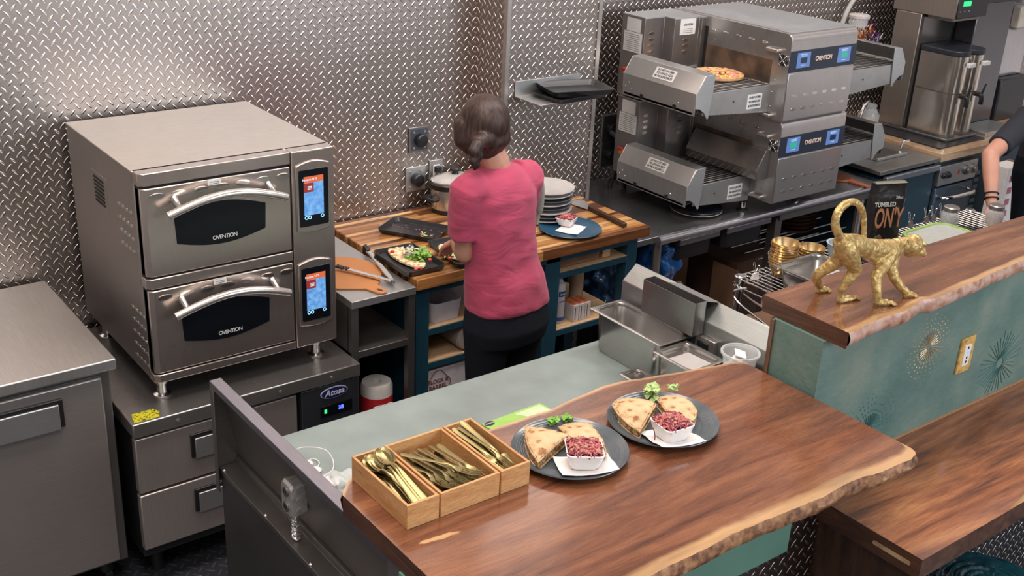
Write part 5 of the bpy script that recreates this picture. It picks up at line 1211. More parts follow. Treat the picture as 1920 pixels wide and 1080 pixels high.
proto['label'] = 'lowest gold bowl of the tall stack on the wire rack'
# deep pan on the rack
steampan('rack_steam_pan', 'deep steel pan holding plastic lids on the wire rack beside the gold bowls', [(3.305, 2.60), (3.565, 2.60), (3.565, 2.345), (3.305, 2.345)], KZ+.007, .10, PAN, lip=.012, r=.03)
for k, (dx_, dy_, lab) in enumerate(((.20, .13, 'clear round plastic lid standing in the rack pan'), (.13, .06, 'clear round plastic lid lying low in the rack pan'))):
    bm = BM(); lathe(bm, [(.03, 0), (.038, .004), (.04, .02), (.036, .02), (.03, .005)], (3.305+dx_, 2.345+dy_, KZ+.035+.025*(1-k)), 28); tag(finish('clear_cover', bm, CLEAR), lab, 'lid', 'plastic lids in the rack pan')
bm = BM(); lathe(bm, [(.04, 0), (.055, .06), (.058, .062), (.05, .062), (.036, .003)], (3.83, 2.68, KZ+.007), 28); tag(finish('grey_tub', bm, plain('grey_blue_tub', (.40, .46, .50), .4)), 'small grey blue tub between gold bowls and monkey tail on the rack', 'tub')
# food bag
cbg = A(1638, 470, z=KZ)
bx_, by_ = cbg.x-.02, cbg.y-.02
t = thing('food_bag', 'tall black printed food bag standing on the wire rack behind the monkey', 'bag', (bx_, by_, KZ+.006))
BAGM = spotted('bag_black', (.016, .015, .015), (.07, .055, .04), 26, .6, .78, .3, .004)
ex = Vector((.93, -.36, 0)).normalized(); ey = Vector((.36, .93, 0)).normalized(); bc = Vector((bx_, by_, KZ+.006)); Hb = .31
bm = BM(); rings = []
for k in range(13):
    u = k/12; w_ = .078+.004*math.sin(u*9); d_ = .042*(1-u**3*.55) if u < .9 else .018
    lean = ex*(.012*u)
    ring = []
    for q in range(24):
        a = 2*PI*q/24; ca, sa = math.cos(a), math.sin(a); f = (abs(ca)**5+abs(sa)**5)**(-.2)
        p = bc+lean+ex*w_*ca*f+ey*d_*sa*f+Vector((0, 0, Hb*u)); p += ey*.004*noise.noise(p*30); ring.append(p)
    rings.append(ring)
ringloft(bm, rings); bag = finish('bag', bm, BAGM, t)
bm = BM(); ringloft(bm, [[bc+ex*(.012+s_*.074)+ey*v+Vector((0, 0, z_)) for s_, v in ((-1, -w2), (1, -w2), (1, w2), (-1, w2))] for z_, w2 in ((Hb, .016), (Hb+.004, .010))]); finish('top_fold', bm, plain('bag_top_highlight', (.16, .15, .12), .35), bag)  # highlight along the top fold put into its grey colour
fr_ = bc-ey*.0445
BUFF = plain('bag_letter_white', (.60, .60, .56), .5); BRZ = plain('bag_letter_bronze', (.50, .23, .13), .4)
text('lettering', 'TUMBLED', .027, BUFF, bag, fr_+ex*(-.022)+Vector((0, 0, .228)), ex, (0, 0, 1), bold=.0008, sx=.85)
text('lettering', "ON'Y", .120, BRZ, bag, fr_+ex*.004-ey*.002+Vector((0, 0, .165)), ex, (0, 0, 1), bold=.0022, sx=.46)
text('lettering', '20oz', .018, BUFF, bag, fr_+ex*.040+Vector((0, 0, .258)), ex, (0, 0, 1))
bm = BM(); ball(bm, fr_+ex*(-.03)+Vector((0, 0, .06)), .04, (1, .16, .9)); finish('printed_red', bm, spotted('print_red', (.28, .03, .04), (.05, .10, .05), 30, .5, .6, .4, 0), bag)
bm = BM(); ball(bm, fr_+ex*(.025)+Vector((0, 0, .045)), .034, (1.1, .16, .9)); finish('printed_green', bm, spotted('print_green', (.05, .10, .05), (.03, .05, .10), 30, .5, .6, .4, 0), bag)
# green rimmed lid container
gx, gy = 4.28, 2.475
t = thing('green_lid_container', 'flat food container with bright green rimmed clear lid on the wire rack', 'container', (gx, gy, KZ+.006))
def rr3(w, d, r, z_): return [Vector((gx+a, gy+b_, z_)) for a, b_ in rrect(w*.92, d*.88, r*.9, 8)]
bm = BM(); ringloft(bm, [rr3(.30, .26, .06, KZ+.006), rr3(.33, .29, .07, KZ+.065)]); finish('tub', bm, plain('container_pale', (.45, .46, .42), .4), t)
bm = BM(); ringloft(bm, [rr3(.345, .305, .075, KZ+.064), rr3(.36, .32, .08, KZ+.068), rr3(.355, .315, .08, KZ+.080), rr3(.325, .285, .065, KZ+.080), rr3(.32, .28, .065, KZ+.074)], True); finish('lid_rim', bm, plain('rim_green', (.30, .46, .13), .4), t)
bm = BM(); ringloft(bm, [rr3(.318, .278, .064, KZ+.0741), rr3(.312, .272, .06, KZ+.077)]); finish('lid_panel', bm, plain('lid_panel_grey', (.42, .43, .40), .35), t)
# jars
def jar(label, px, py, fillm, yj):
    c_ = A(px, py, y=yj); z0 = KZ+.007
    t_ = thing('glass_jar', label, 'jar', (c_.x, yj, z0)); o_ = (c_.x, yj, z0)
    bm = BM(); lathe(bm, [(.01, 0), (.036, 0), (.040, .008), (.041, .06), (.034, .078), (.031, .084), (.029, .084), (.032, .077), (.037, .06), (.036, .008), (.01, .004)], o_, 32); finish('jar_body', bm, GLASSJ, t_)
    bm = BM(); lathe(bm, [(.01, .005), (.0355, .009), (.0365, .052), (.01, .054)], o_, 24); finish('contents', bm, fillm, t_)
    bm = BM(); lathe(bm, [(.033, .080), (.035, .082), (.035, .098), (.031, .102), (.022, .101), (.01, .103)], o_, 32); finish('lid', bm, steel('jar_lid_steel', (.48, .44, .42), .3), t_)
    return t_
jar('glass jar of dark ground spice with metal lid on the wire rack', 1782, 402, spotted('dark_spice', (.10, .07, .05), (.30, .26, .22), 120, .5, .6, .8, .002), 2.655)
jar('glass jar of red pepper flakes with metal lid by the other hand', 1866, 402, spotted('red_flakes', (.30, .05, .02), (.55, .30, .12), 130, .5, .6, .8, .002), 2.56)

# ================================================================== BOXES, BAG AND BLUE BIN UNDER THE STEEL TABLE
def cardbox(name, label, c_, s_, rz, open_=False, mat=CARD):
    t_ = thing(name, label, 'box', c_, local=True); t_.rotation_euler = (0, 0, rz); w, d, h = s_
    bm = BM(); box(bm, -w/2, w/2, -d/2, d/2, 0, h); finish('carton', bm, mat, t_, .003)
    bm = BM(); box(bm, -.03, .03, -d/2-.001, -d/2, h*.3, h*.45); finish('print', bm, plain('box_print', (.05, .03, .025), .7), t_)
    return t_
b1_ = A(1400, 500, y=3.72)
cardbox('cardboard_box', 'large dark cardboard box standing under the steel table', (4.60, 3.97, 0), (.36, .46, .38), math.radians(6), mat=CARDD)
bm = BM(); q0 = A(1385, 478, y=3.70); q1 = A(1463, 442, y=3.70)
bm = BM(); box(bm, 4.33, 4.335, 3.62, 3.80, .0, .40); 
tag(finish('cardboard_flap', bm, CARD, bevel=.001), 'upright cardboard sheet leaning beside the dark box', 'cardboard'); 
cardbox('cardboard_box', 'flat opened cardboard box on the floor behind the sloped guard', (4.38, 3.36, 0), (.70, .42, .16), math.radians(-4))
cardbox('cardboard_box', 'small cardboard box stacked behind the blue plastic bag', (4.15, 4.08, 0), (.28, .28, .42), math.radians(3))
cardbox('cardboard_box', 'cardboard box lid lying in front of the opened box', (4.10, 3.02, 0), (.5, .20, .10), math.radians(8))
def crumple(name, label, cat, c_, r_, sc, mat, amp=.35, fr=18, seed=0):
    bm = BM(); ball(bm, (0, 0, 0), r_, sc, sub=5)
    for v in bm.verts:
        d_ = v.co.normalized(); v.co += d_*r_*amp*(noise.noise(v.co*fr+Vector((seed, 0, 0)))+.5*abs(noise.noise(v.co*fr*2.3)))
    for v in bm.verts: v.co += Vector(c_)
    zmin = min(v.co.z for v in bm.verts)
    o_ = finish(name, bm, mat, ang=75); tag(o_, label, cat); return o_
BLUEF = plain('blue_plastic_film', (.02, .13, .42), .25, 0, .4, 12, coat=.4)
crumple('blue_bag', 'crumpled blue plastic bag beside the left table leg', 'bag', (3.80, 3.70, .545), .125, (.75, .8, 1.15), BLUEF)
crumple('blue_sack', 'dark blue plastic sack between the navy table and the steel table leg', 'bag', (3.52, 3.80, .42), .15, (.6, .9, 1.4), plain('deep_blue_film', (.01, .05, .13), .3, 0, .4, 12, coat=.4), seed=4)
crumple('white_bag', 'white plastic bin liner below the blue plastic bag', 'bag', (3.86, 3.66, .335), .125, (.9, .8, .75), plain('white_film', (.50, .47, .50), .3, 0, .1, coat=.3), seed=9)
t = thing('waste_bin', 'round bin holding the blue and white bags under the steel table', 'bin', (3.85, 3.68, 0))
bm = BM(); lathe(bm, [(.08, .0), (.11, .23), (.115, .24), (.105, .24), (.07, .01)], (3.85, 3.68, 0), 32); finish('bin', bm, plain('bin_grey', (.10, .10, .11), .5), t)
p_ = [A(*q, z=.0) for q in ((1388, 585), (1425, 573), (1465, 592), (1432, 606))]
t_ = thing('paper_sheet', 'white square sheet on the floor behind the steel guard', 'paper', (p_[0].x, p_[0].y, 0))
bm = BM(); prism(bm, [(v.x, v.y) for v in p_], .0005, .003); finish('sheet', bm, PAPER, t_)

# ================================================================== PREP TABLE TOP: cooker, plates, trays, food
sc_ = A(845, 398, z=TZ+.01)
ox, oy = 2.772, 3.995
t = thing('slow_cooker', 'stainless slow cooker with glass lid and black knob against the wall', 'slow cooker', (ox, oy, TZ))
KS = .80
def ov(prof, name, mat, par, n=56): bm = BM(); lathe(bm, [(a*KS, b2*.86) for a, b2 in prof], (ox, oy, TZ), n, sx=1.15, sy=.90); return finish(name, bm, mat, par)
ov([(.10, .001), (.118, .003), (.121, .022), (.118, .024)], 'base', BLACK, t)
ov([(.116, .022), (.122, .026), (.125, .13), (.12, .135)], 'shell', steel('cooker_steel', (.66, .62, .58), .24, (3, 3, 60)), t)
ov([(.122, .130), (.130, .134), (.134, .158), (.128, .166), (.112, .162), (.112, .140)], 'crock_rim', BLACK, t)
lid_ = ov([(.124, .162), (.126, .168), (.10, .182), (.05, .194), (.01, .197), (.01, .193), (.05, .188), (.1, .176)], 'lid', glass('lid_glass', (.62, .60, .58), .08, .65), t)
ov([(.122, .164), (.127, .166), (.127, .172), (.122, .173)], 'lid_ring', CHROME, lid_)
bm = BM(); lathe(bm, [(a, b2*.86) for a, b2 in [(.016, .194), (.012, .208), (.022, .214), (.024, .226), (.018, .232), (.004, .233)]], (ox, oy, TZ), 24); finish('knob', bm, BLACK, lid_)
for s_ in (-1, 1):
    bm = BM(); tube(bm, smoothpts([(ox+s_*.112, oy-.03, TZ+.072), (ox+s_*.142, oy-.03, TZ+.074), (ox+s_*.146, oy, TZ+.075), (ox+s_*.142, oy+.025, TZ+.074), (ox+s_*.112, oy+.025, TZ+.072)], 5), .010, 10); finish('handle', bm, BLACK, t)
cs = [(cpl.x, 4.085, cpl.z+.012), (cpl.x+.01, 4.07, cpl.z+.0), (cpl.x+.06, 4.075, cpl.z-.02), (cpl.x+.03, 4.08, cpl.z-.12), (2.74, 4.08, .95)]
bm = BM(); tube(bm, smoothpts(cs, 6), .004, 8); finish('cord', bm, BLACK, t)
# stack of plates
px_, py_ = A(1043, 395, z=TZ+.02).x, A(1043, 395, z=TZ+.02).y
px_, py_ = 3.05, 3.685
PL_G = plain('grey_glaze', (.10, .11, .12), .3, 0, .15, 18, coat=.3); PL_T = plain('dark_underside', (.06, .07, .085), .35)
PALEP = plain('pale_grey_glaze', (.50, .47, .46), .3)
z_ = TZ+.001
for k in range(8):
    pm = [PL_T, BLUEP, PALEP, PL_T, PALEP, BLUEP, PL_G, PALEP][k]; r_ = .116 if k < 6 else .122
    t_ = thing('stacked_plate', ['lowest plate of the tall stack beside the person', 'second plate of the tall stack beside the person', 'third plate of the tall stack beside the person', 'fourth plate of the tall stack beside the person', 'fifth plate of the tall stack beside the person', 'sixth plate of the tall stack beside the person', 'seventh plate, just under the top of the tall stack', 'topmost pale grey plate of the tall stack beside the person'][k], 'plate', (px_, py_, z_), 'tall stack of dinner plates on the butcher block')
    bm = BM(); lathe(bm, [(.01, 0), (r_*.6, 0), (r_*.66, .003), (r_*.97, .020), (r_, .023), (r_*.985, .025), (r_*.93, .021), (r_*.64, .0065), (.01, .006)], (px_+.003*math.sin(k*3), py_+.003*math.cos(k*2), z_), 56); finish('plate', bm, pm, t_)
    bm = BM(); lathe(bm, [(r_*.985, .0215), (r_*1.004, .0225), (r_*1.002, .0258), (r_*.97, .0245)], (px_+.003*math.sin(k*3), py_+.003*math.cos(k*2), z_), 56, ); finish('rim', bm, PALEP if k % 2 == 0 or k > 5 else PL_G, t_)
    z_ += .0185
# spatula / scraper
s0 = A(1083, 378, z=TZ+.01); s1 = A(1172, 424, z=TZ+.01); sm = A(1105, 390, z=TZ+.01)
t = thing('grill_scraper', 'metal scraper with dark wooden handle on the butcher block', 'scraper', (s1.x, s1.y, TZ))
d_ = (s1-sm).normalized(); a_, b_ = frame_of(d_)
bm = BM(); obox(bm, (0, 0, 0), (s1-sm).length, .022, .018)
rot = Matrix((d_, a_, b_)).transposed()
for v in bm.verts: v.co = (s1+sm)/2+Vector((0, 0, .004))+rot @ v.co
finish('handle', bm, plain('dark_handle', (.045, .022, .013), .5), t, .003)
bl = [sm+a_*.012, sm-a_*.012, s0-a_*.045-d_*.01, s0-a_*.035-d_*.03, s0+a_*.045-d_*.03, s0+a_*.045]
bm = BM(); prism(bm, [(p.x, p.y) for p in bl], TZ+.004, TZ+.006); finish('blade', bm, STEEL_L, t)
# slaw bowl builder
def hip(c_, w, h, z0, rot): pass
SLB = None
def slaw_bowl(label, c_, w, h, rz, seed=1):
    """square white bowl; the salad in it is a thing of its own"""
    t_ = thing('square_bowl', label, 'bowl', c_, local=True); t_.rotation_euler = (0, 0, rz); bm = BM()
    rg = lambda s_, z_, r_: [Vector((a, b2, z_)) for a, b2 in rrect(s_, s_, r_, 5)]
    ringloft(bm, [rg(w*.60, 0, .012), rg(w*.74, .004, .014), rg(w*.92, h*.6, .014), rg(w, h, .012), rg(w-.004, h+.001, .012), rg(w-.009, h-.002, .010), rg(w*.82, h*.45, .010), rg(w*.66, .008, .010)]); finish('bowl', bm, WHITE, t_)
    return t_
def slaw(label, c_, w, h, rz, seed=1, n=130):
    rnd = random.Random(seed); t_ = thing('cabbage_slaw', label, 'salad', (c_[0], c_[1], c_[2]+h*.4), local=True); t_.rotation_euler = (0, 0, rz)
    bmB = BM(); 
    for v in (0,): 
        ringloft(bmB, [[Vector((a, b2, z_)) for a, b2 in rrect(s_, s_, .008, 3)] for s_, z_ in ((w*.72, -h*.15), (w*.86, h*.38), (w*.60, h*.62))])
    finish('base', bmB, SLAW1, t_)
    for nm, mat, cnt, rr, ln in (('purple_shreds', SLAW1, int(n*.6), .0026, .026), ('pink_shreds', SLAW2, n, .0027, .024), ('nut_pieces', SLAW3, n//3, .0050, .006)):
        bm = BM()
        for k in range(cnt):
            x_, y_ = rnd.uniform(-.40, .40)*w, rnd.uniform(-.40, .40)*w
            dome = h*.45+.36*h*(1-(2*x_/w)**2)*(1-(2*y_/w)**2)
            p = Vector((x_, y_, dome+rnd.uniform(-.003, .004)))
            if ln < .01: ball(bm, p+Vector((0, 0, .003)), rr, (rnd.uniform(.8, 1.4), 1, .7), sub=1); continue
            a = rnd.uniform(0, 2*PI); d_ = Vector((math.cos(a), math.sin(a), rnd.uniform(-.1, .15)))*ln*.5; m_ = Vector((rnd.uniform(-1, 1), rnd.uniform(-1, 1), 1))*.004
            tube(bm, [p-d_, p+m_, p+d_*.9], [rr*.6, rr, rr*.6], 6)
        o_ = finish(nm, bm, mat, t_, ang=75)
        o_['kind'] = 'stuff'
    return t_
# blue plate with napkin and bowl
bp = A(1069, 428, z=TZ+.012)
lay_plate('blue_plate', 'matte blue dinner plate on the butcher block carrying a bowl of slaw', (bp.x, bp.y, TZ+.001), .138, BLUEP, h=.016)
def napkin(label, c_, w, d, rz, seed=0, curl=.006, plate=None):
    bm = BM(); n_ = 12; g = []
    for i in range(n_+1):
        g.append([])
        for j in range(n_+1):
            u, v = i/n_-.5, j/n_-.5; zz = curl*(noise.noise(Vector((u*3+seed, v*3, 0)))+.8)*(abs(u)*2)**3; p = Vector(c_)+Matrix.Rotation(rz, 3, 'Z') @ Vector((u*w, v*d, zz))
            if plate:
                r_ = math.hypot(p.x-plate[0], p.y-plate[1])/.137; p.z += .0012+max(0, r_-.60)**1.3*.045
            g[-1].append(bm.verts.new(p))
    g2 = [[bm.verts.new(v.co-Vector((0, 0, .0009))) for v in r_] for r_ in g]
    for i in range(n_):
        for j in range(n_):
            bm.faces.new((g[i][j], g[i+1][j], g[i+1][j+1], g[i][j+1])); bm.faces.new((g2[i][j], g2[i][j+1], g2[i+1][j+1], g2[i+1][j]))
    for k in range(n_):
        for a_, b_ in (((k, 0), (k+1, 0)), ((n_, k), (n_, k+1)), ((k+1, n_), (k, n_)), ((0, k+1), (0, k))):
            bm.faces.new((g[a_[0]][a_[1]], g2[a_[0]][a_[1]], g2[b_[0]][b_[1]], g[b_[0]][b_[1]]))
    return tag(finish('napkin', bm, PAPER), label, 'napkin')
napkin('white napkin between the blue plate and its slaw bowl', (bp.x, bp.y-.005, TZ+.0095), .12, .10, .5, 3)
bb = A(1062, 418, z=TZ+.02)
slaw_bowl('small square white bowl on the blue plate', (bb.x, bb.y, TZ+.012), .083, .036, .5)
slaw('reddish slaw in the bowl on the blue plate', (bb.x, bb.y, TZ+.012), .083, .036, .5, 5)
# black trays on the block
def traypix(name, label, quad, z0, h, group=None):
    pts = [A(*q, z=z0+h) for q in quad]; c_ = sum(pts, Vector())/4
    ex_ = ((pts[1]-pts[0])+(pts[2]-pts[3]))/2; ey_ = ((pts[0]-pts[3])+(pts[1]-pts[2]))/2
    rz = math.atan2(ex_.y, ex_.x)
    return tray(name, label, c_.x, c_.y, z0, ex_.length, ey_.to_2d().length, h, rz, group=group, flare=.93), c_, rz
tr1, c1_, rz1 = traypix('serving_tray', 'empty messy black tray furthest left on the butcher block', [(738, 403), (846, 424), (818, 448), (708, 430)], TZ+.001, .022)
tr2, c2_, rz2 = traypix('serving_tray', 'black tray with flatbread and salad hanging over the edge of the stand', [(768, 455), (836, 490), (766, 518), (701, 468)], TZ+.001, .025)
tr3, c3_, rz3 = traypix('serving_tray', 'black tray with flatbread under the hand of the person in pink', [(850, 440), (905, 480), (872, 505), (804, 452)], TZ+.001, .022)
print('TRAYS', c1_, rz1, c2_, rz2, c3_, rz3)
rnd = random.Random(3)
bm = BM()
for k in range(26):
    a = Vector((rnd.uniform(-.12, .13), rnd.uniform(-.05, .05), .006)); ball(bm, Vector((c1_.x, c1_.y, TZ))+Matrix.Rotation(rz1, 3, 'Z') @ a, rnd.uniform(.0015, .004), (1.5, 1, .5), sub=1)
tag(finish('food_scraps', bm, SLAW2), 'red and green scraps scattered in the messy black tray', 'food scraps', kind='stuff')
bm = BM()
for k in range(9):
    a = Vector((.05+rnd.uniform(-.04, .04), -.02+rnd.uniform(-.03, .02), .007)); ball(bm, Vector((c1_.x, c1_.y, TZ))+Matrix.Rotation(rz1, 3, 'Z') @ a, rnd.uniform(.004, .008), (1.6, .6, .3), Matrix.Rotation(rnd.random()*3, 3, 'Z'), sub=1)
tag(finish('lettuce_scraps', bm, LETT2), 'pale green lettuce bits in the messy black tray', 'food scraps', kind='stuff')
def flatbread(name, label, c_, rz, rx_, ry_, mat=CHEESE, seed=0, h=.011, cut=None):
    bm = BM(); n_ = 40; rings = []
    for s_, z_ in ((.9, 0), (1.0, .004), (.985, h), (.88, h+.002), (.6, h-.001), (.3, h), (.05, h)):
        ring = []
        for k in range(n_):
            a = 2*PI*k/n_; r2 = s_*(1+.05*noise.noise(Vector((math.cos(a)*2+seed, math.sin(a)*2, 0)))); x_, y_ = rx_*r2*math.cos(a), ry_*r2*math.sin(a)
            if cut is not None: x_ = max(x_, cut)
            ring.append(Vector(c_)+Matrix.Rotation(rz, 3, 'Z') @ Vector((x_, y_, z_+.002*noise.noise(Vector((x_*60, y_*60, seed))))))
        rings.append(ring)
    ringloft(bm, rings); return tag(finish(name, bm, mat), label, 'flatbread')
def leaves(label, c_, R_, n_, mat, seed, name='salad_leaves', zup=.03, size=.02, cat='salad', sy=1.0):
    rnd = random.Random(seed); bm = BM()
    for k in range(n_):
        p = Vector(c_)+Vector((rnd.gauss(0, R_*.45), rnd.gauss(0, R_*.45)*sy, rnd.uniform(0, zup))); ra = Matrix.Rotation(rnd.uniform(0, 6.28), 3, 'Z') @ Matrix.Rotation(rnd.uniform(-1.0, 1.0), 3, 'X'); s_ = size*rnd.uniform(.6, 1.2); m_ = 9
        cv = bm.verts.new(p+Vector((0, 0, .003))); rim = []
        for q in range(m_*2):
            a = 2*PI*q/(m_*2); r2 = s_*(1+.25*(q % 2)); rim.append(bm.verts.new(p+ra @ Vector((r2*math.cos(a)*1.2, r2*math.sin(a)*.75, .35*s_*math.sin(3*a+k)))))
        for q in range(m_*2): bm.faces.new((cv, rim[q], rim[(q+1) % (m_*2)]))
    return tag(finish(name, bm, mat, recalc=False), label, cat)
flatbread('flatbread', 'cheesy flatbread with salad in the black tray over the stand edge', A(762, 485, z=TZ+.008), rz2, .125, .048, seed=2)
tag(leaves('x', A(780, 484, z=TZ+.016), .045, 70, LETT, 4, size=.012), 'green salad leaves on the flatbread in the overhanging tray', 'salad')
tag(leaves('x', A(768, 478, z=TZ+.028), .032, 40, plain('shaved_parmesan', (.66, .64, .55), .5), 6, 'shaved_cheese', size=.007), 'pale shaved cheese on the salad in the overhanging tray', 'cheese')
for i, (px, py) in enumerate(((736, 472), (789, 503), (806, 487), (780, 505))):
    p = A(px, py, z=TZ+.024); bm = BM(); ball(bm, p, .009, (1, 1, .8), sub=3); tag(finish('cherry_tomato', bm, TOMATO), ['cherry tomato half at the left end of the flatbread', 'cherry tomato at the near edge of the salad', 'cherry tomato at the right edge of the salad', 'cherry tomato squeezed beside the near one of the salad'][i], 'tomato', 'cherry tomatoes on the flatbread')
flatbread('flatbread', 'flatbread being topped in the tray under the hand', A(846, 475, z=TZ+.008), rz3, .085, .042, seed=7)
tag(leaves('x', A(838, 478, z=TZ+.02), .025, 14, LETT2, 14, size=.014), 'pale lettuce on the flatbread under the hand', 'salad')
for i, (px, py) in enumerate(((840, 465), (843, 484))):
    p = A(px, py, z=TZ+.026); bm = BM(); ball(bm, p, .009, (1, 1, .8), sub=3); tag(finish('cherry_tomato', bm, TOMATO), ['upper cherry tomato on the flatbread under the hand', 'lower cherry tomato on the flatbread under the hand'][i], 'tomato', 'cherry tomatoes under the hand')
# pizza on the upper conveyor
pz = 1.257+.164+.004
pc_ = A(1345, 143, z=pz)
lathe_c = (pc_.x, pc_.y, pz)
t = thing('pizza', 'round pizza with golden and pink topping on the upper conveyor belt', 'pizza', lathe_c)
bm = BM(); lathe(bm, [(.02, 0), (.12, 0), (.128, .006), (.128, .016), (.118, .020), (.105, .014), (.02, .014)], lathe_c, 48); finish('crust', bm, spotted('crust', (.55, .32, .15), (.36, .17, .07), 40, .5, .62, .6, .002), t)
rnd = random.Random(8); PT = [spotted('pizza_cheese', (.70, .46, .18), (.72, .55, .33), 50, .5, .6, .5, 0), plain('pizza_pink', (.55, .20, .20), .5), plain('pizza_gold', (.72, .36, .07), .5)]
bb_ = [BM(), BM(), BM()]
for k in range(190):
    r_ = .112*math.sqrt(rnd.random()); a = rnd.uniform(0, 6.28); i = rnd.choice((0, 0, 1, 2)); ball(bb_[i], (pc_.x+r_*math.cos(a), pc_.y+r_*math.sin(a), pz+.016+.010*(1-r_/.13)), rnd.uniform(.007, .013), (1.2, 1, .6), Matrix.Rotation(a, 3, 'Z'), sub=1)
for i, nm in enumerate(('cheese_topping', 'ham_topping', 'golden_topping')):
    o_ = finish(nm, bb_[i], PT[i], t); o_['kind'] = 'stuff'

# ================================================================== BAMBOO TRAYS AND CUTLERY
TB = BZ+.0005
def bamboo_box(label, xa, xb, ya=1.706, yb=1.942, h=.060, w=.0065):
    t_ = thing('bamboo_box', label, 'box', ((xa+xb)/2, (ya+yb)/2, TB), 'bamboo cutlery boxes on the bar')
    bm = BM(); box(bm, xa, xb, ya, ya+w, TB, TB+h); finish('end_wall', bm, BAMBOO, t_, .001)
    bm = BM(); box(bm, xa, xb, yb-w, yb, TB, TB+h); finish('end_wall', bm, BAMBOO, t_, .001)
    bm = BM(); box(bm, xa, xa+w, ya+w+.0002, yb-w-.0002, TB, TB+h-.0003); finish('side_wall', bm, BAMBOOY, t_, .001)
    bm = BM(); box(bm, xb-w, xb, ya+w+.0002, yb-w-.0002, TB, TB+h-.0003); finish('side_wall', bm, BAMBOOY, t_, .001)
    bm = BM(); box(bm, xa+w, xb-w, ya+w, yb-w, TB, TB+.005); finish('bottom', bm, BAMBOOY, t_)
bamboo_box('narrow bamboo box of gold spoons nearest the left corner of the bar', 1.084, 1.165)
bamboo_box('wide middle bamboo box full of gold forks', 1.1695, 1.3265)
bamboo_box('narrow bamboo box of gold knives and forks beside the nearer plate', 1.331, 1.412)
def profile_strip(bm, secs, th):
    """secs: (y, halfwidth, z, dish) ; thin solid strip of seven across"""
    top = []; bot = []
    for (y, w, z, dish) in secs:
        r1 = []; r2 = []
        for k in range(7):
            u = (k-3)/3; zz = z-dish*(1-u*u); r1.append(bm.verts.new((w*u, y, zz+th/2*(1-.6*u*u)))); r2.append(bm.verts.new((w*u, y, zz-th/2*(1-.6*u*u))))
        top.append(r1); bot.append(r2)
    for i in range(len(secs)-1):
        for k in range(6):
            bm.faces.new((top[i][k], top[i][k+1], top[i+1][k+1], top[i+1][k])); bm.faces.new((bot[i][k], bot[i+1][k], bot[i+1][k+1], bot[i][k+1]))
        bm.faces.new((top[i][0], top[i+1][0], bot[i+1][0], bot[i][0])); bm.faces.new((top[i][6], bot[i][6], bot[i+1][6], top[i+1][6]))
    for e_ in (0, -1):
        for k in range(6): bm.faces.new((top[e_][k], bot[e_][k], bot[e_][k+1], top[e_][k+1]))
def spoon_bm(L=.195):
    bm = BM(); s = []
    for k in range(11):
        a = PI*k/10; s.append((L/2-.028+.028*math.cos(a), max(.002, .0195*math.sin(a)**.8), .001, .007*math.sin(a)))
    s[-1] = (L/2-.056, .0035, .003, 0)
    s += [(L/2-.066, .0028, .007, 0), (L/2-.085, .003, .009, 0), (0, .0045, .006, 0), (-L*.3, .0058, .002, 0), (-L/2+.006, .0075, .001, 0), (-L/2, .004, .001, 0)]
    profile_strip(bm, s, .0028); return bm
def fork_bm(L=.195):
    bm = BM(); profile_strip(bm, [(L/2-.045, .0115, .002, .0), (L/2-.056, .011, .002, .001), (L/2-.066, .005, .005, 0), (L/2-.08, .003, .008, 0), (0, .0045, .006, 0), (-L*.3, .0058, .002, 0), (-L/2+.006, .0075, .001, 0), (-L/2, .004, .001, 0)], .0028)
    for q in (-.0093, -.0031, .0031, .0093):
        tube(bm, [(q, L/2-.047, .002), (q, L/2-.02, .0), (q*.95, L/2, .006)], [.0017, .0017, .0009], 6)
    return bm
def knife_bm(L=.205):
    bm = BM(); profile_strip(bm, [(L/2, .002, .002, 0), (L/2-.02, .0075, .002, 0), (L/2-.07, .0095, .002, 0), (L/2-.085, .0045, .002, 0), (0, .0045, .003, 0), (-L*.3, .0058, .003, 0), (-L/2+.006, .0075, .003, 0), (-L/2, .004, .003, 0)], .0034); return bm
def cutlery(kind, bmf, spots, group, lab):
    proto_ = None
    for i, (x, y, z, yaw_, tilt, roll_) in enumerate(spots):
        if proto_ is None:
            proto_ = finish(kind, bmf(), BRASS); o_ = proto_
        else:
            o_ = proto_.copy(); C.objects.link(o_)
        o_.location = (x, y, z); o_.rotation_mode = 'XYZ'; o_.rotation_euler = (tilt, roll_, yaw_)
        tag(o_, lab(i), kind, group)
rnd = random.Random(11)
sp = []
for k in range(16):
    sp.append((1.108+.030*rnd.random()+.001*k, 1.822+rnd.uniform(-.008, .008), TB+.018+.0026*k, rnd.uniform(-.10, .16), .12+.007*k+rnd.uniform(-.02, .02), rnd.uniform(-.4, .4)))
cutlery('spoon', spoon_bm, sp, 'gold spoons in the left bamboo box', lambda i: 'gold spoon with bowl end up, topmost of the spoons in the left bamboo box' if i == 15 else 'gold spoon nested among the spoons in the left bamboo box')
sp = []
for k in range(28):
    row = k//7; sp.append((1.192+.017*(k % 7)+rnd.uniform(-.004, .004), 1.818+rnd.uniform(-.008, .008), TB+.012+.0095*row, PI+rnd.uniform(-.22, .30), rnd.uniform(-.03, .05), rnd.uniform(-.35, .35)))
sp.append((1.240, 1.815, TB+.052, PI+.62, -.05, 0))
cutlery('fork', fork_bm, sp, 'gold forks in the middle bamboo box', lambda i: 'gold fork lying diagonally on top of the forks in the middle bamboo box' if i == 28 else 'gold fork lying among the forks in the middle bamboo box')
sp = []
for k in range(10):
    sp.append((1.353+.0045*k+rnd.uniform(-.003, .003), 1.820+rnd.uniform(-.01, .012), TB+.022+.0030*(k % 5), PI+rnd.uniform(-.06, .16), -.13-.01*(k % 5), rnd.uniform(-.3, .3)))
cutlery('knife', knife_bm, sp, 'gold knives in the right bamboo box', lambda i: 'gold knife lying among the knives in the right bamboo box')
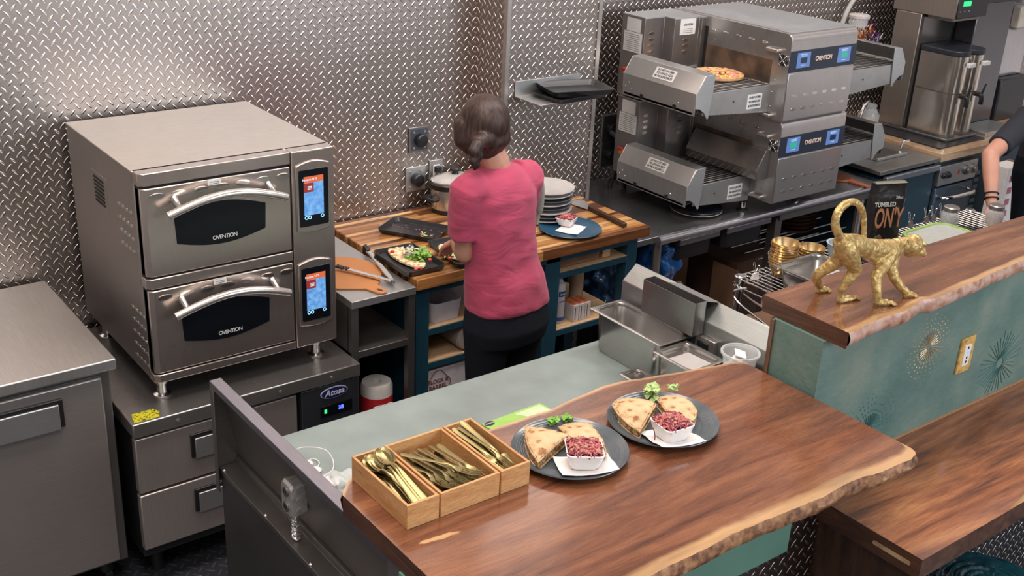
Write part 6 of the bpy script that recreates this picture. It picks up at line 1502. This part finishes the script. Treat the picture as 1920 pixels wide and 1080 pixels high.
sp = [(1.362, 1.83, TB+.040, PI+.10, -.18, .2), (1.376, 1.822, TB+.045, PI+.18, -.15, -.1)]
cutlery('fork', fork_bm, sp, 'gold forks on top of the knives', lambda i: 'gold fork lying on top of the knives in the right bamboo box')
sp = [(1.385, 1.835, TB+.046, PI+.05, -.22, .3)]
cutlery('spoon', spoon_bm, sp, None, lambda i: 'single gold spoon on top of the knives in the right bamboo box')

# ================================================================== THE TWO PLATES
def big_plate(label, c_, r=.142):
    t_ = thing('grey_plate', label, 'plate', c_, 'slate grey plates of quesadilla on the bar')
    pr = [(.01, 0), (r*.62, 0), (r*.68, .003), (r*.95, .016), (r, .0195), (r*.993, .0215), (r*.97, .0205)]
    n_ = 16
    for k in range(n_):
        q = r*(.95-.30*k/n_); h_ = .0185-.0115*(k/n_)**.8; pr.append((q, h_+(.0006 if k % 2 else -.0003)))
    pr += [(r*.6, .0062), (.01, .006)]
    bm = BM(); lathe(bm, pr, c_, 72); finish('plate', bm, SLATE, t_); return t_
pa = A(1069, 840, z=BZ+.018); pb_ = A(1243, 786, z=BZ+.018)
big_plate('slate grey plate of quesadilla nearest the bamboo boxes', (pa.x, pa.y, TB)); big_plate('slate grey plate of quesadilla further right, with lettuce', (pb_.x, pb_.y, TB))
def wedge(label, pix, zb, h, seed=0, cut=(1,), lift=0):
    """quesadilla wedge: two toasted sheets with filling between; pix are its corners at top height"""
    P = [A(*q, z=zb+h) for q in pix]; c_ = sum(P, Vector())/len(P)
    t_ = thing('quesadilla_wedge', label, 'quesadilla', (c_.x, c_.y, zb)); 
    out = []
    n_ = len(P)
    for i in range(n_):
        a, b2 = P[i], P[(i+1) % n_]; nrm = Vector(((b2-a).y, -(b2-a).x, 0)).normalized()
        if nrm.dot(a-c_) < 0: nrm = -nrm
        for k in range(14):
            u = k/14; bul = 0.0 if i in cut else .010
            p = a.lerp(b2, u); p = p+nrm*(bul*math.sin(PI*u)+.0016*noise.noise(Vector((p.x*90+seed, p.y*90, 0)))); out.append(p)
    out = [o2*0.94+Vector((c_.x, c_.y, o2.z))*.06 if False else o2 for o2 in out]
    def sheet(z0, dome, th, name, shrink=1.0, mat=TORT):
        bm = BM(); R = []
        levels = [1.0, .97, .9, .8, .68, .55, .42, .3, .18, .06]
        for s_ in levels:
            ring = []
            for p in out:
                q = c_+(p-c_)*s_*shrink; e_ = 1-s_**3
                ring.append(Vector((q.x, q.y, z0+dome*e_+.0035*noise.noise(Vector((q.x*38+seed, q.y*38, 2)))*(e_+.3))))
            R.append(ring)
        under = [[Vector((p.x, p.y, p.z-th)) for p in r_] for r_ in reversed(R)]
        ringloft(bm, under+R); return finish(name, bm, mat, t_, ang=70)
    sheet(zb+.004, .001, .003, 'bottom_tortilla', .99)
    bm = BM(); ringloft(bm, [[Vector((c_.x+(p.x-c_.x)*s_+.0015*noise.noise(p*150+Vector((zz*900, 0, 0))), c_.y+(p.y-c_.y)*s_, zb+zz)) for p in out] for s_, zz in ((.9, .004), (.965, .008), (.955, h*.45), (.965, h*.7), (.94, h*.86))]); finish('filling', bm, FILL, t_, ang=20)
    sheet(zb+h*.80, h*.26, .003, 'top_tortilla', 1.0)
    return t_
zb_ = TB+.0085
wedge('left quesadilla wedge on the plate nearest the bamboo boxes', [(984, 795), (1066, 810), (1009, 862)], zb_, .034, 1, cut=(1,))
wedge('right quesadilla wedge behind the bowl on the nearer plate', [(1046, 796), (1104, 788), (1138, 846), (1076, 824)], zb_, .030, 5, cut=(3,))
wedge('left quesadilla wedge with brown toast spots on the further plate', [(1148, 755), (1180, 742), (1232, 753), (1200, 806)], zb_, .030, 9, cut=(2,))
wedge('right quesadilla wedge behind the bowl on the further plate', [(1232, 744), (1268, 738), (1300, 754), (1301, 784), (1252, 771)], zb_, .030, 14, cut=(4,))
leaves('green_lettuce', A(1219, 741, z=zb_+.015), .018, 34, LETT2, 21, zup=.022, size=.011)['label'] = 'frilly pale green lettuce between the wedges on the further plate'
leaves('green_lettuce', A(1262, 731, z=zb_+.01), .010, 14, LETT2, 22, zup=.012, size=.008)['label'] = 'small lettuce sprig at the far rim of the further plate'
leaves('green_lettuce', A(1036, 793, z=zb_+.01), .010, 6, LETT, 23, zup=.012, size=.011)['label'] = 'small lettuce leaf between the wedges on the nearer plate'
leaves('green_lettuce', A(1064, 787, z=zb_+.008), .008, 5, LETT, 24, zup=.010, size=.010)['label'] = 'bit of lettuce at the far side of the nearer plate'
for o_ in bpy.data.objects:
    if o_.name.startswith('salad_leaves') and o_.get('label', '').find('plate') > 0: o_['category'] = 'lettuce'
def quad(pix, z):
    P = [A(*q, z=z) for q in pix]; c_ = sum(P, Vector())/4; e_ = ((P[1]-P[0])+(P[2]-P[3]))/2; g_ = ((P[0]-P[3])+(P[1]-P[2]))/2
    return c_, (e_.length+g_.length)/2, math.atan2(e_.y, e_.x)
zr_ = zb_+.045
c_, w_, rz_ = quad([(1058.5, 822), (1127, 822), (1134, 861), (1063.7, 859)], zr_)
napkin('white napkin under the bowl on the nearer plate', (c_.x-.004, c_.y-.012, zb_+.0005), .135, .10, rz_+.15, 2, .004, (pa.x, pa.y))
slaw_bowl('square white bowl of red cabbage slaw on the nearer plate', (c_.x, c_.y, zb_+.0035), w_, .044, rz_); slaw('red cabbage slaw with walnuts in the bowl on the nearer plate', (c_.x, c_.y, zb_+.0035), w_, .044, rz_, 3)
c_, w_, rz_ = quad([(1215.8, 785), (1265, 770.4), (1306.8, 800), (1254.7, 814)], zr_)
napkin('white napkin under the bowl on the further plate', (c_.x-.004, c_.y-.008, zb_+.0005), .125, .115, rz_-.15, 8, .004, (pb_.x, pb_.y))
slaw_bowl('square white bowl of red cabbage slaw on the further plate', (c_.x, c_.y, zb_+.0035), w_, .044, rz_); slaw('red cabbage slaw with walnuts in the bowl on the further plate', (c_.x, c_.y, zb_+.0035), w_, .044, rz_, 4)
bm = BM(); P = [A(1222, 800, z=zb_+.04), A(1226, 806, z=zb_+.035), A(1228, 818, z=zb_+.018), A(1228, 829, z=zb_+.004), A(1240, 836, z=zb_+.003)]
tube(bm, smoothpts(P, 5), .0014, 6); tag(finish('cabbage_strand', bm, SLAW1), 'loose purple cabbage strand hanging over the bowl on the further plate', 'cabbage')
bm = BM(); p = A(1113, 891, z=zb_+.006)
for k in range(7): ball(bm, p+Vector((rnd.uniform(-.008, .008), rnd.uniform(-.005, .005), 0)), .004, (1.4, .7, .6), Matrix.Rotation(k, 3, 'Z'), sub=1)
o_ = finish('cabbage_crumb', bm, SLAW1); tag(o_, 'dark cabbage crumb dropped on the napkin of the nearer plate', 'cabbage')

# ================================================================== GOLD MONKEY
def Mk(px, py, y=1.70): return A(px, py, y=y)
t = thing('monkey_statue', 'gold leaf statue of a walking monkey with raised curled tail', 'statue', (2.57, 1.70, 1.3805))
sc1 = 4.908; mq = lambda u, v, y=1.70: Mk(1510+u/sc1, 360+v/sc1, y)
bm = BM()
# trunk: haunch, back, ribcage, shoulders
chain(bm, [mq(340, 470), mq(450, 480), mq(560, 510), mq(680, 530), mq(790, 530), mq(860, 500)], [.026, .029, .025, .029, .030, .022], 16)
chain(bm, [mq(560, 560), mq(650, 600), mq(740, 600), mq(800, 570)], [.018, .023, .027, .024], 14)
chain(bm, [mq(830, 500), mq(900, 480), mq(950, 490)], [.024, .021, .023], 14)
ball(bm, mq(985, 485), .0325, (1.08, .9, 1.0)); ball(bm, mq(1000, 440), .021, (1.15, .9, .8))
ball(bm, mq(1045, 545), .0190, (1.25, .95, .9)); ball(bm, mq(1072, 568), .0140, (1.1, .95, .75)); ball(bm, mq(1062, 470), .0125, (.8, 1.5, .5))
ball(bm, mq(965, 560), .018, (1.3, .8, .8))
# tail
chain(bm, smoothpts([mq(350, 440, 1.70), mq(300, 380, 1.70), mq(275, 280, 1.70), mq(310, 170, 1.70), mq(400, 95, 1.70), mq(480, 105, 1.70), mq(530, 190, 1.702), mq(540, 300, 1.704), mq(538, 400, 1.706)], 4), [.0120]*8+[.0110]*8+[.0095]*8+[.0080]*9, 12)
def foot(bm, ankle, toe, w=.010, hand=False):
    ankle = Vector(ankle); toe = Vector(toe); toe.z = 1.3805+.0045; d_ = (toe-ankle); d_.z = 0; L_ = d_.length; d_.normalize(); s_ = Vector((-d_.y, d_.x, 0)); heel = ankle.copy(); heel.z = 1.3805+.007
    mid = heel.lerp(toe, .55); mid.z = 1.3805+.008
    chain(bm, [ankle, heel, mid], [.0095, .0105, .0100], 10)
    for k, q in enumerate((-1.2, -.4, .4, 1.2)):
        e_ = toe+s_*q*w*.62+d_*(.004 if abs(q) < 1 else -.002); e_.z = 1.3805+.0035; k_ = mid.lerp(e_, .6)+Vector((0, 0, .0035))
        chain(bm, [mid+s_*q*w*.4, k_, e_], [.0058, .0048, .0042], 8)
    th_ = mid-d_*.002+s_*w*1.5; th_.z = 1.3805+.0035
    chain(bm, [heel.lerp(mid, .4), th_], [.006, .0042], 8)
# limbs: hind far, hind near, fore near, fore far (y = depth)
chain(bm, [mq(370, 520, 1.715), mq(290, 640, 1.735), mq(130, 745, 1.765), mq(95, 790, 1.775), mq(130, 870, 1.782)], [.026, .0205, .0145, .0122, .0105], 14)
foot(bm, mq(130, 865, 1.782), A(1554, 545, z=1.384))
chain(bm, [mq(370, 520, 1.695), mq(420, 620, 1.692), mq(465, 715, 1.690), mq(390, 810, 1.695), mq(335, 900, 1.703)], [.030, .0260, .0180, .0142, .0115], 14)
foot(bm, mq(335, 905, 1.703), A(1609, 559, z=1.384))
chain(bm, [mq(770, 560, 1.69), mq(700, 690, 1.675), mq(650, 780, 1.66), mq(655, 900, 1.645), mq(665, 975, 1.638)], [.027, .0205, .0155, .0128, .0110], 14)
foot(bm, mq(665, 975, 1.638), A(1676, 570, z=1.384))
chain(bm, [mq(800, 560, 1.70), mq(790, 700, 1.672), mq(820, 790, 1.655), mq(880, 880, 1.638), mq(930, 920, 1.628)], [.024, .0170, .0145, .0118, .0102], 14)
foot(bm, mq(930, 925, 1.628), A(1716, 555, z=1.384), hand=True)
body_ = finish('body', bm, GOLD, t); remesh(body_, .0020, 3, .5)
tex = bpy.data.textures.new('fur_clouds', 'CLOUDS'); tex.noise_scale = .009; tex.noise_depth = 2
dm = body_.modifiers.new('fur', 'DISPLACE'); dm.texture = tex; dm.strength = .0012; dm.mid_level = .5
ec = mq(925, 478, 1.668)
bm = BM(); tube(bm, [ec+Vector((.0100*math.cos(a), -.002+.0015*math.sin(a), .0115*math.sin(a))) for a in [2*PI*k/20 for k in range(20)]], .0022, 8, True); ball(bm, ec, .0065, (1, .5, 1)); finish('ear', bm, GOLD, t)
bm = BM(); ec2 = mq(925, 478, 1.732); tube(bm, [ec2+Vector((.0100*math.cos(a), .002, .0115*math.sin(a))) for a in [2*PI*k/20 for k in range(20)]], .0022, 8, True); ball(bm, ec2, .0065, (1, .5, 1)); finish('ear', bm, GOLD, t)
for y_ in (1.688, 1.706):
    bm = BM(); ball(bm, mq(1078, 500, y_)+Vector((.001, 0, 0)), .0032); finish('eye', bm, plain('dark_gold', (.12, .07, .02), .3, .8), t)
bm = BM(); tube(bm, [mq(1082, 605, 1.690)+Vector((.002, 0, .002)), mq(1112, 585, 1.697)+Vector((0, 0, .002)), mq(1092, 602, 1.706)+Vector((.003, 0, .002))], .0009, 6); finish('mouth', bm, plain('dark_gold', (.12, .07, .02), .3, .8), t)

# ================================================================== PERSON IN PINK
AZ = math.radians(6); e1 = Vector((math.cos(AZ), math.sin(AZ), 0)); ef = Vector((-math.sin(AZ), math.cos(AZ), 0)); up = Vector((0, 0, 1))
t = thing('person', 'person with long brown hair in pink t-shirt and black trousers, back turned, preparing food', 'person', (2.36, 3.07, 0))
HC = A(905, 232, y=3.12)
def hand(bm, wrist, dirv, palm_n, side, curl=.9, s=1.0):
    """palm, four unequal bent fingers and a thumb off the side"""
    d_ = dirv.normalized(); n_ = palm_n.normalized(); a_ = d_.cross(n_).normalized()*side
    k0 = wrist+d_*.045*s
    for q in (-1, 0, 1): chain(bm, [wrist+a_*q*.010*s, wrist+d_*.075*s+a_*q*.022*s], [.014*s, .0135*s], 10)
    for i, (q, L_) in enumerate(((1.5, .064), (.5, .074), (-.5, .069), (-1.5, .052))):
        b_ = wrist+d_*.078*s+a_*q*.0165*s; dd = d_.copy(); pts = [b_]; 
        for j, fr in enumerate((.45, .32, .23)):
            rot = Matrix.Rotation(-curl*(.55+.12*i)*side*(1 if j else .8)*.9, 3, a_*side); dd = rot @ dd if False else (dd*math.cos(curl*.55)+n_*math.sin(curl*.55)).normalized(); pts.append(pts[-1]+dd*L_*fr*s)
            n_2 = n_
        chain(bm, pts, [.0085*s, .0080*s, .0074*s, .0062*s], 10)
    tb = wrist+d_*.025*s+a_*.022*s; chain(bm, [tb, tb+(a_*.7+d_*.6+n_*.3)*.032*s, tb+(a_*.55+d_*1.1+n_*.8)*.048*s], [.0115*s, .0095*s, .0075*s], 10)
shL = Vector((2.330, 3.09, 1.352))-e1*.150; shR = Vector((2.330, 3.09, 1.350))+e1*.150
elL = A(872, 474, y=3.11); wrL = A(856, 452, y=3.33); haL = A(842, 452, y=3.42)
elR = A(985, 440, y=3.34); elR = shR+Vector((.03, .12, -.235)); wrR = Vector((2.53, 3.40, 1.02))
wr_dir = (haL-wrL)
bm = BM()
# skull, jaw, neck
ball(bm, HC+Vector((0, 0, .006)), .082, (.92, 1.0, 1.05)); ball(bm, HC+ef*.03-up*.052, .058, (.9, 1.1, 1.05))
ball(bm, HC+ef*.095-up*.022, .012, (.7, 1.1, 1.2)); ball(bm, HC+ef*.085-up*.062, .016, (1.2, .6, .5))
chain(bm, [HC-up*.06-ef*.012, Vector((2.318, 3.088, 1.425)), Vector((2.33, 3.095, 1.36))], [.052, .052, .055], 16)
ringloft(bm, [ell((2.385-.055*u, 3.092, .86+.46*u), .12, .070, 24, e1, ef) for u in [k/10 for k in range(11)]])
for sh, el, wr, sgn in ((shL, elL, wrL, 1), (shR, elR, wrR, -1)):
    chain(bm, [sh, sh.lerp(el, .5), el], [.048, .045, .038], 16); chain(bm, [el, el.lerp(wr, .35), wr], [.038, .037, .025], 16)
hand(bm, wrL, (haL-wrL)+Vector((0, 0, -.02)), Vector((.15, .15, -1)), 1, 1.0)
hand(bm, wrR, Vector((-.35, .8, -.45)), Vector((-.1, .1, -1)), -1, .8)
# legs inside the trousers, feet
hipL = Vector((2.385, 3.08, .86))-e1*.085; hipR = Vector((2.385, 3.08, .86))+e1*.085
LEGS = [[hipL, Vector((2.30, 3.09, .48)), Vector((2.285, 3.05, .10))], [hipR, Vector((2.475, 3.11, .48)), Vector((2.49, 3.08, .10))]]
for L_ in LEGS:
    chain(bm, [L_[0], L_[0].lerp(L_[1], .4), L_[1], L_[1].lerp(L_[2], .35), L_[2]], [.078, .068, .050, .050, .034], 16)
ey_pts = []
skin = finish('body', bm, SKIN, t); remesh(skin, .0052, 3, .5)
for s_ in (-1, 1):
    bm = BM(); ball(bm, HC+ef*.078+e1*.030*s_+up*.008, .0125); finish('eye', bm, WHITE, t)
    bm = BM(); ball(bm, HC+e1*.074*s_+ef*.01-up*.01, .026, (.35, .7, 1.1)); finish('ear', bm, SKIN, t)
bm = BM(); ball(bm, HC+ef*.099-up*.064, .018, (1.1, .35, .35)); finish('mouth', bm, plain('lips', (.45, .12, .10), .4), t)
# hair: cap, side curtains, braid over the left shoulder
bm = BM(); ball(bm, HC+up*.014-ef*.012, .089, (.97, 1.04, 1.06), sub=4)
for q in range(7):
    a = math.radians(205+q*130/6) ; d_ = e1*math.cos(a)+ef*math.sin(a)
    chain(bm, [HC+d_*.050+up*.01, HC+d_*.062-up*.045, HC+d_*.052-up*(.092 if q < 6 else .085)], [.040, .040, .022], 12)
chain(bm, [HC-e1*.070+ef*.02+up*.0, HC-e1*.072+ef*.015-up*.05, HC-e1*.060-up*.085], [.034, .036, .020], 12)
chain(bm, [HC+e1*.070+ef*.02+up*.0, HC+e1*.074+ef*.015-up*.05, HC+e1*.062-up*.085], [.034, .036, .020], 12)
ball(bm, HC-e1*.058+ef*.035-up*.012, .040, (.9, 1, 1.5)); ball(bm, HC+e1*.058+ef*.03-up*.012, .040, (.9, 1, 1.5))
chain(bm, [HC-ef*.06-up*.03, A(897, 266, y=3.03), A(893, 282, y=3.01)], [.034, .026, .021], 12)
hair = finish('hair', bm, HAIR, t); remesh(hair, .005, 6, .6)
bm = BM(); bp_ = [A(895, 272, y=3.005), A(889, 283, y=3.0), A(896, 292, y=3.0), A(888, 300, y=3.0), A(893, 309, y=3.0), A(890, 316, y=3.0)]
chain(bm, bp_, [.022, .021, .020, .018, .016, .008], 12); br = finish('braid', bm, HAIR, t); remesh(br, .0045, 3, .5)
# t-shirt
bm = BM()
def tor(c3, rx_, ry_, p_=2.3): return ell(c3, rx_, ry_, 36, e1, ef, p_)
ringloft(bm, [tor((2.392, 3.085, .872), .176, .128), tor((2.39, 3.085, .90), .174, .128), tor((2.382, 3.087, .96), .168, .123), tor((2.366, 3.09, 1.05), .150, .108), tor((2.350, 3.09, 1.14), .146, .102), tor((2.340, 3.09, 1.23), .150, .102), tor((2.334, 3.09, 1.31), .156, .102), tor((2.330, 3.09, 1.36), .148, .090), tor((2.326, 3.09, 1.392), .118, .076), tor((2.322, 3.09, 1.415), .076, .060), tor((2.320, 3.09, 1.426), .058, .052)])
slL = shL.lerp(elL, .70); slR = shR.lerp(elR, .68)
tube(bm, [shL+e1*.05, shL, shL.lerp(slL, .5), slL], [.070, .066, .063, .062], 24); ball(bm, shL, .063)
tube(bm, [shR-e1*.05, shR, shR.lerp(slR, .5), slR], [.070, .066, .063, .062], 24); ball(bm, shR, .063)
shirt = finish('t_shirt', bm, PINK, t); remesh(shirt, .007, 4, .5)
tx = bpy.data.textures.new('cloth_folds', 'CLOUDS'); tx.noise_scale = .11; tx.noise_depth = 1
dm = shirt.modifiers.new('folds', 'DISPLACE'); dm.texture = tx; dm.strength = .018; dm.mid_level = .5; 
em = bpy.data.objects
# trousers
bm = BM(); ringloft(bm, [tor((2.388, 3.082, .905), .160, .116), tor((2.388, 3.08, .86), .172, .122), tor((2.388, 3.075, .80), .178, .130), tor((2.386, 3.078, .74), .168, .122)])
for L_ in LEGS: chain(bm, [L_[0]-up*.05, L_[0].lerp(L_[1], .4), L_[1], L_[1].lerp(L_[2], .4), L_[2]], [.098, .085, .064, .060, .050], 20)
tr_ = finish('trousers', bm, TROUS, t); remesh(tr_, .008, 4, .5)
for L_ in LEGS:
    bm = BM(); a = L_[2]; chain(bm, [Vector((a.x, a.y-.03, .045)), Vector((a.x, a.y+.05, .05)), Vector((a.x-.01, a.y+.16, .035))], [.042, .042, .034], 14)
    sh_ = finish('shoe', bm, BLACKM, t); remesh(sh_, .006, 3)
# pale printed apron edge showing beyond the right sleeve
bm = BM(); pA = [A(1003, 326, y=3.17), A(1012, 340, y=3.17), A(1014, 365, y=3.18), A(1011, 395, y=3.19), A(1006, 420, y=3.19)]
tube(bm, smoothpts(pA, 5), [.006]*5+[.015]*11+[.008]*5, 12); ap = finish('apron_edge', bm, spotted('apron_print', (.32, .33, .30), (.30, .36, .16), 14, .5, .55, .7, 0), t)

# ================================================================== SECOND PERSON, cut by the right edge
t = thing('person', 'person in dark clothes at the right edge reaching down to a jar, with black wristbands', 'person', (5.4, 3.1, 0))
sx_ = A(1925, 250, y=3.12); el_ = A(1857, 290, y=3.02); wr_ = A(1859, 382, y=2.90); ha_ = A(1856, 410, y=2.85)
bcx = A(1945, 330, y=3.15).x
bm = BM()
sh2 = A(1915, 235, y=3.08)
chain(bm, [sh2, sh2.lerp(el_, .5), el_], [.055, .05, .042], 16); chain(bm, [el_, el_.lerp(wr_, .35), wr_], [.044, .042, .027], 16)
hand(bm, wr_, Vector((-.02, -.25, -1)), Vector((-.3, -1, .2)), 1, .6)
ringloft(bm, [ell((bcx+.02*u, 3.15, .85+.55*u), .13, .09, 24) for u in [k/8 for k in range(9)]])
chain(bm, [Vector((bcx, 3.13, 1.38)), Vector((bcx-.01, 3.10, 1.50))], [.06, .05], 14); hd2 = Vector((bcx-.02, 3.08, 1.60)); ball(bm, hd2, .088, (.92, 1.05, 1.2)); ball(bm, hd2+Vector((0, -.09, -.02)), .013)
chain(bm, [Vector((bcx+.14, 3.15, 1.34)), Vector((bcx+.20, 3.10, 1.08)), Vector((bcx+.14, 2.95, .98))], [.05, .042, .028], 14); hand(bm, Vector((bcx+.14, 2.95, .98)), Vector((-.2, -.9, -.3)), Vector((0, 0, -1)), -1, .6)
for s_ in (-1, 1): chain(bm, [Vector((bcx+.085*s_, 3.15, .84)), Vector((bcx+.085*s_, 3.13, .48)), Vector((bcx+.085*s_, 3.17, .1))], [.08, .055, .036], 14)
b2_ = finish('body', bm, SKIN, t); remesh(b2_, .0055, 3, .5)
bm = BM(); ringloft(bm, [ell((bcx+.0, 3.15, z_), rx_, ry_, 30) for z_, rx_, ry_ in ((.80, .165, .125), (.95, .16, .12), (1.1, .155, .11), (1.25, .17, .115), (1.34, .16, .10), (1.40, .09, .07), (1.42, .06, .055))])
sv_ = sh2.lerp(el_, .72); tube(bm, [sh2+Vector((.12, .03, .02)), sh2, sv_], [.075, .070, .062], 20); ball(bm, sh2, .068)
sR = Vector((bcx+.14, 3.15, 1.34)); tube(bm, [sR, sR+Vector((.05, -.04, -.20))], [.068, .06], 18)
s2 = finish('dark_shirt', bm, DARKSHIRT, t); remesh(s2, .008, 3, .5)
bm = BM(); ringloft(bm, [ell((bcx, 3.15, z_), rx_, ry_, 30) for z_, rx_, ry_ in ((.90, .158, .118), (.82, .175, .13), (.72, .17, .125))])
for s_ in (-1, 1): chain(bm, [Vector((bcx+.085*s_, 3.15, .80)), Vector((bcx+.085*s_, 3.13, .48)), Vector((bcx+.085*s_, 3.17, .1))], [.098, .068, .05], 16)
s3 = finish('trousers', bm, TROUS, t); remesh(s3, .009, 3, .5)
bm = BM(); ball(bm, hd2+Vector((0, .015, .02)), .096, (.95, 1.02, 1.15), sub=3)
for v in bm.verts:
    if v.co.y < hd2.y-.04 and v.co.z < hd2.z+.05: v.co.y = hd2.y-.04
finish('hair', bm, HAIR, t)
for f_ in (.80, .90):
    p = el_.lerp(wr_, f_); d_ = (wr_-el_).normalized(); a_, b_ = frame_of(d_)
    bm = BM(); tube(bm, [p+(a_*math.cos(a)+b_*math.sin(a))*.034 for a in [2*PI*k/24 for k in range(24)]], .004, 8, True); finish('wristband', bm, BLACK, t)
# white printed packets behind the arm
c_ = A(1885, 325, y=3.45)
t = thing('white_carton', 'white carton with pink print behind the second person', 'box', (c_.x+.05, 3.5, RZ+.021))
p0 = A(1880, 300, y=3.50)
bm = BM(); box(bm, p0.x-.06, p0.x+.10, 3.42, 3.53, .30, .70); finish('carton', bm, PAPER, t, .003)
bm = BM(); box(bm, p0.x+.10, p0.x+.125, 3.41, 3.53, .30, .705); finish('brown_side', bm, CARD, t)
for k in range(4):
    bm = BM(); box(bm, p0.x-.02, p0.x+.03, 3.4185, 3.4200, .38+.075*k, .42+.075*k); finish('pink_print', bm, plain('pink_print', (.45, .15, .2), .6), t)
bm = BM(); box(bm, p0.x-.08, p0.x+.15, 3.40, 3.56, 0, .299); finish('stand', bm, NAVYC, t)

# ================================================================== TEAL STOOL
zs = .64
c_ = A(1852, 1092, z=zs)
t = thing('round_stool', 'round stool with glossy dark teal gathered fabric seat, bottom right corner', 'stool', (c_.x, c_.y, 0))
bm = BM(); pr = [(.02, zs-.09), (.15, zs-.09), (.172, zs-.06), (.176, zs-.03)]
R0 = .176
for k in range(40):
    u = k/40; r_ = R0*(1-u)+.006; pr.append((r_, zs-.028+.030*(1-(1-u)**2)*1.0+.0045*math.sin(u*44)))
lathe(bm, pr, (c_.x, c_.y, 0), 96)
for v in bm.verts:
    a = math.atan2(v.co.y-c_.y, v.co.x-c_.x); r_ = math.hypot(v.co.x-c_.x, v.co.y-c_.y)
    if v.co.z > zs-.05: v.co.z += .004*noise.noise(Vector((a*3, r_*40, 1)))+.003*noise.noise(Vector((a*11, r_*90, 5)))
TFAB = plain('teal_satin', (.008, .060, .080), .22, 0, .3, 10, coat=.3)
finish('seat', bm, TFAB, t, ang=180)
bm = BM(); cyl(bm, (c_.x, c_.y, .03), (c_.x, c_.y, zs-.09), .03, 20); finish('column', bm, CHROME, t)
bm = BM(); lathe(bm, [(.02, 0), (.18, 0), (.18, .012), (.04, .03), (.03, .04)], (c_.x, c_.y, 0), 40); finish('base', bm, CHROME, t)
# chrome foot rail along the customer side
bm = BM(); cyl(bm, (2.37, 1.42, .22), (4.4, 1.36, .22), .022, 16); tag(finish('foot_rail', bm, CHROME), 'polished foot rail below the lower walnut counter', 'rail')
for xx in (2.7, 3.4, 4.1):
    pass
